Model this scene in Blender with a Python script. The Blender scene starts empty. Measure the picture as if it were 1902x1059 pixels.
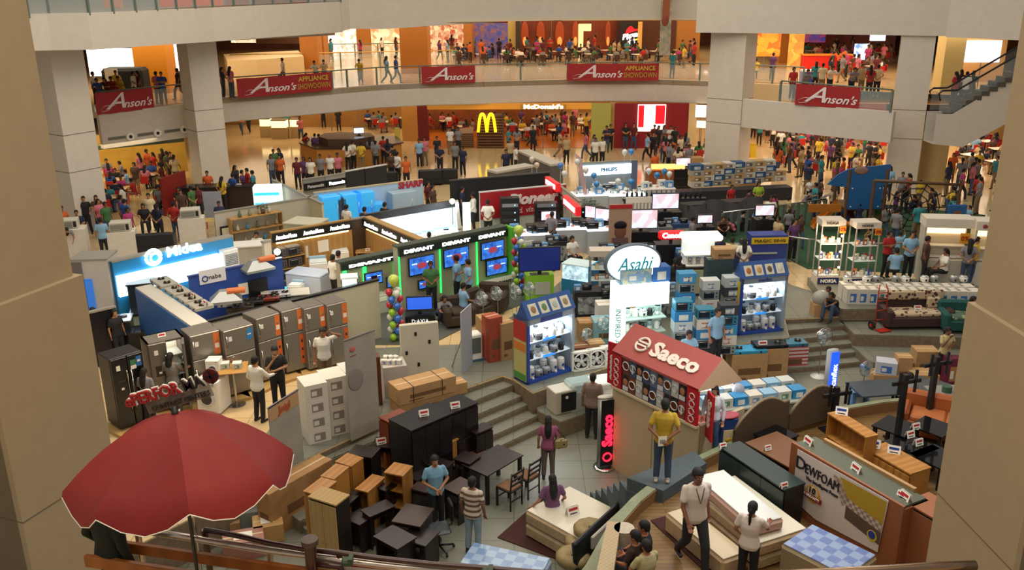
import bpy, bmesh, math, random
from mathutils import Vector, Matrix, Euler
D = bpy.data; SC = bpy.context.scene; COL = SC.collection
PI = math.pi; R = math.radians
random.seed(7)
# ---------------------------------------------------------------- camera
FPX = 1700.0; TH = math.atan(574.5/FPX); RO = R(.5); CH = 10.0
CT, ST = math.cos(TH), math.sin(TH)
cam = D.cameras.new('camera'); camo = D.objects.new('camera', cam); COL.objects.link(camo)
cam.sensor_width = 36; cam.lens = FPX/1902*36; cam.clip_end = 400
_x = Vector((1,0,0)); _u = Vector((0,ST,CT)); _b = Vector((0,-CT,ST))
_c, _s = math.cos(RO), math.sin(RO)
_x2 = _x*_c - _u*_s; _u2 = _x*_s + _u*_c
camo.matrix_world = Matrix(((_x2.x,_u2.x,_b.x,0),(_x2.y,_u2.y,_b.y,0),(_x2.z,_u2.z,_b.z,CH),(0,0,0,1)))
SC.camera = camo
# ---------------------------------------------------------------- exposure, world
SC.view_settings.view_transform = 'Standard'; SC.view_settings.look = 'None'
SC.view_settings.gamma = 1; SC.view_settings.exposure = 0.3
SC.view_settings.use_curve_mapping = False
W = D.worlds.new('world'); SC.world = W; W.use_nodes = True
W.node_tree.nodes['Background'].inputs[0].default_value = (1.0, .90, .78, 1)
W.node_tree.nodes['Background'].inputs[1].default_value = .30
def area(name, loc, sx, sy, power, color, rot=(0,0,0), spread=PI):
 l = D.lights.new(name, 'AREA'); l.shape = 'RECTANGLE'; l.size = sx; l.size_y = sy
 l.energy = power; l.color = color; l.spread = spread
 o = D.objects.new(name, l); COL.objects.link(o); o.location = loc; o.rotation_euler = rot
 return o
def point(name, loc, power, color, rad=.1):
 l = D.lights.new(name, 'POINT'); l.energy = power; l.color = color; l.shadow_soft_size = rad
 o = D.objects.new(name, l); COL.objects.link(o); o.location = loc
 return o
# skylight-like banks high over the atrium, and warm lamps under each upper floor
area('atrium_ceiling_light', (0,30,19), 26, 30, 4200, (1,.90,.76))
area('near_ceiling_light', (0,4,17), 16, 10, 1100, (1,.86,.66))
area('gallery_lights_lower', (-2,63,2.55), 34, 12, 1200, (1,.76,.50))
area('gallery_lights_upper', (0,68,6.95), 36, 20, 2600, (1,.78,.55))
area('right_gallery_lights_lower', (21,52,2.55), 14, 12, 800, (1,.74,.50))
area('right_gallery_lights_upper', (20,54,6.95), 14, 12, 900, (1,.72,.48))
area('left_gallery_lights_lower', (-21,47,2.55), 7, 10, 330, (1,.80,.50))
area('fridge_spots', (-6.6,20.5,5.2), 5, .6, 170, (1,.80,.58), rot=(R(20),0,R(25)))
area('left_gallery_lights_upper', (-21,54,6.95), 8, 10, 500, (1,.80,.52))
# ---------------------------------------------------------------- pixel helpers (photo pixel -> point of the place)
def ray(px, py):
 u = (px-951)/FPX; v = (529.5-py)/FPX
 u2 = _c*u + _s*v; v2 = -_s*u + _c*v
 return (u2, CT+v2*ST, -ST+v2*CT)
def G(px, py, z=0.0):
 d = ray(px, py); t = (z-CH)/d[2]
 return Vector((d[0]*t, d[1]*t, z))
def A(px, py, y):                       # the point at depth y
 d = ray(px, py); t = y/d[1]
 return Vector((d[0]*t, y, CH+d[2]*t))
def PX(p):
 u = p[1]*ST + (p[2]-CH)*CT; f = p[1]*CT - (p[2]-CH)*ST
 u2 = p[0]/f; v2 = u/f
 return (951+FPX*(_c*u2-_s*v2), 529.5-FPX*(_s*u2+_c*v2))
def hz(p, py):                          # world height above p that reaches image row py
 lo, hi = p[2], p[2]+12
 for _ in range(30):
  m = (lo+hi)/2
  if PX((p[0],p[1],m))[1] > py: lo = m
  else: hi = m
 return lo-p[2]
# ---------------------------------------------------------------- materials
MATS = {}
def s2l(c): return c/12.92 if c <= .04045 else ((c+.055)/1.055)**2.4
def hexc(h):
 h = h.lstrip('#'); return tuple(s2l(int(h[i:i+2],16)/255) for i in (0,2,4))
def m(h, rough=.6, metal=0, emit=0, noise=0, scale=8, kind=None, h2=None, alpha=1, trans=0, bump=0, coat=0):
 key = (h, rough, metal, emit, noise, scale, kind, h2, alpha, trans, bump, coat)
 if key in MATS: return MATS[key]
 mt = D.materials.new('mat_'+h.strip('#')+('_%d' % len(MATS))); mt.use_nodes = True
 nt = mt.node_tree; b = nt.nodes['Principled BSDF']; L = nt.links
 c = hexc(h); b.inputs['Base Color'].default_value = (*c, 1)
 b.inputs['Roughness'].default_value = rough; b.inputs['Metallic'].default_value = metal
 if coat: b.inputs['Coat Weight'].default_value = coat; b.inputs['Coat Roughness'].default_value = .08
 if emit:
  b.inputs['Emission Color'].default_value = (*c, 1); b.inputs['Emission Strength'].default_value = emit
 if alpha < 1: b.inputs['Alpha'].default_value = alpha
 if trans: b.inputs['Transmission Weight'].default_value = trans
 def N(t, **k):
  n = nt.nodes.new(t)
  for a, v in k.items():
   if a in n.inputs.keys(): n.inputs[a].default_value = v
   else: setattr(n, a, v)
  return n
 co = None
 if noise or kind or bump:
  co = N('ShaderNodeTexCoord')
 c2 = hexc(h2) if h2 else tuple(x*(1-noise) for x in c)
 def mix(fac):
  mx = N('ShaderNodeMix', data_type='RGBA'); mx.inputs[6].default_value = (*c,1); mx.inputs[7].default_value = (*c2,1)
  L.new(fac, mx.inputs[0]); L.new(mx.outputs[2], b.inputs['Base Color'])
  if emit: L.new(mx.outputs[2], b.inputs['Emission Color'])
  return mx
 if kind is None and noise:
  n = N('ShaderNodeTexNoise', Scale=scale, Detail=4.0); L.new(co.outputs['Object'], n.inputs['Vector'])
  rp = N('ShaderNodeMapRange'); rp.inputs[1].default_value=.35; rp.inputs[2].default_value=.65
  L.new(n.outputs['Fac'], rp.inputs[0]); mix(rp.outputs[0])
 if kind == 'tile':                     # thin grout lines, tile size = scale
  br = N('ShaderNodeTexBrick', offset=0.0, squash=1.0)
  br.inputs['Scale'].default_value = 1.0; br.inputs['Brick Width'].default_value = scale; br.inputs['Row Height'].default_value = scale
  br.inputs['Mortar Size'].default_value = .012; br.inputs['Color1'].default_value = (*c,1)
  br.inputs['Color2'].default_value = tuple(x*(1-noise*.4) for x in c)+(1,); br.inputs['Mortar'].default_value = (*c2,1)
  L.new(co.outputs['Object'], br.inputs['Vector']); L.new(br.outputs['Color'], b.inputs['Base Color'])
 if kind == 'check':
  ch = N('ShaderNodeTexChecker', Scale=scale); L.new(co.outputs['Object'], ch.inputs['Vector'])
  n = N('ShaderNodeTexNoise', Scale=scale*2.3); L.new(co.outputs['Object'], n.inputs['Vector'])
  ad = N('ShaderNodeMath', operation='MULTIPLY_ADD'); L.new(n.outputs['Fac'], ad.inputs[0]); ad.inputs[1].default_value=.5;
  L.new(ch.outputs['Fac'], ad.inputs[2]); mix(ad.outputs[0])
 if kind == 'wood':
  wv = N('ShaderNodeTexWave', Scale=scale, Distortion=2.5, Detail=2.0); L.new(co.outputs['Object'], wv.inputs['Vector']); mix(wv.outputs['Fac'])
 if kind == 'planks':
  br = N('ShaderNodeTexBrick'); br.inputs['Scale'].default_value = 1.0; br.inputs['Brick Width'].default_value = 1.4; br.inputs['Row Height'].default_value = scale
  br.inputs['Mortar Size'].default_value = .006; br.inputs['Color1'].default_value=(*c,1); br.inputs['Color2'].default_value=(*c2,1)
  br.inputs['Mortar'].default_value = tuple(x*.35 for x in c)+(1,)
  L.new(co.outputs['Object'], br.inputs['Vector']); L.new(br.outputs['Color'], b.inputs['Base Color'])
 if kind in ('stripes','vstripes'):
  sp = N('ShaderNodeSeparateXYZ'); L.new(co.outputs['Object'], sp.inputs[0])
  mu = N('ShaderNodeMath', operation='MULTIPLY'); L.new(sp.outputs[2 if kind=='stripes' else 0], mu.inputs[0]); mu.inputs[1].default_value = scale
  fr = N('ShaderNodeMath', operation='FRACT'); L.new(mu.outputs[0], fr.inputs[0])
  gt = N('ShaderNodeMath', operation='GREATER_THAN'); L.new(fr.outputs[0], gt.inputs[0]); gt.inputs[1].default_value = .55
  mix(gt.outputs[0])
 if kind == 'flowers':
  vo = N('ShaderNodeTexVoronoi', Scale=scale); L.new(co.outputs['Object'], vo.inputs['Vector'])
  lt = N('ShaderNodeMath', operation='LESS_THAN'); L.new(vo.outputs['Distance'], lt.inputs[0]); lt.inputs[1].default_value = .36
  mix(lt.outputs[0])
 if kind == 'screen':                   # a running picture: soft blotches of two colours
  n = N('ShaderNodeTexVoronoi', Scale=scale*2.2); L.new(co.outputs['Object'], n.inputs['Vector'])
  sp = N('ShaderNodeSeparateXYZ'); L.new(n.outputs['Color'], sp.inputs[0]); mix(sp.outputs[0])
 if bump:
  n = N('ShaderNodeTexNoise', Scale=scale*3, Detail=3.0); L.new(co.outputs['Object'], n.inputs['Vector'])
  bp = N('ShaderNodeBump', Strength=bump); L.new(n.outputs['Fac'], bp.inputs['Height']); L.new(bp.outputs[0], b.inputs['Normal'])
 MATS[key] = mt
 return mt
TS = D.scenes.new('workbench')
def tmp_mesh(o):                       # evaluate modifiers / lettering in a scratch scene
 TS.collection.objects.link(o); vl = TS.view_layers[0]; vl.update(); dg = vl.depsgraph; dg.update()
 return D.meshes.new_from_object(o.evaluated_get(dg))
# ---------------------------------------------------------------- mesh builder
class B:
 def __init__(s): s.v=[]; s.f=[]; s.mi=[]; s.ms=[]; s.sm=[]
 def _m(s, mt):
  if mt not in s.ms: s.ms.append(mt)
  return s.ms.index(mt)
 def add(s, vs, fs, mt, smooth=False, M=None):
  o = len(s.v); i = s._m(mt)
  for p in vs: s.v.append(tuple(M @ Vector(p)) if M is not None else tuple(p))
  for f in fs: s.f.append(tuple(o+k for k in f)); s.mi.append(i); s.sm.append(smooth)
  return s
 def box(s, x, y, z, sx, sy, sz, mt, rz=0, c=0, M=None, rx=0):
  # x,y centre; z bottom; c = chamfer
  X, Y = sx/2, sy/2
  T = Matrix.Translation((x,y,z)) @ Matrix.Rotation(rz,4,'Z') @ Matrix.Rotation(rx,4,'X')
  if M is not None: T = M @ T
  if c <= 0:
   vs = [(-X,-Y,0),(X,-Y,0),(X,Y,0),(-X,Y,0),(-X,-Y,sz),(X,-Y,sz),(X,Y,sz),(-X,Y,sz)]
   fs = [(3,2,1,0),(4,5,6,7),(0,1,5,4),(1,2,6,5),(2,3,7,6),(3,0,4,7)]
  else:
   c = min(c, X*.9, Y*.9, sz*.45); vs=[]
   for (zz, k) in ((0,c),(c,0),(sz-c,0),(sz,c)):
    a, b_ = X-k, Y-k
    q = c if k == 0 else 0
    vs += [(-a+q,-b_,zz),(a-q,-b_,zz),(a,-b_+q,zz),(a,b_-q,zz),(a-q,b_,zz),(-a+q,b_,zz),(-a,b_-q,zz),(-a,-b_+q,zz)]
   fs = [tuple(range(7,-1,-1)), tuple(range(24,32))]
   for r in range(3):
    for k in range(8):
     a = r*8+k; b2 = r*8+(k+1)%8
     fs.append((a,b2,b2+8,a+8))
  return s.add(vs, fs, mt, False, T)
 def quad(s, p, mt): return s.add(p, [tuple(range(len(p)))], mt)
 def cyl(s, x, y, z, r, h, mt, n=14, r2=None, M=None, axis='Z', smooth=True):
  r2 = r if r2 is None else r2
  T = Matrix.Translation((x,y,z))
  if axis == 'X': T = T @ Matrix.Rotation(PI/2,4,'Y')
  if axis == 'Y': T = T @ Matrix.Rotation(-PI/2,4,'X')
  if M is not None: T = M @ T
  vs = [(r*math.cos(2*PI*i/n), r*math.sin(2*PI*i/n), 0) for i in range(n)] + [(r2*math.cos(2*PI*i/n), r2*math.sin(2*PI*i/n), h) for i in range(n)]
  s.add(vs, [(i,(i+1)%n,n+(i+1)%n,n+i) for i in range(n)], mt, smooth, T)
  return s.add(vs, [tuple(range(n-1,-1,-1)), tuple(range(n,2*n))], mt, False, T)
 def lathe(s, x, y, z, prof, mt, n=16, M=None, sx=1, sy=1):
  T = Matrix.Translation((x,y,z))
  if M is not None: T = M @ T
  vs=[];
  for (r,h) in prof: vs += [(sx*r*math.cos(2*PI*i/n), sy*r*math.sin(2*PI*i/n), h) for i in range(n)]
  fs = [(a*n+i, a*n+(i+1)%n, (a+1)*n+(i+1)%n, (a+1)*n+i) for a in range(len(prof)-1) for i in range(n)]
  fs += [tuple(range(n-1,-1,-1)), tuple((len(prof)-1)*n+i for i in range(n))]
  return s.add(vs, fs, mt, True, T)
 def ball(s, x, y, z, rx, ry, rz_, mt, n=14, k=9, M=None):
  prof = [(max(1e-3,math.sin(PI*i/k)), -math.cos(PI*i/k)) for i in range(k+1)]
  T = Matrix.Translation((x,y,z)) @ Matrix.Diagonal((rx,ry,rz_,1))
  if M is not None: T = M @ T
  return s.lathe(0,0,0,prof,mt,n,T)
 def prism(s, pts, z0, z1, mt, M=None):   # outline in XY
  n = len(pts); vs = [(p[0],p[1],z0) for p in pts]+[(p[0],p[1],z1) for p in pts]
  fs = [tuple(range(n-1,-1,-1)), tuple(range(n,2*n))]+[(i,(i+1)%n,n+(i+1)%n,n+i) for i in range(n)]
  return s.add(vs, fs, mt, False, M)
 def plate(s, pts, y0, y1, mt, M=None):   # outline in XZ, thickness along Y
  n = len(pts); vs = [(p[0],y0,p[1]) for p in pts]+[(p[0],y1,p[1]) for p in pts]
  fs = [tuple(range(n)), tuple(range(2*n-1,n-1,-1))]+[(i,n+i,n+(i+1)%n,(i+1)%n) for i in range(n)]
  return s.add(vs, fs, mt, False, M)
 def tube(s, pts, r, mt, n=8, M=None, r2=None, close=False):
  pts = [Vector(p) for p in pts]; N_ = len(pts); vs=[]; fs=[]
  up = Vector((0,0,1));
  for i, p in enumerate(pts):
   d = (pts[(i+1)%N_ if close else min(i+1,N_-1)] - pts[(i-1)%N_ if close else max(i-1,0)])
   d = d.normalized() if d.length > 1e-9 else Vector((0,0,1))
   a = d.cross(up)
   if a.length < 1e-3: a = d.cross(Vector((1,0,0)))
   a.normalize(); b2 = a.cross(d).normalized()
   rr = r if r2 is None else r+(r2-r)*i/max(1,N_-1)
   vs += [tuple(p+a*rr*math.cos(2*PI*k/n)+b2*rr*math.sin(2*PI*k/n)) for k in range(n)]
  for i in range(N_ if close else N_-1):
   j = (i+1)%N_
   fs += [(i*n+k, i*n+(k+1)%n, j*n+(k+1)%n, j*n+k) for k in range(n)]
  if not close: fs += [tuple(range(n-1,-1,-1)), tuple((N_-1)*n+k for k in range(n))]
  return s.add(vs, fs, mt, True, M)
 def torus(s, x, y, z, Rr, r, mt, n=24, axis='Y', M=None):
  q = []
  for i in range(n):
   a = 2*PI*i/n; c_, s_ = Rr*math.cos(a), Rr*math.sin(a)
   q.append((x+c_, y, z+s_) if axis=='Y' else ((x+c_, y+s_, z) if axis=='Z' else (x, y+c_, z+s_)))
  return s.tube(q, r, mt, 6, M, close=True)
 def text(s, txt, x, y, z, size, mt, shear=0, bold=.0, depth=.01, align='CENTER', M=None, width=None, rot=0, bend=0):
  # lettering in the XZ plane facing -Y
  c = D.curves.new('lettering','FONT'); c.body = txt; c.size = size; c.extrude = depth; c.shear = shear; c.offset = bold
  c.align_x = align; c.align_y = 'CENTER'; c.resolution_u = 2
  o = D.objects.new('tmp', c); me = tmp_mesh(o)
  D.objects.remove(o); D.curves.remove(c)
  sx = 1
  if width and me.vertices:
   xs = [v.co.x for v in me.vertices]; w = max(xs)-min(xs)
   if w > 0: sx = width/w
  T = Matrix.Translation((x,y,z)) @ Matrix.Rotation(PI/2,4,'X') @ Matrix.Rotation(rot,4,'Z') @ Matrix.Diagonal((sx,1,1,1))
  if M is not None: T = M @ T
  s.add([v.co for v in me.vertices], [tuple(p.vertices) for p in me.polygons], mt, False, T)
  D.meshes.remove(me); return s
 def mesh(s, name='m'):
  me = D.meshes.new(name); me.from_pydata(s.v, [], s.f)
  for t in s.ms: me.materials.append(t)
  me.polygons.foreach_set('material_index', s.mi); me.polygons.foreach_set('use_smooth', s.sm)
  me.update(); return me
 def obj(s, name, parent=None, loc=None, rz=0):
  o = D.objects.new(name, s.mesh(name)); COL.objects.link(o)
  if parent is not None: o.parent = parent
  if loc is not None: o.location = loc
  if rz: o.rotation_euler = (0,0,rz)
  return o
def thing(name, label, cat, loc=(0,0,0), rz=0, group=None):
 o = D.objects.new(name, None); COL.objects.link(o); o.empty_display_size = .2
 o.location = loc; o.rotation_euler = (0,0,rz); tag(o, label, cat, group); return o
def tag(o, label=None, cat=None, group=None, kind=None):
 if label: o['label'] = label
 if cat: o['category'] = cat
 if group: o['group'] = group
 if kind: o['kind'] = kind
 return o
def struct(name, b, **k): return tag(b.obj(name, **k), kind='structure')
def copy_tree(o, parent=None):
 c = o.copy(); COL.objects.link(c)
 if parent is not None: c.parent = parent
 for ch in list(o.children): copy_tree(ch, c)
 return c
def place(src, used, loc, rz=0, label=None, group=None, s=None):
 o = copy_tree(src) if used else src
 o.location = loc; o.rotation_euler = (0,0,rz)
 if label: o['label'] = label
 if group: o['group'] = group
 if s: o.scale = s if hasattr(s,'__len__') else (s,s,s)
 return o
def line(p1, p2, z=0):                 # two foot pixels -> origin, length, heading
 a, b = G(*p1, z), G(*p2, z); d = b-a
 return a, d.length, math.atan2(d.y, d.x)

# ================================================================ THE SETTING
WALLC = m('#d0c8bc', .75, noise=.05, scale=3)
WALLW = m('#c8b48e', .75, noise=.04, scale=2)
SOFF = m('#cfc6c0', .8)
FLOORM = m('#c9ad7a', .10, noise=.10, scale=.6, kind='tile', h2='#a98f62')
FLOORM = m('#d0b689', .12, kind='tile', scale=.9, noise=.10, h2='#ac9060')
STONE = m('#868c72', .35, noise=.28, scale=2.2, kind=None)
STONET = m('#76776a', .38, kind='tile', scale=.8, noise=.20, h2='#5a5b4e')
STONEF = m('#7d6c57', .6, noise=.25, scale=9)
JOINT = m('#6e6353', .8)
def slab(b, pts, z0, z1, mt):
 n = len(pts)
 ar = sum(pts[i][0]*pts[(i+1)%n][1]-pts[(i+1)%n][0]*pts[i][1] for i in range(n))
 if ar < 0: pts = pts[::-1]
 return b.prism([(p[0],p[1]) for p in pts], z0, z1, mt)
SZ = -.9
# ---- the sunken court and its stairs
b = B(); b.box(2,17,SZ-.2,60,24,.2,STONET); struct('floor_sunken', b)
gz = lambda z, *ps: [G(x,y,z)[:2] for x,y in ps]
far = [(60,95),(-60,95)]
edge = gz(0,(200,1040),(400,940),(600,838),(760,764),(848,727),(933.7,698),(954.5,705),(990,729.5),(1066,703),(1137,679),(1240,657),(1368,640),(1466,626),(1458,593),(1569,588))
b = B(); slab(b, [(-40,8)]+edge+gz(0,(1640,588),(1810,596))+[(40,28)]+far, SZ-.1, 0, FLOORM); struct('floor', b)
# stone paving over the tiled floor next to the court
b = B(); slab(b, gz(0,(402,938),(600,837.5),(760,763.5),(848,726.5),(933.7,697.5),(954.5,704.5),(990,729),(1066,702.5),(1137,678.5),(1240,656.5),(1368,639.5),(1465,625.5),(1457,592.8),(1569,587.5),(1569,560),(1470,530),(1400,480),(1240,470),(1100,470),(1000,560),(860,640),(640,650),(520,770)), .0, .012, STONET); struct('floor_stone_paving', b)
# risers along the edge in brown stone
def facing(b, pts, z0, z1, mt, t=.012):
 for i in range(len(pts)-1):
  p, q = Vector(pts[i][:2]), Vector(pts[i+1][:2]); d = q-p; L_ = d.length
  a = math.atan2(d.y,d.x); c_ = (p+q)/2
  b.box(c_.x, c_.y, z0, L_+t, t*2, z1-z0, mt, rz=a)
b = B(); facing(b, edge, SZ, -.03, STONEF); struct('trim_court_wall', b)
def stairs(name, Rpx, dirpx, zk, L_, side=-1):
 b = B(); d = (Vector(G(*dirpx[0], zk[2])[:2])-Vector(G(*dirpx[1], zk[2])[:2])).normalized()
 back = Vector((d.y,-d.x));
 if back.y < 0: back = -back
 for (px, z) in zip(Rpx, zk):
  p = Vector(G(*px, z)[:2]); q = p+d*L_
  slab(b, [p, q, q+back*1.2, p+back*1.2], SZ-.05, z, STONET)
  mid = (p+q)/2; b.box(mid.x-back.x*.006, mid.y-back.y*.006, SZ-.05, L_, .02, z-SZ+.02, STONEF, rz=math.atan2(d.y,d.x))
 return struct(name, b)
stairs('floor_steps_left', [(953,715),(968,735.5),(984,750),(1005,769),(1023,785)], [(900,786),(984,750)], [-.15,-.30,-.45,-.60,-.75], 7)
stairs('floor_steps_right', [(1569.5,604),(1577,621),(1590,637),(1598,653),(1606,671)], [(1480,630),(1577,621)], [-.15,-.30,-.45,-.60,-.75], 3.2)
b = B(); slab(b, gz(-.45,(984,742),(1001,764),(1041.7,783.4),(1130,752),(1240,720),(1240,690),(1137,700),(990,745)), SZ-.05, -.45, STONET)
facing(b, gz(-.45,(984,742),(1001,764),(1041.7,783.4),(1130,752),(1240,720)), SZ, -.47, STONEF); struct('floor_stone_ledge', b)
b = B(); tp = gz(-.13,(1560,588),(1569.5,603),(1588,621),(1680,623),(1797,627),(1900,640)); slab(b, tp+[(26,24),(26,32)]+gz(-.13,(1700,575),(1560,577)), SZ-.05, -.13, STONET)
facing(b, tp[1:], SZ, -.15, STONEF); struct('floor_sofa_terrace', b)
b = B(); tp = gz(-.5,(1580,640),(1596,653),(1617,673),(1720,675),(1794,678),(1900,684)); slab(b, tp+[(20,21)]+gz(-.5,(1890,640),(1590,640)), SZ-.05, -.5, STONET)
facing(b, tp[1:], SZ, -.52, STONEF); struct('floor_lower_terrace', b)
b = B(); tp = gz(.28,(1532,555),(1545,569),(1566,574),(1642,573.5),(1808,584)); slab(b, tp+[(24,34)]+gz(.28,(1808,520),(1500,515)), -.1, .28, STONET)
facing(b, tp, -.1, .26, STONEF); struct('floor_upper_ledge', b)
# ---- the round timber platform with its low parapet
PZ = .6
arc = [(1040,1120),(1088,1059),(1136,974),(1173,935),(1212,904),(1250,882),(1297,856),(1345,834),(1400,812),(1480,785),(1560,765),(1640,752),(1720,745),(1800,745)]
inn = [(1080,1130),(1118,1059),(1159,976),(1190,941),(1227,911),(1262,889),(1307,862),(1352,840),(1405,818),(1484,791),(1562,771),(1641,757),(1720,750),(1800,750)]
WOODF = m('#7c5f38', .35, kind='planks', scale=.11, h2='#6a4f2c')
b = B(); slab(b, gz(PZ,*inn)+[(22,12),(22,4),(0,4)], SZ, PZ, WOODF); struct('floor_platform', b)
b = B(); o_, i_ = gz(PZ+.25,*[(x,y-10) for x,y in arc]), gz(PZ+.25,*[(x,y-10) for x,y in inn])
for k in range(len(o_)-1): slab(b, [o_[k],o_[k+1],i_[k+1],i_[k]], SZ, PZ+.25, m('#7f8668',.45,noise=.2,scale=4))
facing(b, i_, PZ, PZ+.23, m('#7a5a36',.6), .02); struct('trim_platform_parapet', b)
# carpeted stair over the parapet
CARP = m('#4f5a60', .95, noise=.25, scale=30, bump=.3)
b = B(); p0, p1 = Vector(G(1110,915,-.6)[:2]), Vector(G(1205,840,.1)[:2])
top = gz(.86,(1165,888),(1290,838),(1312,860),(1232,912)); slab(b, top, SZ, .86, CARP)
tl, tr = Vector(top[0]), Vector(top[1]); bl, br = Vector(top[3]), Vector(top[2])
d = (Vector(G(1095,925,SZ)[:2])-Vector(G(1180,905,.86)[:2])); d = d.normalized()
W0, W1 = Vector(top[0])+Vector((-.02,0)), Vector(top[3])
for k in range(1,7):
 z = .86-k*.25; off = d*(.34*k)
 a_, c_ = W0+off, W1+off
 slab(b, [a_, c_, c_-d*.36, a_-d*.36], SZ, z, CARP)
 zz = z
struct('floor_carpet_stair', b)
# ---- gallery slabs and fascias: (px,py) of the edge on z=4 for plan
L2E = gz(4,(430,180),(520,173),(617,165.7),(645,163),(700,158.5),(780,154.7),(880,152.5),(967,150),(1054,148),(1140,147.5),(1222,148),(1300,150.5))
L2E = [(p[0],p[1]) for p in L2E]
L3E = [(p[0]*.985,p[1]-.8) for p in L2E]
_q = gz(4,(400,183),(1345,152)); L2E = [tuple(_q[0])]+L2E+[tuple(_q[1])]
def strip(name, pts, z0, z1, mt, t=.3, back=None):
 b = B()
 for i in range(len(pts)-1):
  p, q = Vector(pts[i]), Vector(pts[i+1]); d = (q-p).normalized(); n_ = Vector((-d.y,d.x))
  if n_.y < 0: n_ = -n_
  slab(b, [p,q,q+n_*t,p+n_*t], z0, z1, mt)
 return struct(name, b)
strip('wall_upper_gallery_front', L2E, 2.68, 4.02, WALLC)
ZL3 = 7.3
def fascia(name, rows, mt, t=.3):
 b = B(); vs = []
 for (x, yb, yt, y) in rows:
  p, q = A(x,yb,y), A(x,yt,y); q = V3(p.x,p.y,q.z); vs += [p, q, V3(q.x,q.y+t,q.z), V3(p.x,p.y+t,p.z)]
 n = len(rows); b.add(vs, [(4*i+k,4*i+4+k,4*i+4+(k+1)%4,4*i+(k+1)%4) for i in range(n-1) for k in range(4)][::1]+[(0,1,2,3),(4*n-1,4*n-2,4*n-3,4*n-4)], mt); struct(name, b); return vs
V3 = lambda *a: Vector(a)
T3 = fascia('wall_top_gallery_front', [(60,94.5,26,33.5),(98,93.5,25,35.0),(172,92.5,24,35.9),(400,77,14,43.6),(635,60,3,51.6)], WALLC)
T4 = fascia('wall_top_gallery_front', [(635,58,0,51.7),(651,53.5,-6,52.4),(711,54,-8,53.6),(880,43.5,-12,55.2),(1003,36,-14,56.2),(1140,35.7,-14,56.0),(1223,37,-14,55.4),(1320,39,-14,54.4)], WALLC)
TL = [(v.x,v.y) for v in T3[1::4]]+[(v.x,v.y) for v in T4[5::4]]
b = B(); slab(b, L2E+[(16,54),(44,40),(60,95),(-60,95),(-60,42),(-24,44),(-19,44.2)], 3.7, 4.0, FLOORM); struct('floor_upper_gallery', b)
b = B(); slab(b, L2E+[(14,56),(44,50),(60,95),(-60,95),(-60,42),(-24,44),(-19,46)], 2.68, 2.72, m('#e8dcc0',.8)); struct('ceiling_lower_gallery', b)
b = B(); slab(b, L3E+[(14,56),(44,50),(60,95),(-60,95),(-60,42),(-24,44),(-19,46)], 7.5, 7.6, m('#d8ccb0',.8)); struct('ceiling_upper_gallery', b)
b = B(); slab(b, [(p[0],p[1]+.3) for p in TL]+[(60,60),(60,95),(-60,95),(-60,36)], 8.5, 8.7, m('#8a7a60',.5)); struct('floor_top_gallery', b)
# left bay between the two left columns
c1a, c1b = G(148,438), G(205,423.5); c2a, c2b = G(379,354), G(430,346)
def col(name, a, b2, depth, z1=9.6, mt=WALLC, joints=(3.45,4.45), ext=0, z0=0):
 a, b2 = Vector(a[:2]), Vector(b2[:2]); d = (b2-a).normalized(); n_ = Vector((-d.y,d.x))
 if n_.y < 0: n_ = -n_
 p = [a, b2, b2+n_*depth, a+n_*depth]
 b = B(); slab(b, p, z0, z1, mt)
 for z in joints:
  c_ = sum(p, Vector((0,0)))/4; b.box(c_.x, c_.y, z, (b2-a).length+.012, depth+.012, .025, JOINT, rz=math.atan2(d.y,d.x))
 return struct(name, b)
col('wall_left_front_column', c1a, c1b, 1.5, joints=(2.6,4.1,), z1=7.6)
col('wall_left_rear_column', c2a, c2b, 1.3, joints=(2.9,3.9), z1=7.6)
LBAY = [G(183,212,4)[:2], G(345,194,4)[:2]]
strip('wall_left_bay_front', LBAY, 2.35, 4.02, WALLC)
strip('ceiling_left_beam', [(LBAY[0][0],LBAY[0][1]+.2),(LBAY[1][0],LBAY[1][1]+.2),(-14.5,48.9),(-9.7,52.6)], 6.95, 7.3, SOFF)
# right columns and bay
c3a, c3b = G(1305.5,323), G(1367.5,331); c4a, c4b = G(1640,352), G(1700,356)
col('wall_centre_right_column', c3a, c3b, 1.4, joints=(2.75,3.95))
col('wall_right_column', c4a, c4b, 1.6, joints=(2.5,3.85))
RBAY = [G(1368,184,4)[:2], G(1660,209,4)[:2]]
strip('wall_right_bay_front', RBAY, 2.62, 4.02, WALLC)
strip('wall_right_bay_top', [(Vector(c3a[:2])+Vector((-.9,-.6))), (RBAY[0][0],RBAY[0][1]-.5), (Vector(c4b[:2])+Vector((.3,-.3)))], 7.25, 9.6, WALLC, t=.4)
strip('wall_far_right_top', [Vector(c4b[:2])+Vector((.3,-.3)), (25,37), (30,33)], 7.2, 9.6, WALLC, t=.4)
strip('wall_right_ledge', [G(1380,154,4)[:2], G(1470,158.5,4)[:2]], 3.0, 4.0, WALLW, t=.3)
# ---- back walls of the two shop storeys, and side walls
b = B(); b.box(0,71,0,90,.3,2.7,m('#a87a3c',.6,noise=.2,scale=1)); struct('wall_back_lower', b)
b = B(); b.box(0,84,4,120,.3,3.5,m('#6d3a20',.6,noise=.3,scale=.7)); struct('wall_back_upper', b)
b = B(); b.box(0,78,8.7,110,.3,3,m('#8c5a34',.6,noise=.2,scale=.5)); struct('wall_back_top', b)
b = B(); b.box(-42,60,0,.3,50,9,m('#c9a468',.7)); struct('wall_side_left', b)
b = B(); b.box(42,58,0,.3,60,9,m('#b88a50',.7)); struct('wall_side_right', b)
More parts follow.
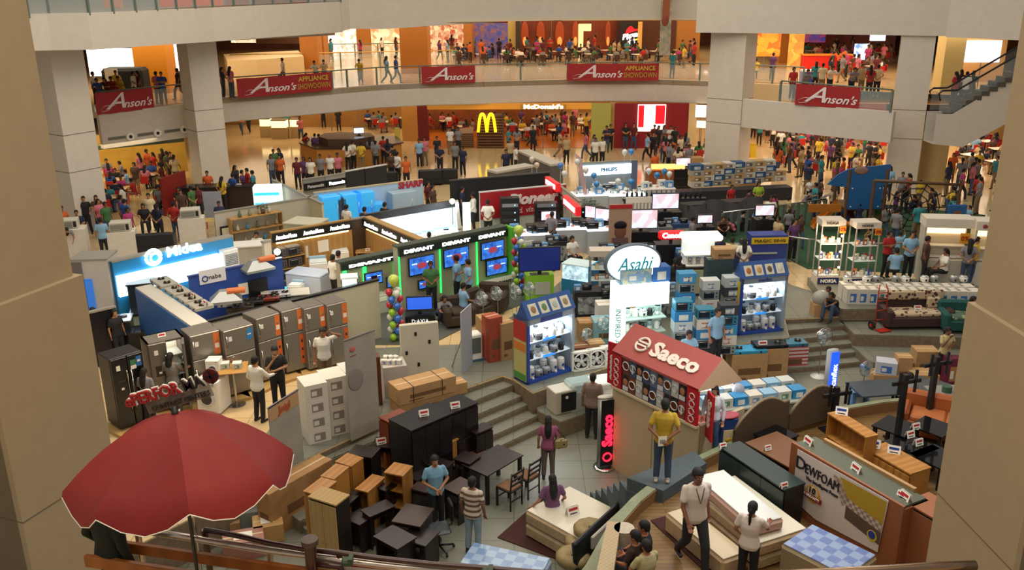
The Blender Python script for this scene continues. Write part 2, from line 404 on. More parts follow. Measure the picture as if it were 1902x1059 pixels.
# ---- the two pillars beside the camera
def pillar(name, pa, pb, da, ang, mt, z0=-1, flip=1):
 r1 = ray(*pa); P1 = Vector((r1[0]/r1[1]*da, da)); k = ray(*pb); k = k[0]/k[1]
 # P0 = P1 - L*(sin,cos) with P0.x = k*P0.y
 s_, c_ = math.sin(ang), math.cos(ang); L_ = (P1.x-k*P1.y)/(s_-k*c_)
 P0 = P1-Vector((s_,c_))*L_
 n_ = Vector((c_,-s_))*(-1 if flip > 0 else 1)
 b = B(); slab(b, [P0,P1,P1+n_*1.3,P0+n_*1.3], z0, 14, mt); return b, P0, P1, n_
PIL = m('#a89474', .8, noise=.05, scale=5)
b, P0, P1, nn = pillar('l', (125,450), (51,1059), 10.5, R(21), PIL)
zj = A(130,512,P1.y).z
slab(b, [P0-nn*.08,P1-nn*.08+(P1-P0).normalized()*.07,P1+nn*1.3+(P1-P0).normalized()*.07,P0+nn*1.3], -1, zj, PIL)
slab(b, [P0-nn*.085,P1-nn*.085+(P1-P0).normalized()*.075,P1+nn*1.3,P0+nn*1.3], zj-2.6, zj-2.585, JOINT)
struct('wall_near_left_pillar', b)
b, P0, P1, nn = pillar('r', (1826,480), (1893,1059), 10.0, R(-4), PIL, flip=-1)
zj = A(1815,563,P1.y).z
slab(b, [P0-nn*.07,P1-nn*.07+(P1-P0).normalized()*.05,P1+nn*1.3+(P1-P0).normalized()*.05,P0+nn*1.3], -1, zj, PIL)
slab(b, [P0-nn*.075,P1-nn*.075+(P1-P0).normalized()*.055,P1+nn*1.3,P0+nn*1.3], zj-2.55, zj-2.535, JOINT)
struct('wall_near_right_pillar', b)
# near upper gallery floor under the camera
b = B(); slab(b, [(-14,7.9),(-3.9,7.9),(-3.5,7.6),(-2,7.3),(-1,7.0),(0,6.9),(3,6.6),(14,5.8),(14,-6),(-14,-6)], 3.7, 4.0, FLOORM); struct('floor_near_gallery', b)

# ================================================================ PEOPLE
# Pose = joints in metres for a 1.65 m person who faces -Y; x to the figure's left hand is +x
def V(*a): return Vector(a)
def pose(name):
 P_ = dict(hip=V(0,0,.90), chest=V(0,.0,1.22), neck=V(0,.01,1.41), head=V(0,-.015,1.53), look=0, tilt=0,
  sh=[V(.175,.01,1.355), V(-.175,.01,1.355)], el=[V(.225,.035,1.08), V(-.225,.035,1.08)], wr=[V(.235,-.03,.85), V(-.235,-.03,.85)],
  hj=[V(.085,0,.87), V(-.085,0,.87)], kn=[V(.095,-.015,.47), V(-.095,-.015,.47)], an=[V(.105,.03,.08), V(-.105,.03,.08)], toe=None, seat=0)
 p = P_
 def up(**k): p.update(k)
 if name == 'stand': pass
 elif name == 'idle': up(kn=[V(.11,-.05,.47),V(-.09,0,.47)], an=[V(.15,-.04,.08),V(-.10,.03,.08)], el=[V(.25,.06,1.10),V(-.22,.03,1.08)], wr=[V(.19,-.09,.90),V(-.24,-.03,.85)])
 elif name == 'front': up(wr=[V(.03,-.20,.98),V(-.03,-.215,.99)], el=[V(.25,-.02,1.10),V(-.25,-.02,1.10)])
 elif name == 'back': up(wr=[V(.04,.19,.92),V(-.04,.175,.93)], el=[V(.26,.10,1.10),V(-.26,.10,1.10)])
 elif name == 'walk': up(kn=[V(.09,-.20,.49),V(-.09,.05,.47)], an=[V(.09,-.24,.09),V(-.09,.34,.14)], el=[V(.22,.13,1.10),V(-.22,-.06,1.09)], wr=[V(.22,.05,.88),V(-.20,-.22,.92)])
 elif name == 'crossed': up(el=[V(.25,-.03,1.12),V(-.25,-.03,1.12)], wr=[V(-.07,-.20,1.13),V(.07,-.17,1.16)])
 elif name == 'chin': up(el=[V(.24,-.06,1.13),V(-.22,-.10,1.11)], wr=[V(-.06,-.20,1.10),V(-.05,-.16,1.36)], tilt=.15)
 elif name == 'headhand': up(el=[V(.42,-.05,1.44),V(-.23,.03,1.08)], wr=[V(.20,-.13,1.54),V(-.24,-.03,.85)])
 elif name == 'reach': up(el=[V(.24,.03,1.09),V(-.24,-.13,1.15)], wr=[V(.20,-.12,.93),V(-.20,-.36,1.10)])
 elif name == 'raise': up(el=[V(.24,.03,1.09),V(-.26,-.15,1.45)], wr=[V(.23,-.03,.86),V(-.22,-.28,1.62)])
 elif name == 'lean': up(hip=V(0,.12,.88), chest=V(0,-.06,1.14), neck=V(0,-.16,1.30), head=V(0,-.22,1.41), sh=[V(.175,-.13,1.25),V(-.175,-.13,1.25)], el=[V(.24,-.28,1.04),V(-.24,-.28,1.04)], wr=[V(.06,-.42,1.08),V(-.06,-.42,1.08)], hj=[V(.085,.12,.86),V(-.085,.12,.86)], kn=[V(.09,.10,.46),V(-.09,.05,.46)], an=[V(.1,.16,.08),V(-.1,.10,.08)], tilt=.3)
 elif name in ('sit','sittable','sitlow','sitarm'):
  h = .47 if name != 'sitlow' else .22
  dz = h-.87+.04
  for k in ('hip','chest','neck','head'): p[k] = p[k]+V(0,0,dz)
  p['sh'] = [q+V(0,0,dz) for q in p['sh']]; p['hj'] = [q+V(0,-.02,dz) for q in p['hj']]
  up(kn=[V(.11,-.44,h+.07),V(-.11,-.44,h+.07)], an=[V(.12,-.42,.08),V(-.12,-.46,.08)], seat=h)
  if name == 'sitlow': up(kn=[V(.14,-.36,.55),V(-.14,-.36,.55)], an=[V(.13,-.42,.08),V(-.13,-.46,.08)])
  up(el=[V(.24,-.08,1.12+dz),V(-.24,-.08,1.12+dz)], wr=[V(.08,-.30,1.0+dz),V(-.08,-.30,1.0+dz)])
  if name == 'sitlow': up(chest=p['chest']+V(0,-.10,-.03), neck=p['neck']+V(0,-.22,-.08), head=p['head']+V(0,-.27,-.09), sh=[q+V(0,-.20,-.07) for q in p['sh']], el=[V(.2,-.26,.66),V(-.2,-.26,.66)], wr=[V(.05,-.46,.55),V(-.05,-.46,.55)])
  if name == 'sittable': up(el=[V(.24,-.14,1.10+dz),V(-.24,-.14,1.10+dz)], wr=[V(.10,-.36,1.10+dz),V(-.10,-.36,1.12+dz)], chest=p['chest']+V(0,-.04,0), neck=p['neck']+V(0,-.07,0), head=p['head']+V(0,-.09,0), sh=[q+V(0,-.06,0) for q in p['sh']])
  if name == 'sitarm': up(el=[V(.30,.06,1.09+dz),V(-.26,.04,1.10+dz)], wr=[V(.44,-.02,.92+dz),V(-.24,-.14,.93+dz)])
 elif name == 'squat':
  up(hip=V(0,.12,.28), chest=V(0,-.04,.56), neck=V(0,-.14,.72), head=V(0,-.20,.83), sh=[V(.175,-.12,.68),V(-.175,-.12,.68)], el=[V(.22,-.30,.48),V(-.22,-.30,.48)], wr=[V(.08,-.46,.42),V(-.08,-.46,.42)], hj=[V(.085,.12,.27),V(-.085,.12,.27)], kn=[V(.14,-.26,.48),V(-.14,-.24,.46)], an=[V(.12,-.05,.08),V(-.12,-.02,.08)])
 elif name == 'bend':
  up(hip=V(0,.12,.88), chest=V(0,-.12,1.06), neck=V(0,-.30,1.14), head=V(0,-.40,1.18), sh=[V(.175,-.24,1.11),V(-.175,-.24,1.11)], el=[V(.22,-.34,.86),V(-.22,-.34,.86)], wr=[V(.15,-.46,.70),V(-.15,-.46,.70)], hj=[V(.085,.12,.86),V(-.085,.12,.86)], tilt=.5)
 return p
def _tap(b, p0, p1, r0, r1, n=10):
 # tapered limb with rounded ends
 d = p1-p0; L_ = d.length
 if L_ < 1e-5: d = V(0,0,1); L_ = 1e-3
 T = Matrix.Translation(p0) @ d.to_track_quat('Z','Y').to_matrix().to_4x4()
 prof = [(.02*r0,-r0),(r0*.6,-r0*.8),(r0*.92,-r0*.4),(r0,0),(r1,L_),(r1*.92,L_+r1*.4),(r1*.6,L_+r1*.8),(.02*r1,L_+r1)]
 b.lathe(0,0,0,prof,None,n,T)
def _loft(b, rings, n=14):
 # rings: centre, half width, half depth (axis x / y of the ring)
 vs=[]
 for (c_, w, d_) in rings:
  for i in range(n):
   a = 2*PI*i/n; ca, sa = math.cos(a), math.sin(a)
   vs.append((c_.x+w*math.copysign(abs(ca)**.85,ca), c_.y+d_*math.copysign(abs(sa)**.85,sa), c_.z))
 k = len(rings)
 fs = [(a*n+i,a*n+(i+1)%n,(a+1)*n+(i+1)%n,(a+1)*n+i) for a in range(k-1) for i in range(n)]
 fs += [tuple(range(n-1,-1,-1)), tuple((k-1)*n+i for i in range(n))]
 b.add(vs, fs, None, True)
def _remesh(b, vox, smooth=2):
 me = D.meshes.new('t'); me.from_pydata(b.v, [], b.f); o = D.objects.new('t', me)
 md = o.modifiers.new('r','REMESH'); md.mode='VOXEL'; md.voxel_size = vox; md.use_smooth_shade = True
 if smooth:
  s_ = o.modifiers.new('s','SMOOTH'); s_.iterations = smooth; s_.factor = .5
 r = tmp_mesh(o)
 D.objects.remove(o); D.meshes.remove(me); return r
def _torso(b, p, grow=0, low=True, high=True, fem=0, top=1.0):
 hp, ch, nk = p['hip'], p['chest'], p['neck']; sm_ = (p['sh'][0]+p['sh'][1])/2
 wa = hp.lerp(ch,.45); g = grow
 R_ = []
 if low: R_ += [(hp+V(0,.01,-.10),.135+g,.10+g), (hp+V(0,.01,-.03),.165+g,.12+g)]
 else: R_ += [(hp+V(0,.005,.0),.158+g,.115+g)]
 R_ += [(wa,.135-.015*fem+g,.098+g), (hp.lerp(ch,.8),.150+g,.108+g+.012*fem), (ch,.165-.012*fem+g,.115+g+.015*fem), (sm_+V(0,0,-.055),.178-.02*fem+g,.10+g)]
 R_ += [(sm_+V(0,0,.005),.15-.015*fem+g*.6,.075+g*.7), (sm_+V(0,0,.04),.085+g*.6,.06+g*.6)]
 _loft(b, R_)
def _head(b, p, vox):
 h = p['head']; t = p.get('tilt',0); T = Matrix.Translation(h) @ Matrix.Rotation(p.get('look',0),4,'Z') @ Matrix.Rotation(t,4,'X')
 b.ball(0,.012,.025,.074,.092,.092,None,14,10,T)            # skull
 b.ball(0,-.020,-.035,.055,.066,.078,None,14,10,T)          # jaw
 b.ball(0,-.055,-.085,.024,.020,.020,None,8,6,T)            # chin
 if vox < .02:
  b.ball(0,-.092,-.012,.011,.016,.022,None,8,6,T); b.ball(0,-.098,-.026,.015,.014,.010,None,8,6,T)
  b.ball(0,-.083,-.052,.020,.008,.006,None,8,6,T)
  b.ball(0,-.078,.022,.045,.014,.008,None,8,6,T)
  for s_ in (-1,1): b.ball(s_*.074,.01,-.005,.009,.018,.030,None,8,6,T)
 _tap(b, p['neck']+V(0,0,-.04), h+V(0,.01,-.05), .052, .048)
 return T
def _hand(b, w, dirv, side, vox, curl=.5):
 d = dirv.normalized()
 if vox > .015:
  b.ball(0,0,0,.032,.022,.055,None,8,6, Matrix.Translation(w+d*.06) @ d.to_track_quat('Z','Y').to_matrix().to_4x4()); return
 x = d.cross(V(0,1,0));
 if x.length < .2: x = d.cross(V(1,0,0))
 x.normalize(); y = x.cross(d).normalized()
 F_ = Matrix(((x.x,y.x,d.x,w.x),(x.y,y.y,d.y,w.y),(x.z,y.z,d.z,w.z),(0,0,0,1)))
 b.ball(0,0,.048,.038,.017,.050,None,10,8,F_)
 for k, (fx, L_) in enumerate(((-.030,.060),(-.010,.072),(.010,.068),(.030,.052))):
  a = F_ @ V(fx,0,.085); q = F_ @ V(fx*1.08,-.010-.012*curl,.085+L_*.5); e = F_ @ V(fx*1.05,-.022-.045*curl,.085+L_*.5+L_*.45*(1-.5*curl))
  _tap(b,a,q,.0092,.0085,8); _tap(b,q,e,.0085,.0072,8)
 s_ = -side
 a = F_ @ V(s_*.030,0,.025); q = F_ @ V(s_*.055,-.012,.060); e = F_ @ V(s_*.058,-.028,.088)
 _tap(b,a,q,.012,.010,8); _tap(b,q,e,.010,.008,8)
def figure(pname, sleeve='short', bottom='long', hair='short', vox=.03, fem=0, look=0, jpose=None):
 """meshes of body, shirt, bottoms, shoes, hair"""
 p = jpose or pose(pname)
 if look: p['look'] = look
 near = vox < .015; parts = {}
 b = B(); _torso(b, p, fem=fem); T = _head(b, p, vox)
 for i in (0,1):
  sh, el, wr = p['sh'][i], p['el'][i], p['wr'][i]; _tap(b, sh+V(-math.copysign(.018,sh.x),0,-.02), el, .040, .036); _tap(b, el, wr, .036, .025)
  _hand(b, wr, wr-el, 1 if i == 0 else -1, vox, .6)
  hj, kn, an = p['hj'][i], p['kn'][i], p['an'][i]; _tap(b, hj, kn, .082, .054); _tap(b, kn, kn.lerp(an,.35), .052, .054); _tap(b, kn.lerp(an,.35), an, .054, .037)
 parts['body'] = _remesh(b, vox if near else max(vox*.9,.024), 3)
 b = B(); _torso(b, p, .016, low=(p['seat']==0), fem=fem)
 if p['seat']: _loft(b, [(p['hip']+V(0,0,-.06),.15,.115),(p['hip']+V(0,0,.10),.158,.118)])
 for i in (0,1):
  sh, el, wr = p['sh'][i], p['el'][i], p['wr'][i]
  if sleeve == 'long': _tap(b, sh+V(-math.copysign(.012,sh.x),0,-.015), el, .058, .050); _tap(b, el, el.lerp(wr,.93), .050, .036)
  elif sleeve == 'short': _tap(b, sh+V(-math.copysign(.012,sh.x),0,-.015), sh.lerp(el,.62), .058, .056)
  elif sleeve == 'none': pass
 parts['shirt'] = _remesh(b, .012 if near else .8*vox, 2)
 b = B(); hp = p['hip']
 _loft(b, [(hp+V(0,.01,-.11),.142,.108),(hp+V(0,.01,-.03),.175,.13),(hp+V(0,.008,.05),.158,.118)])
 for i in (0,1):
  hj, kn, an = p['hj'][i], p['kn'][i], p['an'][i]
  if bottom == 'long': _tap(b, hj, kn, .096, .070); _tap(b, kn, an.lerp(kn,.10), .069, .060)
  elif bottom == 'short': _tap(b, hj, hj.lerp(kn,.92), .098, .085)
  elif bottom == 'skirt': _tap(b, hj, hj.lerp(kn,.80), .105, .110)
 parts['trousers'] = _remesh(b, .014 if near else .87*vox, 2)
 b = B()
 for i in (0,1):
  an = p['an'][i]; k = an+V(0,0,-.045)
  _tap(b, k+V(0,.045,.0), k+V(0,-.13,-.012), .038, .032); _tap(b, an+V(0,.02,-.02), an+V(0,.02,.02), .04, .04)
  if near: parts['shoe'+str(i)] = _remesh(b, .012, 1); b = B()
 if not near: parts['shoes'] = _remesh(b, .73*vox, 1)
 b = B()
 if hair != 'bald':
  b.ball(0,.014,.034,.084,.101,.094,None,14,10,T); b.ball(0,.062,-.01,.070,.055,.070,None,12,8,T)
  if hair == 'long': _loft_h(b, T, .34)
  elif hair == 'mid': _loft_h(b, T, .16)
  elif hair == 'tail':
   for k in range(6): b.ball(0,.12+.008*k-.0015*k*k,-.01-.055*k,.034-.003*k,.030-.002*k,.05,None,10,8,T)
  me = _remesh(b, .010 if near else .73*vox, 1)
  # cut the face side away
  bm = bmesh.new(); bm.from_mesh(me); Ti = T.inverted(); kill=[]
  for f in bm.faces:
   c_ = Ti @ f.calc_center_median()
   if c_.y < -.040 and c_.z < .048: kill.append(f)
   elif c_.y < -.082 and c_.z < .058: kill.append(f)
  bmesh.ops.delete(bm, geom=kill, context='FACES'); bm.to_mesh(me); bm.free()
  parts['hair'] = me
 return parts, T, p
def _loft_h(b, T, L_):
 rings = [(.035,.078,.070),(-.06,.084,.060),(-.06-L_*.4,.088,.052),(-.06-L_*.8,.074,.042),(-.06-L_,.045,.03)][::-1]
 vs=[]; n=12
 for (z, w, d_) in rings:
  for i in range(n):
   a = 2*PI*i/n; vs.append(tuple(T @ V(w*math.cos(a), .055+min(.085,max(0,-z)*.5)+d_*math.sin(a), z)))
 fs = [(a*n+i,a*n+(i+1)%n,(a+1)*n+(i+1)%n,(a+1)*n+i) for a in range(len(rings)-1) for i in range(n)]
 fs += [tuple(range(n-1,-1,-1)), tuple((len(rings)-1)*n+i for i in range(n))]
 b.add(vs, fs, None, True)
for _k in ('ball','lathe'): pass
SKIN = ['#8a5b3e','#9c6a48','#7a4e34','#a87650']
PMESH = {}
def fixmesh(me, mt):
 me.materials.clear(); me.materials.append(mt)
 for q in me.polygons: q.material_index = 0; q.use_smooth = True
 return me
def far_mesh(pname, sleeve, bottom, hair, fem, lo=1):
 key = (pname, sleeve, bottom, hair, fem, lo)
 if key in PMESH: return PMESH[key]
 parts, T, p = figure(pname, sleeve, bottom, hair, .03*lo, fem)
 bm = bmesh.new(); order = ['body','shirt','trousers','shoes','hair']; dummy = m('#808080')
 for i, k in enumerate(order):
  if k not in parts: continue
  n0 = len(bm.faces); bm.from_mesh(parts[k]); bm.faces.ensure_lookup_table()
  for f in bm.faces[n0:]: f.material_index = i; f.smooth = True
 me = D.meshes.new('person')
 for k in order: me.materials.append(dummy)
 bm.to_mesh(me); bm.free()
 PMESH[key] = me; return me
PEOPLE = []; KEYS = {}
CN = {'white':'#d9d6cc','black':'#1b1a1c','red':'#a3201f','blue':'#23478f','light blue':'#7fa9c9','green':'#3c6b3c','yellow':'#c9a92e','pink':'#c06a78','orange':'#c25a24','purple':'#573460','grey':'#77767a','brown':'#4a3226','teal':'#2f7f86','beige':'#b09a74','cream':'#cfc09c','navy':'#1d2440','maroon':'#5a1a20','magenta':'#a3336a','lime':'#8fae2e','striped':'#a08878',
      'jeans':'#3a4c66','dark':'#1d1c22','khaki':'#7a684a'}
def person(px, py, z=0, face=0, shirt='white', pants='dark', pname='stand', h=1.62, sleeve='short', bottom='long', hair='short', fem=None, place_='', label=None, skin=None, loc=None, extra='', group=None):
 fem = (1 if hair in ('long','tail','mid') else 0) if fem is None else fem
 me = far_mesh(pname, sleeve, bottom, hair, fem)
 o = D.objects.new('person', me); COL.objects.link(o)
 sk = m(skin or random.choice(SKIN), .6)
 mt = [sk, m(CN[shirt], .85), m(CN[pants], .85), m(random.choice(['#1a1716','#2a2220','#8c8478']), .6), m('#100c0a', .8)]
 for i, t in enumerate(mt): o.material_slots[i].link = 'OBJECT'; o.material_slots[i].material = t
 o.location = loc if loc is not None else G(px, py, z); o.rotation_euler = (0,0,R(face)); s_ = h/1.65; o.scale = (s_,s_,s_)
 pn = {'dark':'dark trousers','jeans':'blue jeans','khaki':'khaki trousers'}.get(pants, pants+' trousers')
 if bottom == 'short': pn = pn.replace('trousers','shorts').replace('jeans','denim shorts')
 if bottom == 'skirt': pn = pn.replace('trousers','skirt').replace('jeans','skirt')
 act = {'stand':'standing','idle':'standing','front':'standing hands joined','back':'standing hands behind','walk':'walking','crossed':'standing arms folded','chin':'standing hand on chin','headhand':'standing hand on head','reach':'reaching forward','raise':'with one arm raised','lean':'leaning on the rail','sit':'seated','sittable':'seated at table','sitlow':'sitting low','sitarm':'seated','squat':'crouching','bend':'bending over'}[pname]
 hr = {'long':'long-haired ','tail':'ponytailed ','mid':'dark-haired ','short':'','bald':''}[hair]
 lb = f"{hr}person in {shirt} top and {pn} {act} {place_}".strip()
 if len(lb.split()) > 12: lb = f"{hr}person in {shirt} {act} {place_}"
 if len(lb.split()) > 12: lb = f"{hr}person in {shirt} {place_}"
 tag(o, label or lb, 'person', group); KEYS[o.name] = (pname, sleeve, bottom, hair, fem)
 PEOPLE.append(o); return o
def hero(name_label, loc, face, shirt, pants, pname, h, sleeve='short', bottom='long', hair='short', fem=0, look=0, skin='#8f6043', shirt_m=None, jp=None, shoes='#1c1614', fullvox=.0095):
 """a person near the camera: fine body mesh, clothes and hair as its children"""
 parts, T, p = figure(pname, sleeve, bottom, hair, fullvox, fem, look, jp)
 sk = m(skin, .55, bump=.02, scale=40)
 o = D.objects.new('person', fixmesh(parts['body'], sk)); COL.objects.link(o)
 o.location = loc; o.rotation_euler = (0,0,R(face)); o.scale = (h/1.65,)*3
 tag(o, name_label, 'person')
 def ch(nm, me, mt):
  c_ = D.objects.new(nm, fixmesh(me, mt)); COL.objects.link(c_); c_.parent = o; return c_
 ch('shirt', parts['shirt'], shirt_m or m(shirt,.85,bump=.15,scale=8))
 ch({'long':'trousers','short':'shorts','skirt':'skirt'}[bottom], parts['trousers'], m(pants,.85,bump=.15,scale=8))
 ch('shoe', parts['shoe0'], m(shoes,.5)); ch('shoe', parts['shoe1'], m(shoes,.5))
 if 'hair' in parts: ch('hair', parts['hair'], m('#100c0a',.75))
 for s_ in (-1,1):
  b = B(); b.ball(s_*.028,-.080,.002,.011,.007,.006,m('#e8e2d8',.3),10,6,T); b.ball(s_*.028,-.085,.002,.006,.004,.0055,m('#150e0a',.2),8,6,T)
  b.box(s_*.029,-.083,.016,.030,.008,.006,m('#1a120e',.8),M=T); b.obj('eye', o)
 b = B(); b.ball(0,-.088,-.052,.021,.008,.006,m('#7a3f38',.5),10,6,T); b.obj('mouth', o)
 PEOPLE.append(o); return o

# ================================================================ PROP LIBRARY (origin at the base centre, front faces -Y)
CARD = m('#b08a5c', .8, noise=.12, scale=5); CARD2 = m('#a67e50', .8, noise=.15, scale=5); CARDW = m('#d9d3c8', .75, noise=.06, scale=8)
BLK = m('#17171a', .35); DKB = m('#1f1716', .3, noise=.3, scale=6); WHT = m('#e6e4dc', .45); CHR = m('#b8b8b8', .18, metal=1); STL = m('#8d8a84', .32, metal=.8)
GRY = m('#8f9190', .5); OAK = m('#b07c3c', .5, kind='wood', scale=3, h2='#9a6830'); BEECH = m('#c29c62', .55, kind='wood', scale=4, h2='#b48d54'); NAVY = m('#1f3f8f', .45); PAPER = m('#e9e6da', .8)
DARKW = m('#241a18', .35, noise=.3, scale=5); GLS = m('#cfe0e2', .05, alpha=.18); RED = m('#b3222a', .5)
LITW = m('#f4fbff', .5, emit=2.6); LITWARM = m('#fff0c8', .5, emit=2.5); LITC = m('#5fb8ff', .5, emit=2.0); LITG = m('#3dff86', .5, emit=1.8)
USED = {}
def use(key, maker, loc, rz=0, label=None, group=None, s=None):
 if key not in USED: USED[key] = maker(); return place(USED[key], False, loc, rz, label, group, s)
 return place(USED[key], True, loc, rz, label, group, s)
def card_sign(red=True):
 b = B(); b.plate([(-.10,0),(.10,0),(.10,.14),(-.10,.14)], -.05, -.045, PAPER, Matrix.Rotation(-.25,4,'X'))
 b.plate([(-.10,0),(.10,0),(.10,.14),(-.10,.14)], .045, .05, PAPER, Matrix.Rotation(.25,4,'X'))
 M_ = Matrix.Rotation(-.25,4,'X'); b.box(0,-.052,.08,.15,.002,.04,RED if red else NAVY,M=M_); b.box(0,-.052,.03,.12,.002,.015,BLK,M=M_)
 o = b.obj('price_sign'); return tag(o, 'folded white price card', 'sign')
def price(px, py, z, rz=0, s=1.0, where='', red=True):
 return use('price%d' % red, lambda: card_sign(red), G(px,py,z), rz, 'white folded price card '+where, None, s*.62)
def price_at(loc, rz=0, s=1.0, where='', red=True):
 return use('price%d' % red, lambda: card_sign(red), loc, rz, 'white folded price card '+where, None, s*.62)
def tv(w=1.0, scr=None, stand=True, z0=0):
 h = w*.6; r = thing('television','flat television','television')
 b = B(); b.box(0,0,.10,w,.07,h,BLK,c=.012); b.obj('bezel', r)
 b = B(); b.box(0,-.037,.10+.035,w-.06,.004,h-.075,scr or m('#6a9ad8',.3,emit=1.6,kind='screen',h2='#b0504a',scale=3)); b.obj('screen', r)
 b = B()
 if stand: b.box(0,0,0,w*.45,.24,.02,BLK,c=.006); b.box(0,0,.02,.12,.06,.09,BLK)
 else: b.box(0,.045,.10+h*.3,w*.3,.03,h*.4,BLK)
 b.obj('stand', r); return r
def fridge(w=.7, d=.68, h=1.7, kind='steel', sticker='orange', side=False, open_=False):
 body = {'steel':m('#8d877d',.35,metal=.55), 'black':m('#121214',.3), 'grey':m('#6e6963',.4,metal=.4), 'white':WHT, 'blue':m('#3f93c9',.35)}[kind]
 dk = m('#5b564f',.5) if kind != 'black' else m('#0c0c0e',.4)
 r = thing('refrigerator','refrigerator','refrigerator')
 b = B()
 if open_:
  t=.05; b.box(-w/2+t/2,d/2,.05,t,d,h-.05,dk); b.box(w/2-t/2,d/2,.05,t,d,h-.05,dk); b.box(0,d-t/2,.05,w,t,h-.05,WHT); b.box(0,d/2,h-t,w,d,t,dk); b.box(0,d/2,.05,w,d,t,dk); b.box(-.02,d/2+.02,.1,.04,d-.06,h-.15,WHT)
 else: b.box(0,d/2,.05,w,d-.02,h-.05,dk,c=.012)
 for sx in (-1,1): b.box(sx*w*.38,.1,0,.06,.06,.06,BLK)
 b.obj('cabinet', r)
 def door(x, z0, w_, h_, hx, ang=0, hs=None):
  b = B(); b.box((w_/2) if ang==0 else w_/2,-.03,z0,w_-.012,.06,h_-.012,body,c=.014)
  o = b.obj('door', r, loc=(x-w_/2,0,0));
  if ang: o.location = (x+w_/2,0,0); o.rotation_euler=(0,0,PI+ang)
  g = B(); g.tube([(hx,-.06,z0+h_*.2),(hx,-.10,z0+h_*.25),(hx,-.10,z0+h_*.75),(hx,-.06,z0+h_*.8)],.013,CHR,6); g.obj('handle', o); return o
 if side or open_:
  door(-w*.25,.06,w*.5,h-.06,w*.5-.05)
  if not open_: door(w*.25,.06,w*.5,h-.06,.05)
  else:
   door(w*.25,.06,w*.5,h-.06,w*.45,ang=R(75))
   b = B();
   for k in range(5): b.box(w*.22,d*.5,.3+k*.26,w*.42,d*.8,.015,m('#dfe8ea',.2,alpha=.6))
   b.obj('shelf', r); b = B(); b.box(w*.22,d*.55,h-.09,w*.3,.2,.03,m('#fff2d8',.5,emit=9)); b.obj('lamp', r)
  b = B(); b.box(-w*.25,-.062,h*.52,w*.22,.01,.28,m('#0c0c0e',.2),c=.004); b.box(-w*.25,-.07,h*.56,w*.08,.008,.05,WHT); b.obj('water_dispenser', r)
 else:
  door(0,.06,w,h*.60,.06); door(0,.06+h*.60,w,h*.40-.06,.06)
 b = B(); b.box(-w*.30,-.064,h*.83,.09,.004,.12,PAPER); b.obj('price_tag', r)
 if sticker == 'orange':
  b = B(); b.box(w*.36,-.064,h*.66,.15,.004,h*.31,m('#d8702e',.5)); b.box(w*.36,-.067,h*.75,.10,.003,.12,m('#e8ddd0',.6)); b.ball(w*.36,-.066,h*.86,.035,.006,.045,m('#a8744c',.6),8,6)
  b.box(w*.36,-.064,h*.12,.13,.004,h*.46,m('#c95f28',.5));
  for k in range(3): b.box(w*.36,-.067,h*(.2+.13*k),.05,.003,.07,m('#3a241a',.6))
  b.obj('poster_strip', r)
 elif sticker == 'blue':
  b = B(); b.plate([(w*.24,h*.78),(w*.42,h*.80),(w*.44,h*.93),(w*.36,h*.97),(w*.25,h*.93)],-.067,-.062,m('#2f7fc0',.5)); b.box(w*.33,-.069,h*.86,.09,.003,.03,WHT); b.obj('promo_sticker', r)
 elif sticker == 'both':
  b = B(); b.box(w*.16,-.068,h*.80,.13,.006,.22,m('#3e7a52',.6)); b.box(w*.16,-.070,h*.80,.13,.006,.09,WHT); b.box(w*.34,-.068,h*.82,.12,.006,.24,m('#2b6cb0',.6)); b.box(w*.34,-.07,h*.88,.07,.006,.05,WHT); b.obj('promo_sticker', r)
 return r
def carton(w, d, h, mt=None, flaps=False, strap=False, prt=None):
 mt = mt or CARD
 r = thing('carton','cardboard carton','carton')
 b = B()
 if flaps:
  t=.012
  for (x,y,sx,sy) in ((0,-d/2,w,t),(0,d/2,w,t),(-w/2,0,t,d),(w/2,0,t,d)): b.box(x,y,0,sx,sy,h,mt)
  b.box(0,0,0,w,d,t,mt); b.obj('box', r)
  b = B(); b.box(0,-d/2-.08,h-.01,w,.18,t,mt,rx=-.5); b.box(0,d/2+.08,h-.01,w,.18,t,mt,rx=.6); b.obj('flap', r)
 else:
  b.box(0,0,0,w,d,h,mt,c=.008); b.obj('box', r)
  b = B(); b.box(0,0,h-.001,.05 if w < d else w*.96,d*.96 if w < d else .05,.003,m('#c9b088',.4)); b.obj('tape', r)
 if strap:
  b = B()
  for k in (-.25,.25): b.box(k*w,0,-.002,.02,d+.008,h+.006,m('#2a2420',.5))
  b.obj('strap', r)
 if prt:
  b = B(); b.box(0,-d/2-.002,h*.30,w*.62,.003,h*.22,prt); b.box(w/2+.002,0,h*.35,.003,d*.5,h*.2,prt); b.box(-w*.2,-d/2-.002,h*.12,w*.25,.003,h*.07,prt); b.obj('print', r)
 return r
def cart(px, py, z, w, d, h, rz=0, mt=None, label='brown cardboard carton', flaps=False, strap=False, prt='d', loc=None):
 mt = mt or CARD; p_ = m('#6b4a2c',.8) if prt == 'd' else prt
 r = carton(w,d,h,mt,flaps,strap,p_); r.location = loc if loc is not None else G(px,py,z); r.rotation_euler=(0,0,rz); r['label']=label; return r
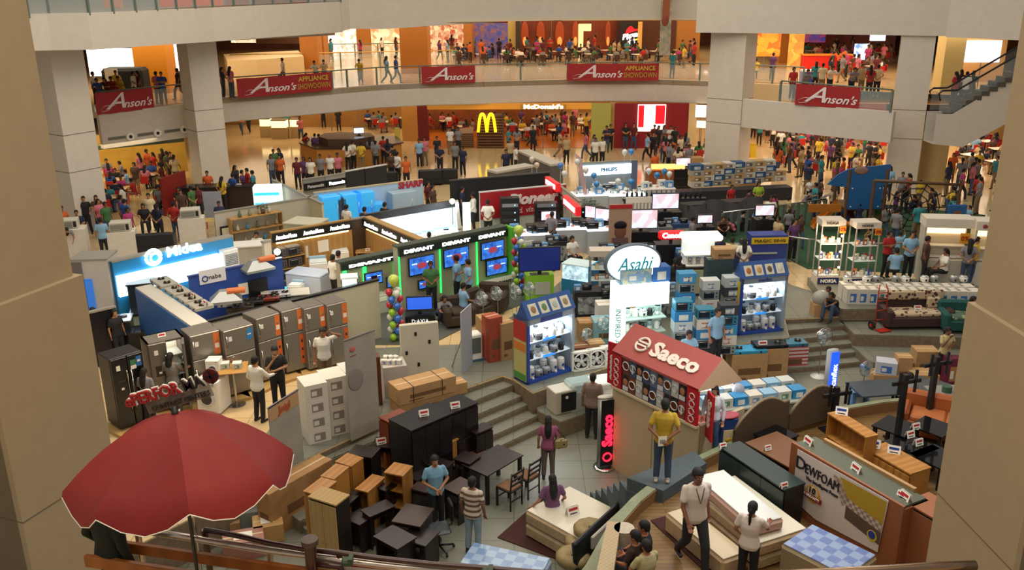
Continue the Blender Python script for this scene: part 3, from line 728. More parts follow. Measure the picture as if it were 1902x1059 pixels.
def washer(top=False):
 r = thing('washing_machine','white washing machine','washing machine')
 b = B(); b.box(0,0,.03,.6,.58,.84,WHT,c=.02);
 for sx in (-1,1):
  for sy in (-1,1): b.cyl(sx*.24,sy*.22,0,.025,.04,BLK,8)
 b.obj('cabinet', r)
 if top:
  b = B(); b.box(0,-.04,.87,.54,.44,.04,m('#cfd8dc',.3),c=.01); b.obj('lid', r); b = B(); b.box(0,.24,.87,.58,.10,.12,m('#8fb0c8',.4),c=.015); b.obj('control_panel', r)
 else:
  b = B(); b.cyl(0,-.29,.42,.20,.05,m('#c8c8c6',.3),28,axis='Y',M=Matrix.Translation((0,-.05,0))); b.obj('door_ring', r)
  b = B(); b.cyl(0,-.345,.42,.14,.02,m('#20262c',.1),24,axis='Y'); b.obj('door_glass', r)
  b = B(); b.box(0,-.295,.73,.56,.02,.11,m('#dedcd4',.4)); b.cyl(.18,-.32,.785,.035,.03,GRY,14,axis='Y'); b.obj('control_panel', r)
 return r
def freezer_box(w=1.1,d=.62,h=.85,mt=None):
 r = thing('chest_freezer','white chest freezer','freezer')
 b = B(); b.box(0,0,.05,w,d,h-.12,mt or WHT,c=.02); b.obj('cabinet', r); b = B(); b.box(0,0,h-.07,w+.02,d+.02,.07,mt or WHT,c=.02); b.obj('lid', r)
 b = B(); b.box(w*.3,-d/2-.003,.12,.25,.006,.12,GRY); b.obj('vent', r); return r
def oven(w=.46,d=.34,h=.27,mt=None,door=None):
 r = thing('toaster_oven','toaster oven','oven')
 b = B(); b.box(0,0,.015,w,d,h-.015,mt or m('#9aa0a2',.35,metal=.4),c=.015)
 for sx in (-1,1): b.box(sx*w*.4,0,0,.03,d*.8,.02,BLK)
 b.obj('case', r)
 b = B(); b.box(-w*.12,-d/2-.008,.05,w*.62,.016,h-.09,door or m('#20242a',.12),c=.006); b.obj('door', r)
 b = B(); b.tube([(-w*.38,-d/2-.02,h-.06),(-w*.38,-d/2-.045,h-.06),(w*.14,-d/2-.045,h-.06),(w*.14,-d/2-.02,h-.06)],.008,CHR,6); b.obj('handle', r)
 for k in range(2):
  b = B(); b.cyl(w*.34,-d/2-.02,h*(.35+.35*k),.022,.02,BLK,10,axis='Y'); b.obj('knob', r)
 return r
def boxed(w=.46,d=.34,h=.28,mt=None,pic=None):
 """printed retail box"""
 r = thing('product_box','printed product box','box')
 b = B(); b.box(0,0,0,w,d,h,mt or CARDW,c=.006); b.obj('box', r)
 b = B(); b.box(0,-d/2-.002,h*.15,w*.5,.003,h*.55,pic or m('#3a6ea8',.5)); b.box(-w*.1,-d/2-.004,h*.25,w*.22,.003,h*.3,m('#d8d4cc',.5)); b.box(w/2+.002,0,h*.2,.003,d*.6,h*.5,pic or m('#3a6ea8',.5)); b.obj('print', r)
 return r
def airpot():
 r = thing('airpot','electric airpot','airpot')
 b = B(); b.lathe(0,0,0,[(.09,0),(.105,.02),(.105,.24),(.10,.27)],m('#c8c8c4',.3),18); b.obj('body', r)
 b = B(); b.lathe(0,0,.27,[(.10,0),(.095,.04),(.06,.065),(.01,.07)],m('#e2e0da',.4),18); b.box(0,-.10,.0,.06,.08,.05,m('#e2e0da',.4),c=.01); b.obj('lid', r)
 b = B(); b.cyl(0,-.104,.14,.045,.004,NAVY,12,axis='Y'); b.obj('badge', r); return r
def ricecooker(mt=None):
 r = thing('rice_cooker','rice cooker','cooker')
 b = B(); b.lathe(0,0,0,[(.10,0),(.125,.02),(.13,.13),(.125,.16)],mt or WHT,16); b.obj('body', r)
 b = B(); b.lathe(0,0,.16,[(.125,0),(.10,.03),(.03,.045),(.01,.046)],m('#b8bcc0',.2,metal=.5),16); b.ball(0,0,.215,.02,.02,.015,BLK,8,6); b.obj('lid', r)
 b = B(); b.box(0,-.125,.04,.05,.02,.07,BLK,c=.005); b.obj('switch', r); return r
def kettle(mt=None):
 r = thing('electric_kettle','electric kettle','kettle')
 b = B(); b.lathe(0,0,0,[(.08,0),(.085,.02),(.07,.14),(.055,.20),(.02,.215)],mt or WHT,14); b.obj('body', r)
 b = B(); b.tube([(.05,0,.19),(.11,0,.20),(.12,0,.10),(.08,0,.04)],.012,BLK,6); b.obj('handle', r); b = B(); b.tube([(-.06,0,.13),(-.11,0,.18)],.015,mt or WHT,6,r2=.008); b.obj('spout', r); return r
def blender_():
 r = thing('blender','kitchen blender','blender')
 b = B(); b.lathe(0,0,0,[(.08,0),(.075,.06),(.05,.10)],m('#d8d6d0',.4),12); b.obj('base', r)
 b = B(); b.lathe(0,0,.10,[(.045,0),(.07,.16)],m('#b8c8cc',.08,alpha=.5),12); b.obj('jug', r); b = B(); b.cyl(0,0,.26,.072,.03,BLK,12); b.obj('lid', r); return r
def fan(mt=None, h=1.1, blade=None):
 r = thing('stand_fan','stand fan','fan'); mt = mt or m('#d9d8d2',.4)
 b = B(); b.lathe(0,0,0,[(.2,0),(.2,.02),(.05,.05),(.02,.07)],mt,18); b.obj('base', r)
 b = B(); b.cyl(0,0,.05,.014,h-.2,CHR,8); b.obj('pole', r)
 b = B(); b.cyl(0,-.02,h,.07,.16,mt,14,axis='Y'); b.obj('motor', r)
 b = B();
 for y in (-.10,-.03): b.torus(0,y,h,.21,.006,CHR,22)
 b.torus(0,-.065,h,.225,.007,CHR,22)
 for k in range(20):
  a = 2*PI*k/20; b.tube([(.03*math.cos(a),-.12,h+.03*math.sin(a)),(.21*math.cos(a),-.10,h+.21*math.sin(a)),(.225*math.cos(a),-.065,h+.225*math.sin(a)),(.21*math.cos(a),-.03,h+.21*math.sin(a)),(.05*math.cos(a),0,h+.05*math.sin(a))],.0025,CHR,4)
 b.obj('grille', r)
 b = B()
 for k in range(4):
  a = 2*PI*k/4; M_ = Matrix.Translation((0,-.06,h)) @ Matrix.Rotation(a,4,'Y')
  b.plate([(-.02,.02),(.06,.10),(.05,.17),(-.04,.18),(-.05,.09)],-.004,.004,blade or m('#9fb4bc',.3),M_ @ Matrix.Rotation(.3,4,'Z'))
 b.cyl(0,-.10,h,.03,.05,mt,10,axis='Y'); b.obj('blades', r); return r
def exhaust_fan():
 r = thing('box_fan','square exhaust fan','fan')
 b = B(); s=.28
 for (x,z,sx,sz) in ((0,.0,2*s,.05),(0,2*s-.05,2*s,.05)): b.box(x,0,z,sx,.14,sz,WHT)
 for x in (-s+.025,s-.025): b.box(x,0,0,.05,.14,2*s,WHT)
 b.plate([(-s,0),(s,0),(s,2*s),(-s,2*s)],.04,.05,m('#1a1c1e',.6)); b.torus(0,-.06,s,.23,.02,WHT,24); b.obj('frame', r)
 b = B()
 for k in range(5):
  a = 2*PI*k/5; M_ = Matrix.Translation((0,-.03,s)) @ Matrix.Rotation(a,4,'Y'); b.plate([(-.02,.02),(.06,.08),(.06,.19),(-.05,.19)],-.004,.004,m('#c8cac8',.4),M_ @ Matrix.Rotation(.25,4,'Z'))
 b.cyl(0,-.06,s,.05,.05,WHT,12,axis='Y'); b.obj('blades', r); return r
def stove(mt=None, w=.7, d=.4):
 r = thing('gas_stove','two-burner gas stove','stove')
 b = B(); b.box(0,0,0,w,d,.10,mt or m('#6a7a80',.25,metal=.4),c=.012); b.obj('body', r)
 for s_ in (-1,1):
  b = B(); b.cyl(s_*w*.25,0,.10,.10,.012,m('#16181a',.4),18); b.cyl(s_*w*.25,0,.11,.05,.02,m('#8a7a50',.3,metal=.6),14)
  for k in range(4):
   a=PI*k/2+.4; b.box(s_*w*.25+.07*math.cos(a),.07*math.sin(a),.11,.08,.012,.03,BLK,rz=a)
  b.obj('burner', r); b = B(); b.cyl(s_*w*.3,-d/2-.02,.05,.025,.03,BLK,10,axis='Y'); b.obj('knob', r)
 return r
def plastic_chair(mt=None):
 mt = mt or m('#d8d8d4',.4); r = thing('plastic_chair','white plastic chair','chair')
 b = B(); b.box(0,0,.42,.44,.42,.03,mt,c=.012); b.obj('seat', r)
 for sx in (-1,1):
  for sy in (-1,1): b = B(); b.tube([(sx*.19,sy*.17,.43),(sx*.23,sy*.22,0)],.02,mt,6); b.obj('leg', r)
 b = B(); b.box(0,.21,.78,.46,.03,.07,mt,c=.01)
 for k in range(5): b.box(-.17+.085*k,.20,.44,.035,.02,.35,mt)
 for sx in (-1,1): b.tube([(sx*.22,.21,.80),(sx*.25,.0,.66),(sx*.24,-.2,.64),(sx*.22,-.2,.44)],.018,mt,6)
 b.obj('backrest', r); return r
def wood_chair(mt=None, seat=None):
 mt = mt or DARKW; r = thing('dining_chair','dark wooden dining chair','chair')
 b = B(); b.box(0,0,.43,.42,.42,.04,mt); b.box(0,0,.465,.38,.38,.025,seat or m('#6e4a2e',.7),c=.01); b.obj('seat', r)
 for sx in (-1,1):
  b = B(); b.box(sx*.19,-.19,0,.04,.04,.44,mt); b.obj('leg', r); b = B(); b.tube([(sx*.19,.19,0),(sx*.19,.19,.45),(sx*.19,.24,.92)],.02,mt,6); b.obj('leg', r)
 b = B();
 for z in (.60,.72,.86): b.box(0,.21+.05*(z-.45)/.47,z,.38,.02,.05,mt)
 b.obj('backrest', r); b = B(); b.box(0,-.19,.2,.36,.02,.025,mt); b.box(0,.19,.2,.36,.02,.025,mt); b.obj('stretcher', r); return r
def table(w=.7,d=.7,h=.74,top=None,leg=None,name='table',label='table'):
 r = thing(name,label,'table'); top = top or m('#c8c0b0',.4); leg = leg or CHR
 b = B(); b.box(0,0,h-.03,w,d,.03,top,c=.008); b.obj('tabletop', r)
 for sx in (-1,1):
  for sy in (-1,1): b = B(); b.box(sx*(w/2-.05),sy*(d/2-.05),0,.04,.04,h-.03,leg); b.obj('leg', r)
 return r
def ptable(w=.7,top=None,h=.74):
 r = thing('cafe_table','small square cafe table','table')
 b = B(); b.box(0,0,h-.03,w,w,.03,top or m('#d8c8a8',.3),c=.01); b.obj('tabletop', r); b = B(); b.cyl(0,0,.02,.03,h-.05,CHR,8); b.cyl(0,0,0,.22,.02,CHR,16); b.obj('pedestal', r); return r
def balloon(col_, s=1.0):
 r = thing('balloon','balloon','balloon'); mt = m(col_,.15,coat=.5)
 b = B(); b.lathe(0,0,0,[(.01,0),(.06,.05),(.115,.13),(.13,.19),(.11,.26),(.05,.305),(.01,.31)],mt,14); b.obj('skin', r)
 b = B(); b.lathe(0,0,-.02,[(.02,0),(.008,.02)],mt,8); b.obj('knot', r); r.scale=(s,s,s); return r

# ================================================================ SHOPS, GALLERIES AND THEIR CROWD
def panel(b, p1, p2, z, top, mt, t=.08, zb=None):
 """upright panel whose foot runs between two floor points, up to image row top"""
 a, L_, rz = line(p1, p2, z); h = hz(a, top) if top < 3000 else top-3000
 M_ = Matrix.Translation(a) @ Matrix.Rotation(rz,4,'Z'); b.box(L_/2, t/2, zb or 0, L_, t, h-(zb or 0), mt, M=M_)
 return M_, L_, h
def wallp(name, p1, p2, z, h, mt, t=.15, zb=0):
 a, L_, rz = line(p1, p2, z); b = B(); b.box(L_/2,t/2,zb,L_,t,h-zb,mt); return struct(name, b, loc=a, rz=rz)
ORG = m('#c07a28',.5,noise=.1,scale=1); ORG2 = m('#b8691c',.5)
# lower storey, from the left
wallp('wall_shop', (1140,275.5),(1276,275.5),0,2.7,m('#8e1620',.45))
wallp('wall_shop', (1097,275),(1133,275.5),0,2.7,m('#b5b054',.5))
wallp('wall_shop', (1131,273),(1142,274),0,2.7,m('#c9a468',.6))
wallp('wall_shop', (1276,276),(1290,276),0,2.7,m('#d9c08a',.6))
wallp('wall_shop', (748,262),(777,262),0,2.7,m('#c08a44',.5),t=.6)
wallp('wall_shop', (777,262),(796,262),0,2.7,m('#6a1616',.5),t=.6)
wallp('wall_shop', (796,242),(1010,238),0,2.7,m('#8a4c1c',.5,noise=.3,scale=1.2))
wallp('wall_shop_band', (796,275),(1100,275),0,2.7,m('#d08a2c',.4,emit=.35),t=.2,zb=2.35)
b = B(); slab(b, gz(0,(796,276),(1098,275),(1098,240),(796,240)), .0, .02, m('#b5651c',.25)); struct('floor_restaurant', b)
b = B(); slab(b, gz(0,(830,268),(845,275),(880,275),(880,262)), .02,.9, m('#7a5530',.6,kind='stripes',scale=8,h2='#4a2f18')); struct('wall_slatted_counter', b)
wallp('wall_shop', (560,236),(748,236),0,2.7,m('#a77a3e',.5,noise=.2,scale=1))
wallp('wall_shop', (300,232),(600,232),0,2.7,m('#9a7038',.5,noise=.3,scale=1))
def sign(name, label, p1, p2, z, z0, z1, mt, txt=None, tm=None, size=None, t=.12, shear=0, parts=None, off=0, width=None, cat='sign', bold=.0, post=True):
 a, L_, rz = line(p1, p2, z); r = thing(name, label, cat, a, rz)
 b = B(); b.box(L_/2,t/2-off,z0,L_,t,z1-z0,mt); b.obj('sign_panel', r)
 if z0 > .04 and post:
  b = B(); b.box(L_/2,t*.5-off,0,.04,.04,z0+.01,m('#6a6a66',.5)); b.obj('mount', r)
 if txt:
  b = B(); b.text(txt, L_/2, -off-.012, (z0+z1)/2, size or (z1-z0)*.8, tm or WHT, shear=shear, depth=.01, width=width if width else L_*.86, bold=bold); b.obj('lettering', r)
 return r, L_
# slatted wooden booth with the yellow arches
a, L_, rz = line((886,276),(936,276)); r = thing('slatted_booth','brown slatted wooden booth under yellow arches','booth',a,rz)
b = B()
for k in range(12): b.box(L_/2, .3+.02*(k%2), .06+k*.17, L_, .55, .11, m('#6a4526',.6))
b.obj('slats', r); b = B()
for x in (.05,L_-.05): b.box(x,.3,0,.08,.5,2.15,m('#4c2f18',.6))
b.obj('frame', r)
AY = m('#ffd91a',.4,emit=1.6)
r = thing('arches_sign','glowing yellow double arch letter sign on slatted booth','sign',a+V(.1,-.1,1.02),rz)
b = B(); w=.34; h=1.1
for k in (0,1):
 pts=[];
 for i in range(13):
  u = i/12; x = k*w+ w*u; pts.append((x*1.55, 0, h*(1-abs(2*u-1)**2.6)))
 b.tube(pts,.085,AY,8)
b.obj('arches', r)
# red chicken shop: lit square board without its portrait
a, L_, rz = line((1182,275.5),(1233,275.5)); r = thing('lit_sign','large lit red and white square board on dark red wall','sign',a+V(0,-.1,0),rz)
b = B(); b.box(L_/2,0,1.05,L_,.12,1.60,m('#f2ede4',.5,emit=1.2)); b.obj('sign_panel', r)
b = B(); b.box(L_*.12,-.065,1.3,L_*.20,.01,1.30,m('#e0121c',.5,emit=1.2)); b.obj('red_field', r); b = B(); b.box(L_*.80,-.065,1.5,L_*.34,.01,1.10,m('#e0121c',.5,emit=1.2)); b.obj('red_field', r)
sign('lit_sign','white glowing tilted board beside the red shop wall',(1288,276),(1307,277),0,1.9,2.6,m('#fff4e4',.5,emit=1.6))
sign('lit_sign','white oval sign with red rim beside the red shop wall',(1291,279),(1309,280),0,1.35,1.75,m('#e9d8cc',.5,emit=1.0),None)
sign('lit_sign','long white glowing restaurant name sign under the fascia',(967,275.5),(1051,275.5),0,2.42,2.66,m('#c8902c',.5),"McDonald's",m('#fffdf0',.4,emit=3),.34,off=.25,bold=.012)
sign('hanging_sign','white hanging canopy sign lettered CONCIERGE',(640,246),(692,243),0,1.55,1.85,m('#d8d2c4',.5),'CONCIERGE',BLK,.16,t=.1)
sign('hanging_sign','white side of the concierge canopy',(594,242),(638,246),0,1.6,1.85,m('#cfc6b2',.5),t=.1)
# lit display kiosks down the corridor
for (x0,x1,y,em) in ((484,502,256,1),(505,533,259,1),(540,556,257,1)):
 a, L_, rz = line((x0,y),(x1,y)); r = thing('display_kiosk','glowing glass display kiosk in the far corridor','kiosk',a,rz)
 b = B(); b.box(L_/2,.35,0,L_,.7,.75,m('#a08a62',.5)); b.obj('counter', r)
 b = B(); b.box(L_/2,.35,.75,L_*.96,.6,.45,m('#ffe6a8',.3,emit=1.3)); b.obj('lit_case', r)
 b = B(); b.box(L_/2,.35,1.2,L_,.7,.06,m('#6a5a40',.5)); b.obj('top', r)
# round information counter
a = G(640,327); r = thing('service_counter','large octagonal wooden service counter with dark top','counter',G(638,302),0)
b = B(); pts = [(-2.5,.6),(-1.2,-1.3),(1.6,-1.3),(3.3,.4),(2.6,2.6),(-.6,3.4),(-2.3,2.6)]
b.prism(pts,0,1.0,m('#b0772e',.5)); b.obj('base', r)
b = B(); q=[(x*1.04,y*1.04) for x,y in pts]; b.prism(q,1.0,1.07,m('#3a281c',.3)); b.obj('top', r)
b = B(); b.prism([(x*.55,y*.55) for x,y in pts],1.07,1.45,m('#4a3424',.4)); b.obj('inner_shelf', r)
tv_ = use('mon', lambda: tv(.6, m('#cfe4ff',.3,emit=2)), G(638,302)+V(.9,.5,1.46), .2, 'small lit monitor on the round service counter')
sign('board_sign','yellow standee board behind the service counter',(735,284),(744,284),0,.0,1.5,m('#c9b34a',.5))
# ---- upper storey
OW = m('#b5742a',.45,noise=.08,scale=2)
for (x0,x1,y,mt,h) in ((256,316,173,m('#d98a1e',.45),3.3),(560,592,128,OW,3.3),(592,604,122,OW,3.3),(664,690,103,OW,3.3),(745,796,137,OW,3.3),(862,878,112,OW,3.3),(944,958,113,m('#c9b060',.5),3.3),(958,966,115,m('#3a2418',.5),3.3),(1256,1298,112,m('#a8702c',.5),3.3),(1446,1466,118,m('#a86a20',.5),3.3),(1745,1782,172,m('#cdb878',.6),3.3)):
 wallp('wall_shop_pillar', (x0,y),(x1,y),4,h,mt,t=1.2)
WN = []
def glow(name, label, x0, x1, y, z0, z1, mt, z=4):
 if name == 'shop_window':
  a, L_, rz = line((x0,y),(x1,y),z); b = B(); b.box(L_/2,.06,z0,L_,.12,z1-z0,mt); WN.append(1); return struct('window_%d' % len(WN), b, loc=a, rz=rz)
 r,_ = sign(name, label, (x0,y),(x1,y), z, z0, z1, mt); return r
glow('shop_window','bright white lit shop window behind walkers, upper level',602,664,99,0,3.2,m('#f4f2ea',.5,emit=1.3,kind='screen',h2='#a89878',scale=2))
glow('shop_window','warm lit clothes shop window on the upper level',691,745,105,0,3.2,m('#f0dcb4',.5,emit=.8,kind='screen',h2='#b07a48',scale=1.5))
glow('shop_window','toy shop front full of coloured goods, upper level',796,862,104,0,3.2,m('#d8c8a0',.5,emit=.6,kind='screen',h2='#a0462c',scale=2.2))
glow('shop_window','ice cream shop front with coloured goods above',880,944,108,.0,2.6,m('#8a5a48',.5,emit=.4,kind='screen',h2='#3a4a90',scale=2.2))
sign('lit_sign','red neon sign reading y Queen above ice cream shop',(908,108),(943,108),4,2.66,3.1,m('#7a0c10',.5,emit=.5),'y Queen',m('#ff5a28',.5,emit=3),.36)
sign('lit_sign','white glowing scripted shop sign above restaurant tables',(1005,108),(1043,108),4,2.75,3.15,m('#2a1c14',.5),'Bacolod',m('#ffffff',.4,emit=3),.42,shear=.2,bold=.014)
glow('shop_window','cream shop window at far left of the upper level',172,258,172,.9,2.4,m('#e8f0f0',.5,emit=1.6))
glow('lit_poster','bright white advertising poster beside the orange pillar',316,337,165,1.0,2.5,m('#eef0f8',.5,emit=1.6))
glow('shop_window','row of bright shop windows behind the cream void wall',432,478,103,1.0,3.0,m('#d8a868',.5,emit=1.0,kind='screen',h2='#f8f0d8',scale=1.2))
glow('shop_window','dim brown shop windows behind the cream void wall',478,558,105,1.0,3.2,m('#5a3c24',.4))
# cream curved wall round the inner void and its brass rail
b = B(); pv = gz(4,(418,128),(478,124),(556,120),(566,133),(480,140),(425,142))
slab(b, pv, 4, 5.0, m('#d8c49a',.6)); struct('wall_inner_void', b)
# restaurant backdrop: dark orange panels with lit ovals
wallp('wall_restaurant_upper', (966,104),(1145,102),4,3.2,m('#8a3c18',.5,noise=.3,scale=1.5))
wallp('wall_restaurant_upper', (1145,103),(1182,103),4,3.2,m('#3a1c18',.5))
wallp('wall_restaurant_upper', (1182,102),(1256,103),4,3.2,m('#5a3220',.5))
wallp('trim_ceiling_cove', (966,108),(1256,108),4,3.2,m('#a08a68',.6),t=.3,zb=2.75)
for i,(x,w) in enumerate(((975,14),(1004,16),(1039,17),(1068,12),(1128,10))):
 p = G(x,104.5,4); r = thing('wall_lamp','amber glowing oval wall panel behind diners','lamp',p+V(0,-.15,1.7)); rw = w/FPX*66/2*1.05
 b = B(); b.ball(0,0,0,rw,.06,.95,m('#9a3c12',.5,emit=.35),16,8); b.obj('shade', r); b = B(); b.ball(0,-.05,-.55,rw*.55,.06,.35,m('#e88840',.5,emit=1.0),12,6); b.obj('glow', r)
# pizza restaurant logo
a = G(1143,108,4); r = thing('lit_sign','glowing pizza restaurant sign with red hat roof','sign',a+V(.3,-.5,1.0))
b = B(); b.box(.7,.06,-.1,1.5,.06,1.7,m('#181412',.4)); b.obj('sign_panel', r)
b = B(); b.plate([(.05,.72),(.35,.86),(.42,1.12),(.62,1.34),(.80,1.36),(1.0,1.16),(1.30,1.16),(1.34,1.06),(.9,.96),(.5,.84)],-.04,-.01,m('#d81420',.5,emit=1.1)); b.obj('roof_emblem', r)
b = B(); b.text('Pizza',.66,-.04,.66,.52,m('#ffffff',.4,emit=2.2),shear=.3,rot=.22,width=1.2,bold=.02); b.text('Hut',.72,-.04,.24,.50,m('#ffffff',.4,emit=2.2),shear=.3,rot=.22,width=.7,bold=.02); b.box(1.15,-.03,-.02,.5,.02,.10,m('#e8c020',.4,emit=1.5),M=Matrix.Rotation(-.3,4,'Y')); b.obj('lettering', r)
r = thing('light_column','cream glowing bent light column among diners','lamp',G(1078,112,4)); b = B(); b.box(0,0,0,.35,.3,2.55,m('#f0d890',.5,emit=.9)); b.box(.3,0,2.1,.9,.3,.5,m('#f0d890',.5,emit=.9)); b.obj('body', r)
r = thing('light_column','slim amber light column beside the pizza sign','lamp',G(1187,110,4)); b = B(); b.box(0,0,0,.28,.3,2.7,m('#c08a3c',.5,emit=.5)); b.obj('body', r)
# right bay upper posters, counter, screens
for (x0,x1,y,z0,z1,c1,c2,lb) in ((1389,1446,131,.9,3.2,'#e2a030','#b02818','big red and yellow food poster on the upper level'),(1462,1490,124,.0,3.2,'#c8843c','#d8c050','tall orange poster of food beside the pillar'),(1492,1530,104,1.0,3.1,'#3a3a80','#b03a28','blue and red shop front behind the counter')):
 glow('shop_poster', lb, x0,x1,y,z0,z1,m(c1,.5,emit=.6,kind='screen',h2=c2,scale=1.3))
a, L_, rz = line((1490,135),(1582,135),4); r = thing('service_counter','bright red fast food counter on the upper level','counter',a,rz)
b = B(); b.box(L_/2,.4,0,L_,.8,1.05,m('#c81e10',.4,emit=.15)); b.obj('base', r); b = B(); b.box(L_/2,.4,1.05,L_+.1,.95,.06,m('#d88a30',.4)); b.obj('top', r)
a, L_, rz = line((1488,157),(1512,157),4); r = thing('cabinet','blue cabinet with white shelf edge behind the ledge rail','cabinet',a,rz); b = B(); b.box(L_/2,.3,0,L_,.6,.7,m('#1f3c90',.5)); b.box(L_/2,.3,.7,L_,.6,.1,WHT); b.obj('body', r)
glow('lit_sign','pale lit menu screen beside the red counter',1583,1609,132,.7,1.7,m('#dfeaff',.4,emit=1.6,kind='screen',h2='#3a68c0',scale=2))
glow('lit_sign','white glowing shop sign over the right upper diners',1612,1640,110,1.3,1.9,m('#fff0f0',.4,emit=2.0))
glow('lit_sign','bright white shop window behind the escalator riders',1785,1850,152,1.1,2.3,m('#eef4ff',.5,emit=1.6))
glow('shop_window','orange lit display above the far right shop',1778,1850,146,2.5,3.1,m('#d08838',.5,emit=1.0,kind='screen',h2='#7a3c18',scale=2))
wallp('wall_shop', (1500,100),(1660,104),4,3.2,m('#7a3418',.5,noise=.4,scale=1.4))
wallp('wall_shop', (1740,150),(1860,152),4,3.2,m('#c89858',.5))
# lower storey right
wallp('wall_shop', (1380,243),(1640,250),0,2.7,m('#a83a20',.5,noise=.4,scale=1))
wallp('wall_shop_pillar', (1731,352),(1752,350),0,2.6,m('#cdb47e',.6),t=1.2)
wallp('wall_shop', (1760,262),(1870,262),0,2.6,m('#b08a54',.5,noise=.2,scale=1))
glow('lit_sign','bright white lamp strip under the escalator',1795,1860,268,1.3,2.1,m('#fff6dc',.5,emit=2.2),0)
# bay with the burger shop at the left
wallp('wall_shop', (186,330),(350,318),0,2.4,m('#c09a3c',.5,noise=.15,scale=2))
b = B(); slab(b, gz(0,(184,440),(360,385),(352,330),(180,340)), 0, .02, m('#b89a66',.2)); struct('floor_burger_shop', b)
wallp('wall_shop_band', (186,361),(352,341),0,2.36,m('#4f5a3e',.5),t=.2,zb=2.16)
wallp('wall_shop', (308,402),(352,384),0,1.7,m('#7d1d18',.5),t=.1)
for i,(x,y) in enumerate(((235,271),(287,262),(340,252))):
 d = (LBAY[1][0]-LBAY[0][0], LBAY[1][1]-LBAY[0][1]); u = (x-184)/(345-184)*.97; p = V(LBAY[0][0]+d[0]*u, LBAY[0][1]+d[1]*u-.03, 2.78)
 r = thing('ceiling_speaker','round white wall speaker in the left fascia','speaker',p,math.atan2(d[1],d[0])); b = B(); b.cyl(0,-.08,0,.20,.1,WHT,22,axis='Y'); b.obj('rim', r); b = B(); b.cyl(0,-.10,0,.08,.05,BLK,16,axis='Y'); b.obj('cone', r)
for i,u in enumerate((.16,.49,.80)):
 p = V(LBAY[0][0]+d[0]*u, LBAY[0][1]+d[1]*u-.02, 2.72); b = B(); b.box(0,0,0,.85,.04,.14,m('#8d8a78',.5))
 for k in range(4): b.box(0,-.025,.02+.03*k,.8,.01,.012,m('#5d5c50',.5))
 tag(b.obj('air_vent', loc=p, rz=math.atan2(d[1],d[0])), 'grey slotted air vent between round wall speakers', 'vent')
# ---- glass balustrades with banners
GR = m('#6f7d74',.4,metal=.3)
def balustrade(label, pts, z, h=1.0, step=2.0, glass=True, rail=GR, name='balustrade'):
 r = thing(name, label, 'railing', (pts[0][0],pts[0][1],z)); o = V(pts[0][0],pts[0][1],0)
 b = B(); b.tube([V(p[0],p[1],h)-o for p in pts], .035, rail, 8); b.obj('handrail', r)
 for i in range(len(pts)-1):
  p, q = V(pts[i][0],pts[i][1],0)-o, V(pts[i+1][0],pts[i+1][1],0)-o; d = q-p; n_ = max(1,round(d.length/step)); a_ = math.atan2(d.y,d.x)
  for k in range(n_ + (1 if i == len(pts)-2 else 0)):
   c_ = p.lerp(q,k/n_); b = B(); b.box(c_.x,c_.y,0,.09,.10,h-.02,GR,rz=a_); b.obj('post', r)
  if glass:
   c_ = (p+q)/2; b = B(); b.box(c_.x,c_.y,.08,d.length-.1,.012,h-.2,GLS,rz=a_); b.obj('glass_panel', r)
 return r
balustrade('long glass balustrade along the front of the upper gallery', [(p[0],p[1]+.12) for p in L2E], 4)
balustrade('short glass balustrade between the two left columns', [(LBAY[0][0],LBAY[0][1]+.12),(LBAY[1][0],LBAY[1][1]+.12)], 4)
balustrade('glass balustrade of the right bay between columns', [G(1449,189,4)+V(0,.1,0), G(1655,209,4)+V(0,.1,0)], 4)
balustrade('rear glass balustrade above the cream ledge at right', [G(1380,153,4)+V(0,.1,0), G(1492,159,4)+V(0,.1,0)], 4)
balustrade('brass handrail round the inner void of the upper level', [G(430,131,4),G(560,128,4),G(850,122,4)], 4, 1.05, 3, rail=m('#c8a860',.3,metal=.5))
balustrade('glass balustrade across the far bridge of the upper level', [G(575,108,4),G(745,106,4)], 4, 1.05, 2)
balustrade('dark balustrade along the top gallery at upper left', [(p[0],p[1]+.15) for p in TL[:5]], 8.72, 1.0, 1.3)
for i,(x,w,c) in enumerate(((210,8,'#b8683c'),(325,14,'#c8421c'),(385,14,'#d05a28'),(440,10,'#8a5030'),(520,26,'#7a4424'))):
 glow('shop_window','dim orange shop window behind the top gallery rail',x-w*2,x+w*2,14-i*2,0,2.2,m(c,.5,emit=.25),8.7)
BANR = m('#a31c22',.55,noise=.12,scale=2)
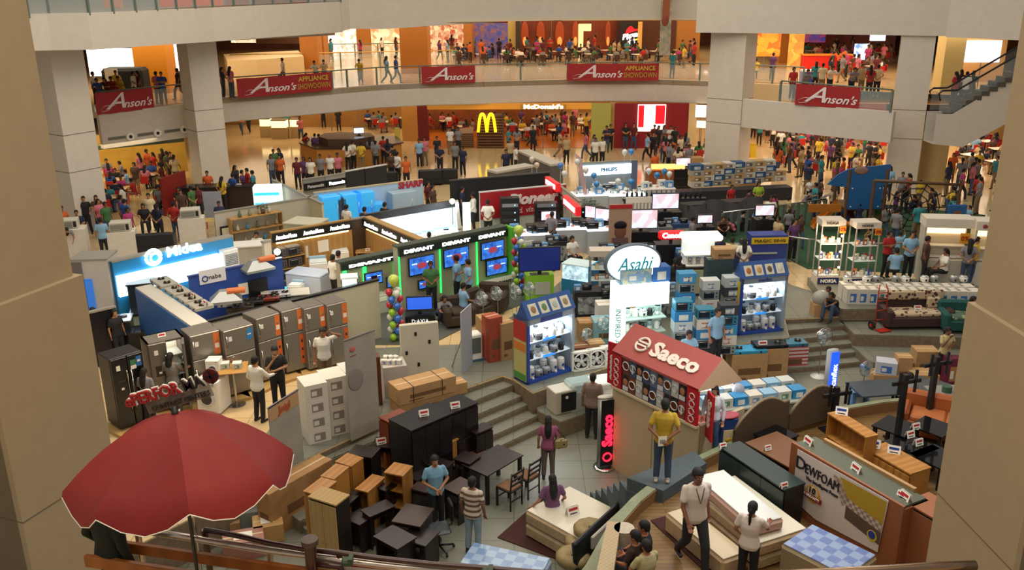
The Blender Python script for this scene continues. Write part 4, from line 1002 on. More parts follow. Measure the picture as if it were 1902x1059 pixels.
def anson(p1, p2, z, txt2=False, where='', wid=None, x2=None):
 a, L_, rz = line(p1, p2, z); r = thing('banner','red hanging banner lettered Anson\'s '+where,'banner',a+V(0,-.17,0),rz)
 b = B(); n=10; vs=[]
 for i in range(n+1):
  x = L_*i/n
  for zz in (-.02,.98): vs.append((x,.02*math.sin(i*1.7),zz+.012*math.sin(i*2.1)))
 b.add(vs,[(2*i,2*i+2,2*i+3,2*i+1) for i in range(n)],BANR,True); vs2=[(x,y+.015,z_) for x,y,z_ in vs]; b.add(vs2,[(2*i+1,2*i+3,2*i+2,2*i) for i in range(n)],BANR,True); b.obj('cloth', r)
 b = B(); LT = m('#e6dada',.6); wA = L_*(.55 if txt2 else .92); h=.62
 x0 = .05*L_ if txt2 else .04*L_
 b.text('A', x0+wA*.30, -.03, .50, 1.05, LT, shear=.45, width=wA*.36, depth=.004); b.tube([(x0+wA*.30,-.03,.34),(x0+wA*.12,-.03,.36),(x0+wA*.01,-.03,.22),(x0+wA*.04,-.03,.10),(x0+wA*.16,-.03,.14),(x0+wA*.36,-.03,.55)],.013,LT,5)
 b.text("nson's", x0+wA*.72, -.03, .34, .52, LT, shear=.40, width=wA*.56, depth=.004, bold=.01); b.obj('lettering', r)
 if txt2:
  b = B(); b.text('APPLIANCE', L_*.80, -.03, .70, .36, m('#c9a93a',.5), width=L_*.33, depth=.004,bold=.008); b.text('SHOWDOWN', L_*.80, -.03, .30, .42, m('#b08c34',.5), width=L_*.36, depth=.004,bold=.008); b.obj('second_lettering', r)
anson((184,212),(289,199.5),4,False,'at the far left bay')
anson((444,181),(618,166),4,True,'with gold APPLIANCE SHOWDOWN, left of centre')
anson((784,155),(883,152.5),4,False,'in the middle of the curved gallery')
anson((1053,149),(1222,148.5),4,True,'with gold APPLIANCE SHOWDOWN, right of centre')
anson((1474,193),(1592,202),4,False,'in the right bay between columns')
# long hanging food banner
p = A(1236,60,54.0); r = thing('hanging_banner','tall narrow food banner hanging down to the gallery','banner',V(p.x,p.y,5.6))
b = B(); b.box(0,0,0,.62,.03,6,m('#b8aa94',.6,kind='screen',h2='#8a8a78',scale=2)); b.obj('cloth', r)
b = B(); b.box(-.02,-.02,2.0,.40,.02,1.9,m('#9a5230',.6)); b.ball(-.05,-.03,1.9,.2,.03,.3,m('#8a4428',.6),10,6); b.obj('picture', r)
# escalator at the right
a1, a2 = G(1742,208,4), G(1868,150,4.0); e0 = G(1740,210,4); e1 = A(1872,170,e0.y+.4)
r = thing('escalator','escalator climbing to the right behind the far column','escalator',e0)
dv = V(4.2,.3,2.5); b = B()
b.add([(0,0,-.05),(.7,0,-.05),(4.9,.3,2.45),(4.9,.3,.35),(1.4,0,-1.55),(0,0,-1.4)],[(5,4,1,0),(4,3,2,1)],WALLC); b.add([(0,1.0,-.05),(.7,1.0,-.05),(4.9,1.3,2.45),(4.9,1.3,.35),(1.4,1.0,-1.55),(0,1.0,-1.4)],[(0,1,4,5),(1,2,3,4)],WALLC)
b.add([(0,0,-1.4),(1.4,0,-1.55),(4.9,.3,.35),(4.9,1.3,.35),(1.4,1.,-1.55),(0,1.,-1.4)],[(0,5,4,1),(1,4,3,2)],WALLC); b.obj('side_panel', r)
b = B()
for k in range(12): b.box(.8+.33*k,.55,-.05+.195*k,.34,.95,.2,m('#4a4640',.5))
b.obj('steps', r)
for y in (0.05,1.0):
 b = B(); b.tube([(.1,y,.55),(.0,y,.85),(.15,y,.98),(.8,y,1.0),(4.9,y+.3,3.4)],.045,BLK,8); b.obj('handrail', r)
 b = B(); b.add([(.1,y,0),(.8,y,0),(4.9,y+.3,2.45),(4.9,y+.3,3.35),(.8,y,.95),(.1,y,.85)],[(0,1,4,5),(1,2,3,4)],GLS); b.obj('glass_panel', r)
# ---- the crowd of the galleries
SH = ['white','black','black','navy','grey','brown','white','red','blue','light blue','green','yellow','pink','orange','purple','grey','brown','teal','beige','navy','maroon','magenta']
def crowd(n, poly, z, place_, poses, seed, table_=False, hmin=1.5, group=None):
 rnd = random.Random(seed); xs=[p[0] for p in poly]; ys=[p[1] for p in poly]; pts=[]; tries=0
 def inside(x,y):
  c_=False; j=len(poly)-1
  for i in range(len(poly)):
   (xi,yi),(xj,yj)=poly[i],poly[j]
   if (yi>y)!=(yj>y) and x < (xj-xi)*(y-yi)/(yj-yi)+xi: c_ = not c_
   j=i
  return c_
 while len(pts) < n and tries < 4000:
  tries += 1; x, y = rnd.uniform(min(xs),max(xs)), rnd.uniform(min(ys),max(ys))
  if not inside(x,y): continue
  q = G(x,y,z)
  if any((q-k[2]).length < .62 for k in pts): continue
  if blocked(q): continue
  pts.append((x,y,q)); TAKEN.append((q.x,q.y,.25,z))
  ps = rnd.choice(poses); hr = rnd.choice(['short','short','long','tail'])
  st = random.getstate(); random.seed(seed*100+len(pts))
  person(x,y,z,rnd.uniform(-180,180) if ps not in ('lean',) else rnd.uniform(-20,20), rnd.choice(SH), rnd.choice(['dark','jeans','dark','khaki']), ps, rnd.uniform(hmin,1.7), bottom='long' if hr != 'short' or rnd.random()<.8 else 'short', hair=hr, place_=place_)
  random.setstate(st)
  if ps in ('sit','sittable') and not table_:
   o = PEOPLE[-1]; c_ = Vector((o.location.x,o.location.y,z)) - Matrix.Rotation(o.rotation_euler.z,3,'Z') @ V(0,-.02,0)
   use('redchair', lambda: simple_chair(), c_, o.rotation_euler.z, 'small moulded red chair under a diner '+place_)
 return pts
TAKEN = []
def blocked(q):
 return any(abs(q.z-t[3]) < .5 and (q.x-t[0])**2+(q.y-t[1])**2 < (t[2]+.28)**2 for t in TAKEN)
def simple_chair(c_='#b0231c'):
 mt = m(c_,.4)
 b = B(); b.box(0,0,.42,.40,.40,.03,mt,c=.01); b.box(0,.20,.42,.38,.03,.38,mt,c=.01)
 for sx in (-1,1):
  for sy in (-1,1): b.tube([(sx*.13,sy*.13,.42),(sx*.19,sy*.19,0)],.012,CHR,5)
 return tag(b.obj('cafe_chair'),'cafe chair','chair')
def seat_table(x, y, z, place_, n=4, top='#d8c8a8', rnd=random.Random(5)):
 """a cafe table with diners round it, each on a chair"""
 c_ = G(x,y,z)
 if any(abs(z-t[3]) < .5 and (c_.x-t[0])**2+(c_.y-t[1])**2 < (t[2]+.5)**2 for t in TAKEN): return
 rz = rnd.uniform(0,.5); use('ptab'+top, lambda: ptable(.75, m(top,.3)), c_, rz, 'small pale square cafe table '+place_); TAKEN.append((c_.x,c_.y,1.0,z))
 for k in range(4):
  if k >= n: break
  a = rz+k*PI/2; q = c_+V(math.sin(a)*.66,-math.cos(a)*.66,0)
  hr = rnd.choice(['short','short','long','tail'])
  up_ = 'upper dining' in place_; use('brchair' if up_ else 'redchair', lambda: simple_chair('#3a2018' if up_ else '#b0231c'), q, a+PI, ('dark brown' if up_ else 'red moulded')+' cafe chair at a table '+place_)
  person(0,0,z,math.degrees(a)+180,rnd.choice(SH),rnd.choice(['dark','jeans','khaki']),'sittable',rnd.uniform(1.5,1.68),hair=hr,place_=place_,loc=q)
# column and pillar footprints nobody stands in
for p,r_ in ((c1a,1.2),(c1b,1.2),(c2a,1.2),(c2b,1.0),(c3a,1.2),(c3b,1.1),(c4a,1.3),(c4b,1.2)):
 for z in (0,4): TAKEN.append((p[0],p[1]+.7,r_,z))
# hand placed people: upper gallery
U = 4
P_up = [(190,205,0,'blue','dark','lean','short','leaning behind the left banner'),(204,203,0,'maroon','dark','lean','long','behind the left banner'),(216,201,0,'red','dark','lean','short','behind the left banner'),(229,200,0,'yellow','dark','lean','short','behind the left banner'),
 (222,190,20,'yellow','jeans','reach','short','near dark covered stall'),(180,193,90,'white','dark','stand','short','by the left window'),(254,192,90,'white','dark','front','short','near the orange pillar'),(262,191,-60,'maroon','dark','stand','long','near the orange pillar'),
 (296,196,170,'pink','dark','lean','short','beside the blue-shirted friend'),(306,194,10,'blue','dark','crossed','short','right of the left banner'),(335,185,-90,'black','dark','walk','short','beside the second column'),
 (417,183,90,'black','dark','stand','long','at gallery corner'),(432,181,160,'pink','jeans','back','long','at gallery corner'),(528,160,-90,'white','dark','walk','short','with dark backpack'),(588,164,0,'white','dark','lean','short','behind the showdown banner'),(604,162,10,'cream','dark','lean','tail','behind the showdown banner'),
 (670,160.5,0,'yellow','khaki','lean','short','on the open rail'),(720,156,90,'light blue','dark','walk','long','past the open rail'),(737,155,90,'blue','jeans','walk','short','past the open rail'),
 (1248,148,150,'teal','jeans','lean','short','next to the hanging banner')]
for (x,y,f,s_,p_,ps,hr,pl) in P_up:
 person(x,y-3 if ps=='lean' else y,U,f,s_,p_,ps if ps!='lean' else ('front' if f > 90 else 'lean'),1.62,hair=hr,place_=pl)
P_ur = [(1470,186,10,'red','dark','stand','short','beside the right bay banner'),(1494,184,0,'grey','dark','lean','short','behind the right bay banner'),(1512,172,160,'teal','dark','stand','mid','beside the white-shirted man'),(1524,176,150,'cream','khaki','stand','short','in the right bay'),(1540,176,0,'white','dark','lean','short','over the right bay banner'),(1580,180,0,'grey','dark','lean','short','over the right bay banner'),
 (1597,178,10,'beige','khaki','stand','short','facing the camera in right bay'),(1612,182,170,'red','dark','back','long','in the right bay'),(1626,180,160,'cream','dark','back','short','with bag in the right bay'),(1540,160,60,'black','khaki','stand','long','behind the right bay'),
 (1554,137,-150,'orange','dark','lean','long','at the red counter'),(1566,138,180,'orange','dark','back','short','at the red counter'),(1402,148,170,'yellow','jeans','sit','short','near the food poster'),(1433,150,150,'purple','dark','stand','short','near the food poster'),
 (1768,198,-150,'red','dark','stand','long','at the foot of the escalator'),(1788,198,150,'white','dark','stand','short','at the foot of the escalator'),(1800,196,150,'black','dark','stand','long','boarding the escalator'),(1778,193,170,'brown','dark','idle','long','waiting by the escalator'),(1803,142,180,'grey','dark','stand','short','before the bright right window'),(1820,143,170,'black','dark','stand','long','before the bright right window')]
for (x,y,f,s_,p_,ps,hr,pl) in P_ur: person(x,y,U,f,s_,p_,ps,1.62,hair=hr,place_=pl)
rd = random.Random(11)
for i in range(20):
 x = 850+i*22.5+rd.uniform(-3,3)
 for y in (121,113):
  if 1222 < x < 1250: continue
  seat_table(x+(6 if y==113 else 0), y+rd.uniform(-1.5,1.5), U, 'in the upper dining area', rd.choice([2,3,3]), rnd=rd)
crowd(26, [(860,119),(860,108),(1250,106),(1250,118)], U, 'among the upper diners', ['stand','idle','walk','crossed','stand'], 3)
crowd(12, [(600,118),(600,108),(850,104),(850,116)], U, 'in the far upper walkway', ['walk','stand','idle'], 4)
crowd(5, [(1260,128),(1260,114),(1306,114),(1306,128)], U, 'near the upper wooden wall', ['stand','idle'], 5)
for i in range(7): seat_table(1505+i*22+rd.uniform(-4,4), 116+rd.uniform(-4,3), U, 'in the right upper food court', 3, rnd=rd)
for i in range(4): seat_table(1575+i*22, 138+i*4, U, 'in the right upper food court', 3, rnd=rd)
crowd(14, [(1500,150),(1500,106),(1650,108),(1650,160)], U, 'in the right upper food court', ['stand','idle','walk'], 6)
# dark covered stall on the upper left
r = thing('covered_stall','dark cloth covered stall beside the left upper rail','stall',G(232,180,4)); b = B(); b.box(0,.5,0,2.2,1.2,1.5,m('#20262a',.8),c=.15); b.obj('cover', r); b = B(); b.box(-.5,-.12,.6,.7,.02,.9,PAPER); b.obj('notice', r)
# ---- lower storey diners and walkers
for (x,y) in ((690,240),(712,246),(738,238),(722,232),(783,246),(806,250),(828,244),(795,238)): seat_table(x,y,0,'in the court by the wooden pillar',3,rnd=rd)
for (x,y) in ((862,255),(950,252),(975,262),(1010,250),(1032,262),(1050,250),(1070,262),(925,246),(1000,240),(1085,248)): seat_table(x,y,0,'inside the burger restaurant',3,rnd=rd)
for (x,y) in ((1290,300),(1430,255),(1470,262),(1500,268),(1530,262),(1560,270),(1590,275),(1610,265),(1490,250),(1540,250),(1590,255),(1480,278),(1555,285),(1600,290),(1625,280)): seat_table(x,y,0,'in the lower right food court',rd.choice([2,3,4]),top='#e8dcc8',rnd=rd)
for (x,y) in ((1795,290),(1830,285),(1850,300),(1800,312),(1845,325),(1812,275),(1850,275)): seat_table(x,y,0,'beyond the far right column',3,top='#efe6da',rnd=rd)
for (x,y) in ((205,395),(225,378),(250,382),(262,365),(215,360),(285,372),(300,385),(240,350),(280,350),(318,372),(205,345),(320,355)): seat_table(x,y,0,'inside the left burger shop',3,top='#c8a878',rnd=rd)
crowd(8, [(185,350),(300,330),(345,345),(190,385)], 0, 'inside the left burger shop', ['stand','idle','walk'], 21)
crowd(8, [(960,262),(960,240),(1090,240),(1090,262)], 0, 'at the burger restaurant counter', ['stand','idle'], 7)
P_lo = [(842,281,0,'black','khaki','idle','short','in front of the slatted booth'),(813,306,10,'black','khaki','walk','short','crossing the tan hall'),(837,287,10,'white','khaki','stand','short','beside the woman with bag'),(852,286,0,'grey','dark','stand','long','with shoulder bag'),
 (945,288,60,'teal','dark','crossed','short','watching the arches'),(960,287,-170,'grey','dark','back','mid','watching the arches'),(989,272,90,'white','dark','walk','short','by the burger restaurant'),(1040,293,90,'beige','khaki','walk','short','crossing before restaurant'),(1088,295,-90,'pink','jeans','walk','long','crossing before restaurant'),(1126,284,0,'navy','jeans','crossed','short','against the green wall'),(1133,281,0,'black','dark','front','short','against the green wall'),
 (1161,278,0,'black','jeans','front','long','against the dark red wall'),(1176,278,0,'maroon','jeans','idle','short','against the dark red wall'),(1201,300,-90,'light blue','dark','walk','tail','past the red shop'),(1212,298,0,'black','dark','walk','short','past the red shop'),(1222,284,20,'black','dark','idle','long','in the queue at red shop'),(1232,283,10,'grey','jeans','crossed','long','in the queue at red shop'),(1244,284,-10,'white','dark','crossed','short','in the queue at red shop'),(1252,286,0,'black','dark','stand','long','in the queue at red shop'),(1214,282,0,'maroon','dark','stand','short','in the queue at red shop'),
 (1262,304,30,'cream','dark','walk','short','near the carton pile'),(1272,300,150,'grey','dark','stand','long','near the carton pile'),
 (560,263,20,'pink','jeans','walk','long','passing the lit kiosks'),(534,250,0,'teal','jeans','stand','short','at the lit kiosks'),(450,250,0,'orange','jeans','walk','short','far down the corridor'),(464,248,0,'black','dark','walk','short','far down the corridor'),(602,239,10,'black','dark','stand','short','under the concierge sign'),(630,245,0,'black','dark','stand','short','under the concierge sign'),
 (588,300,170,'purple','maroon','stand','short','at the round counter'),(590,296,60,'striped','jeans','lean','short','at the round counter'),(567,294,60,'red','dark','lean','long','at the round counter'),(648,318,170,'white','dark','back','long','in front of round counter'),(658,315,150,'white','black','back','short','in front of round counter'),(673,318,180,'yellow','khaki','back','short','in front of round counter'),(690,308,170,'grey','jeans','stand','long','at the right of round counter'),(700,316,180,'grey','dark','back','short','at the right of round counter'),(714,306,160,'red','dark','back','short','with white cap at round counter'),(680,300,0,'maroon','dark','sit','long','behind the round counter'),(722,312,190,'navy','dark','back','long','near the yellow board'),
 (512,334,30,'green','dark','front','short','in the couple at left hall'),(522,332,-20,'navy','jeans','stand','long','in the couple at left hall'),(508,345,20,'grey','jeans','stand','short','near the light blue case'),(524,346,0,'orange','dark','stand','mid','near the light blue case'),
 (555,352,0,'maroon','dark','stand','short','behind the panasonic wall'),(568,350,0,'purple','dark','stand','long','behind the panasonic wall'),(580,352,0,'white','dark','stand','mid','behind the panasonic wall'),(598,345,0,'grey','dark','stand','short','behind the panasonic wall'),(616,343,0,'white','dark','stand','bald','behind the panasonic wall'),(630,342,20,'pink','dark','stand','short','behind the panasonic wall'),
 (740,340,150,'white','dark','back','short','with a lanyard near black chairs'),(756,350,10,'orange','dark','stand','short','balding, near black sofas'),(728,340,0,'brown','dark','stand','long','near black sofas'),(733,325,60,'black','jeans','walk','short','near black sofas'),(780,312,0,'light blue','dark','stand','short','behind the black sofas'),(790,308,0,'pink','khaki','stand','short','behind the black sofas'),(818,325,0,'navy','dark','front','short','with crossed straps by black sofa'),(846,318,10,'grey','dark','stand','short','at the end of the black sofa'),(860,328,-20,'navy','dark','stand','short','at the end of the black sofa'),
 (958,325,-90,'white','dark','back','short','with black bag mid hall'),(948,312,0,'beige','dark','stand','short','mid hall'),(940,335,0,'navy','dark','stand','short','beside the black fence'),(990,284,0,'black','dark','stand','short','before the long counter'),(1052,305,10,'beige','dark','stand','short','by the grey counter'),(1105,310,0,'white','dark','stand','short','behind the philips wall'),(1118,308,30,'white','dark','stand','short','with backpack behind philips wall'),(1103,303,20,'grey','jeans','walk','long','behind the philips wall'),
 (1215,340,30,'orange','dark','stand','short','at the food stand'),(1243,320,0,'grey','dark','walk','long','near the food stand'),(1258,330,150,'cream','dark','back','mid','near the food stand'),(1278,325,20,'grey','dark','stand','short','beside the column cartons'),(1262,318,0,'white','dark','bend','short','near the food stand')]
for (x,y,f,s_,p_,ps,hr,pl) in P_lo: person(x,y,0,f,s_,p_,ps,1.62,hair=hr,place_=pl); TAKEN.append((PEOPLE[-1].location.x,PEOPLE[-1].location.y,.3,0))
# left hall by the burger shop
P_lf = [(125,455,60,'orange','dark','front','short','at far left beside the column'),(131,478,30,'grey','jeans','bend','long','at far left beside the pillar'),(153,464,20,'navy','dark','front','short','holding a baby in light blue'),(165,434,20,'black','dark','idle','short','against the left column'),(188,432,30,'brown','dark','crossed','long','against the left column'),(192,440,60,'pink','jeans','stand','long','beside the left column'),(205,446,60,'green','jeans','stand','short','beside the left column'),
 (197,480,-160,'light blue','dark','stand','short','behind the blue air conditioner stand'),(240,440,150,'blue','jeans','walk','short','among the café chairs'),(233,432,100,'purple','dark','stand','short','in white cap'),(246,458,60,'magenta','dark','stand','short','behind the dark sofa'),(272,432,20,'black','dark','sit','long','on the dark sofa edge'),(284,428,10,'cream','dark','stand','short','behind the dark sofa'),(300,450,170,'navy','dark','back','long','with white headscarf'),(330,446,175,'red','jeans','back','short','with dark backpack'),(343,420,20,'brown','dark','walk','short','walking past the shop'),(362,412,-120,'green','khaki','back','short','with black backpack at the shop'),(374,410,10,'maroon','dark','stand','long','in a brown dress at the shop'),
 (337,398,20,'black','jeans','sit','short','before the burger poster'),(301,395,0,'grey','dark','sit','short','at the shop front chairs'),(418,392,160,'yellow','dark','back','long','at the dark counter'),(438,385,150,'blue','dark','back','short','at the dark counter'),(442,368,60,'black','dark','stand','long','in the standing group'),(455,378,90,'purple','jeans','stand','short','in the standing group'),(464,374,-60,'red','jeans','stand','short','in the standing group'),(474,379,-90,'teal','jeans','stand','short','in the standing group'),(391,380,10,'orange','dark','stand','short','behind white easel')]
for (x,y,f,s_,p_,ps,hr,pl) in P_lf: person(x,y,0,f,s_,p_,ps,1.6,hair=hr,place_=pl); TAKEN.append((PEOPLE[-1].location.x,PEOPLE[-1].location.y,.3,0))
crowd(34, [(1440,330),(1440,262),(1640,285),(1640,345),(1560,335)], 0, 'near the lower right food court', ['stand','idle','walk','crossed','sit'], 8)
crowd(9, [(1385,255),(1385,245),(1470,255),(1450,300)], 0, 'by the yellow wet floor sign', ['stand','walk'], 9)
crowd(12, [(1755,385),(1755,340),(1850,330),(1850,395)], 0, 'beyond the far right column', ['stand','walk','idle'], 10)
crowd(9, [(1245,330),(1230,300),(1300,300),(1300,322)], 0, 'around the food stand', ['stand','walk','idle','sit'], 12)

# ================================================================ APPLIANCE BOOTHS ON THE MALL FLOOR
def tl(p1, p2, h, z=0):                # two top pixels at height h -> foot origin, length, heading
 a, b2 = G(*p1, z+h), G(*p2, z+h); d = b2-a; return V(a.x,a.y,z), V(d.x,d.y,0).length, math.atan2(d.y,d.x)
def hit(a, rz, px, py, off=0):         # pixel on an upright plane -> distance along it, height over its foot
 d = ray(px,py); n_ = V(-math.sin(rz), math.cos(rz)); o = V(a.x,a.y)-n_*off
 t = (n_.x*o.x+n_.y*o.y)/(n_.x*d[0]+n_.y*d[1]); x, y, z = d[0]*t, d[1]*t, CH+d[2]*t
 return (x-o.x)*math.cos(rz)+(y-o.y)*math.sin(rz), z-a.z
def on(a, rz, u, off=0, z=0):          # point at distance u along the plane, off in front of it
 return V(a.x+u*math.cos(rz)+off*math.sin(rz), a.y+u*math.sin(rz)-off*math.cos(rz), a.z+z)
PW = m('#c9c6ba',.6); PTAN = m('#b08a52',.5,kind='wood',scale=1.5,h2='#a67e46'); PBLUE = m('#2a5ea8',.5); PCYAN = m('#2b8fc4',.5)
def partition(label, p1, p2, h, mt, t=.08, z=0, cap=None, name='partition', cat='partition', tape=None):
 a, L_, rz = tl(p1,p2,h,z); r = thing(name,label,cat,a,rz); b = B(); b.box(L_/2,t/2,0,L_,t,h-.04,mt); b.obj('panel', r)
 b = B(); b.box(L_/2,t/2,h-.04,L_+.03,t+.05,.05,cap or m('#8d8a80',.5)); b.obj('cap', r); return r, a, L_, rz
def header(r, L_, z0, z1, mt, words, tm, sh=0, t=.10):
 b = B(); b.box(L_/2,-t/2,z0,L_,t,z1-z0,mt); h_ = b.obj('header', r)
 n = len(words)
 for i, w in enumerate(words):
  b = B(); b.text(w, L_*(i+.5)/n, -t-.01, (z0+z1)/2, (z1-z0)*.62, tm, shear=sh, width=L_/n*.76, bold=.008); b.obj('lettering', h_)
def wtv(a, rz, x1, x2, y1, y2, label, scr, off=.12, floor_=False):
 u1, z1 = hit(a,rz,x1,y1,off); u2, z2 = hit(a,rz,x2,y2,off); w = abs(u2-u1); h = max(.25,min(abs(z1-z2), w*.66))
 r = thing('television', label, 'television', on(a,rz,(u1+u2)/2,off,min(z1,z2)), rz)
 b = B(); b.box(0,.03,0,w,.06,h,BLK,c=.01); b.obj('bezel', r); b = B(); b.box(0,-.004,.04,w-.07,.004,h-.08,scr); b.obj('screen', r)
 pi = B(); pi.ball(0,-.008,h*.5,w*.20,.004,h*.17,m('#98384c' if scr is SCR else '#c07c78',.4,emit=.7),12,6)
 for k in (-1,1): pi.box(k*w*.28,-.008,h*.6,w*.2,.004,h*.06,m('#cfe8ff',.4,emit=.9),rz=0)
 pi.obj('picture', r); b = B(); b.box(0,.08,h*.2,w*.3,max(.02,off-.06),h*.5,BLK); b.obj('mount', r); return r
SCR = m('#3a7ad8',.3,emit=.8,kind='screen',h2='#1c3c98',scale=3.5); SCR2 = m('#cfe0f8',.3,emit=.9,kind='screen',h2='#c89a98',scale=1.2)
# --- blue air conditioner stand
r,a,L_,rz = partition('blue stand wall with glowing Midea sign and white lit band',(208,486),(432,438),2.1,m('#1c84c0',.5),t=.25,name='display_stand',cat='stand')
AM,RM = a,rz
b = B(); b.box(L_*.43,-.06,1.0,L_*.84,.12,.64,m('#dff4ff',.5,emit=2.8)); b.obj('lit_band', r)
b = B(); u,zz = hit(a,rz,285,478,.1); b.torus(u,-.1,zz,.23,.05,m('#c8f4ff',.4,emit=3),26); b.torus(u+.05,-.1,zz-.03,.14,.035,m('#e8fbff',.4,emit=3),22); b.obj('ring_logo', r)
b = B(); b.text('Midea',u+1.0,-.09,zz+.04,.44,m('#e8fbff',.4,emit=3),bold=.012,width=1.15); b.obj('lettering', r)
b = B(); b.box(L_*.43,.05,2.10,L_*.9,.05,.03,GRY); b.obj('top_rail', r)
def ac_tower():
 r = thing('air_conditioner','white floor standing air conditioner','air conditioner'); b = B(); b.box(0,.15,0,.52,.3,1.75,m('#d8dde0',.35),c=.02); b.obj('body', r)
 b = B();
 for k in range(7): b.box(0,-.01,1.25+.055*k,.44,.02,.03,m('#6a7478',.5))
 b.obj('grille', r); b = B(); b.box(0,-.01,.85,.2,.02,.06,BLK); b.obj('display', r); return r
def ac_box(w=.75,d=.5,h=.36):
 r = thing('air_conditioner','boxy window air conditioner','air conditioner'); b = B(); b.box(0,0,0,w,d,h,m('#c9c6b8',.45),c=.02); b.obj('body', r)
 b = B(); b.box(-w*.1,-d/2-.01,h*.15,w*.7,.02,h*.7,m('#9a9a90',.5));
 for k in range(4): b.box(-w*.1,-d/2-.022,h*.22+k*h*.15,w*.66,.01,.015,m('#5c5c56',.5))
 b.obj('grille', r); b = B(); b.box(w*.36,-d/2-.01,h*.2,w*.14,.02,h*.6,BLK); b.obj('control_panel', r); return r
use('act',ac_tower,on(a,rz,L_*.93,.30),rz,'tall white air conditioner at the right of the Midea stand')
for (x,y,lb) in ((575,0,''),): pass
use('acb',ac_box,G(400,497,.9)+V(0,0,0),rz,'cream window air conditioner before the lit Midea band')
b = B();
tag(table(1.2,.6,.9,top=m('#a9b2b8',.4),name='display_table',label='plain display table under the cream air conditioner'),None)
SC.view_layers[0].update(); _t = [o for o in COL.objects if o.name.startswith('display_table')][-1]; _t.location = V(G(400,497,.9).x,G(400,497,.9).y,0); _t.rotation_euler=(0,0,rz)
# grey and white booth side at the far left, with bottle strip
r,a,L_,rz = partition('tall white panel with a blue bottle picture at far left',(129,483),(198,481),2.2,m('#c0bcb8',.6),t=.9,name='display_cabinet',cat='cabinet')
b = B(); b.box(L_*.15,-.02,.02,L_*.3,.04,2.1,m('#6a6468',.5)); b.obj('grey_side', r); b = B(); b.box(L_*.42,-.03,.1,.22,.03,1.5,m('#2a6ac0',.4,emit=.5)); b.obj('picture', r)
use('acb',ac_box,G(136,474,0)+V(0,0,1.085),.3,'window air conditioner on the counter at far left'); cart(136,474,0,1.2,.7,1.08,.3,CARDW,'white covered counter at far left behind the tall panel',prt=None)
use('acb',ac_box,G(232,474,0)+V(0,0,.985),.25,'window air conditioner behind the left end of the blue stand'); cart(232,474,0,1.0,.6,.98,.25,CARDW,'white covered counter behind the blue stand',prt=None)
use('acb',ac_box,G(360,447,0)+V(0,0,.985),.25,'window air conditioner behind the right end of the blue stand'); cart(360,447,0,1.0,.6,.98,.25,CARDW,'white covered pedestal behind the blue stand',prt=None)
def sofa(w, mt, mt2=None, name='sofa'):
 r = thing(name,'sofa','sofa'); b = B(); b.box(0,0,.08,w,.85,.32,mt,c=.04); b.obj('base', r)
 b = B(); b.box(0,.34,.3,w,.22,.52,mt,c=.06); b.obj('backrest', r)
 for s_ in (-1,1): b = B(); b.box(s_*(w/2-.09),-.02,.2,.2,.84,.42,mt,c=.06); b.obj('armrest', r)
 n = 2 if w > 1.2 else 1
 for k in range(n): b = B(); b.box((k-(n-1)/2)*(w-.42)/n,-.06,.38,(w-.44)/n,.6,.14,mt2 or mt,c=.04); b.obj('seat_cushion', r)
 return r
s_ = sofa(2.2,m('#14161f',.5)); s_.location = G(272,468); s_.rotation_euler=(0,0,PI+.2); s_['label']='dark navy sofa seen from behind near the burger shop'
for i,(x,y) in enumerate(((675,342),(712,338),(800,334),(828,332))):
 s_ = sofa(1.5 if i<2 else 1.2,m('#15161a',.55)); s_.location=G(x,y+8); s_.rotation_euler=(0,0,PI+.1); s_['label']='black sofa seen from behind, '+('beside the Panasonic wall' if i<2 else 'in the hall behind the white booth')
# --- blue hob and stove booth (GE / mabe)
r,a,L_,rz = partition('royal blue back wall of the stove booth with white GE sign',(350,514),(524,479),1.8,m('#27489a',.5),name='display_stand',cat='stand',cap=m('#1b3478',.5))
u1,z1 = hit(a,rz,370,512,.05); u2,z2 = hit(a,rz,421,520,.05)
b = B(); b.box((u1+u2)/2,-.02,min(z1,z2),u2-u1,.03,abs(z1-z2)*.9+.15,m('#d8dae0',.5)); sg = b.obj('sign_plate', r); b = B(); b.torus(u1+.16,-.045,min(z1,z2)+.16,.08,.02,NAVY,16); b.text('mabe',u2-.36,-.04,min(z1,z2)+.18,.2,BLK); b.obj('lettering', sg)
b = B(); b.box(u2+.5,-.02,.9,.32,.02,.36,PAPER); b.obj('notice', r); b = B(); b.box(u2+.95,-.03,.55,.62,.05,.75,BLK); b.obj('oven_panel', r)
def hood():
 r = thing('range_hood','steel range hood','hood'); b = B(); b.prism([(-.45,-.25),(.45,-.25),(.45,.25),(-.45,.25)],0,.07,m('#a8aaa8',.3,metal=.6)); b.add([(-.45,-.25,.07),(.45,-.25,.07),(.45,.25,.07),(-.45,.25,.07),(-.15,0,.3),(.15,0,.3),(.15,.25,.3),(-.15,.25,.3)],[(0,1,5,4),(1,2,6,5),(3,0,4,7),(4,5,6,7),(2,3,7,6)],m('#a8aaa8',.3,metal=.6)); b.obj('canopy', r)
 b = B(); b.cyl(.05,0,.3,.09,.5,m('#cf7038',.5),12,axis='X'); b.obj('duct', r); return r
def _hz(o_, px, py, z, rz_=0): o_.location = G(px,py,z); o_.rotation_euler=(0,0,rz_)
h1 = hood(); u,zz = hit(a,rz,480,502,.3); h1.location = on(a,rz,u,.28,zz); h1.rotation_euler=(0,0,rz); h1['label']='steel range hood with orange duct on the blue wall'
r,a,L_,rz = partition('low blue side wall of the stove booth with an arm picture',(283,528),(388,597),1.8,m('#2c62a8',.5),t=-.5,name='display_counter',cat='counter',cap=m('#b9b6ac',.5))
b = B(); b.box(L_*.5,-.02,.05,L_*.9,.02,1.0,m('#5a8ac4',.5,kind='screen',h2='#a88878',scale=1.2)); b.obj('picture_panel', r)
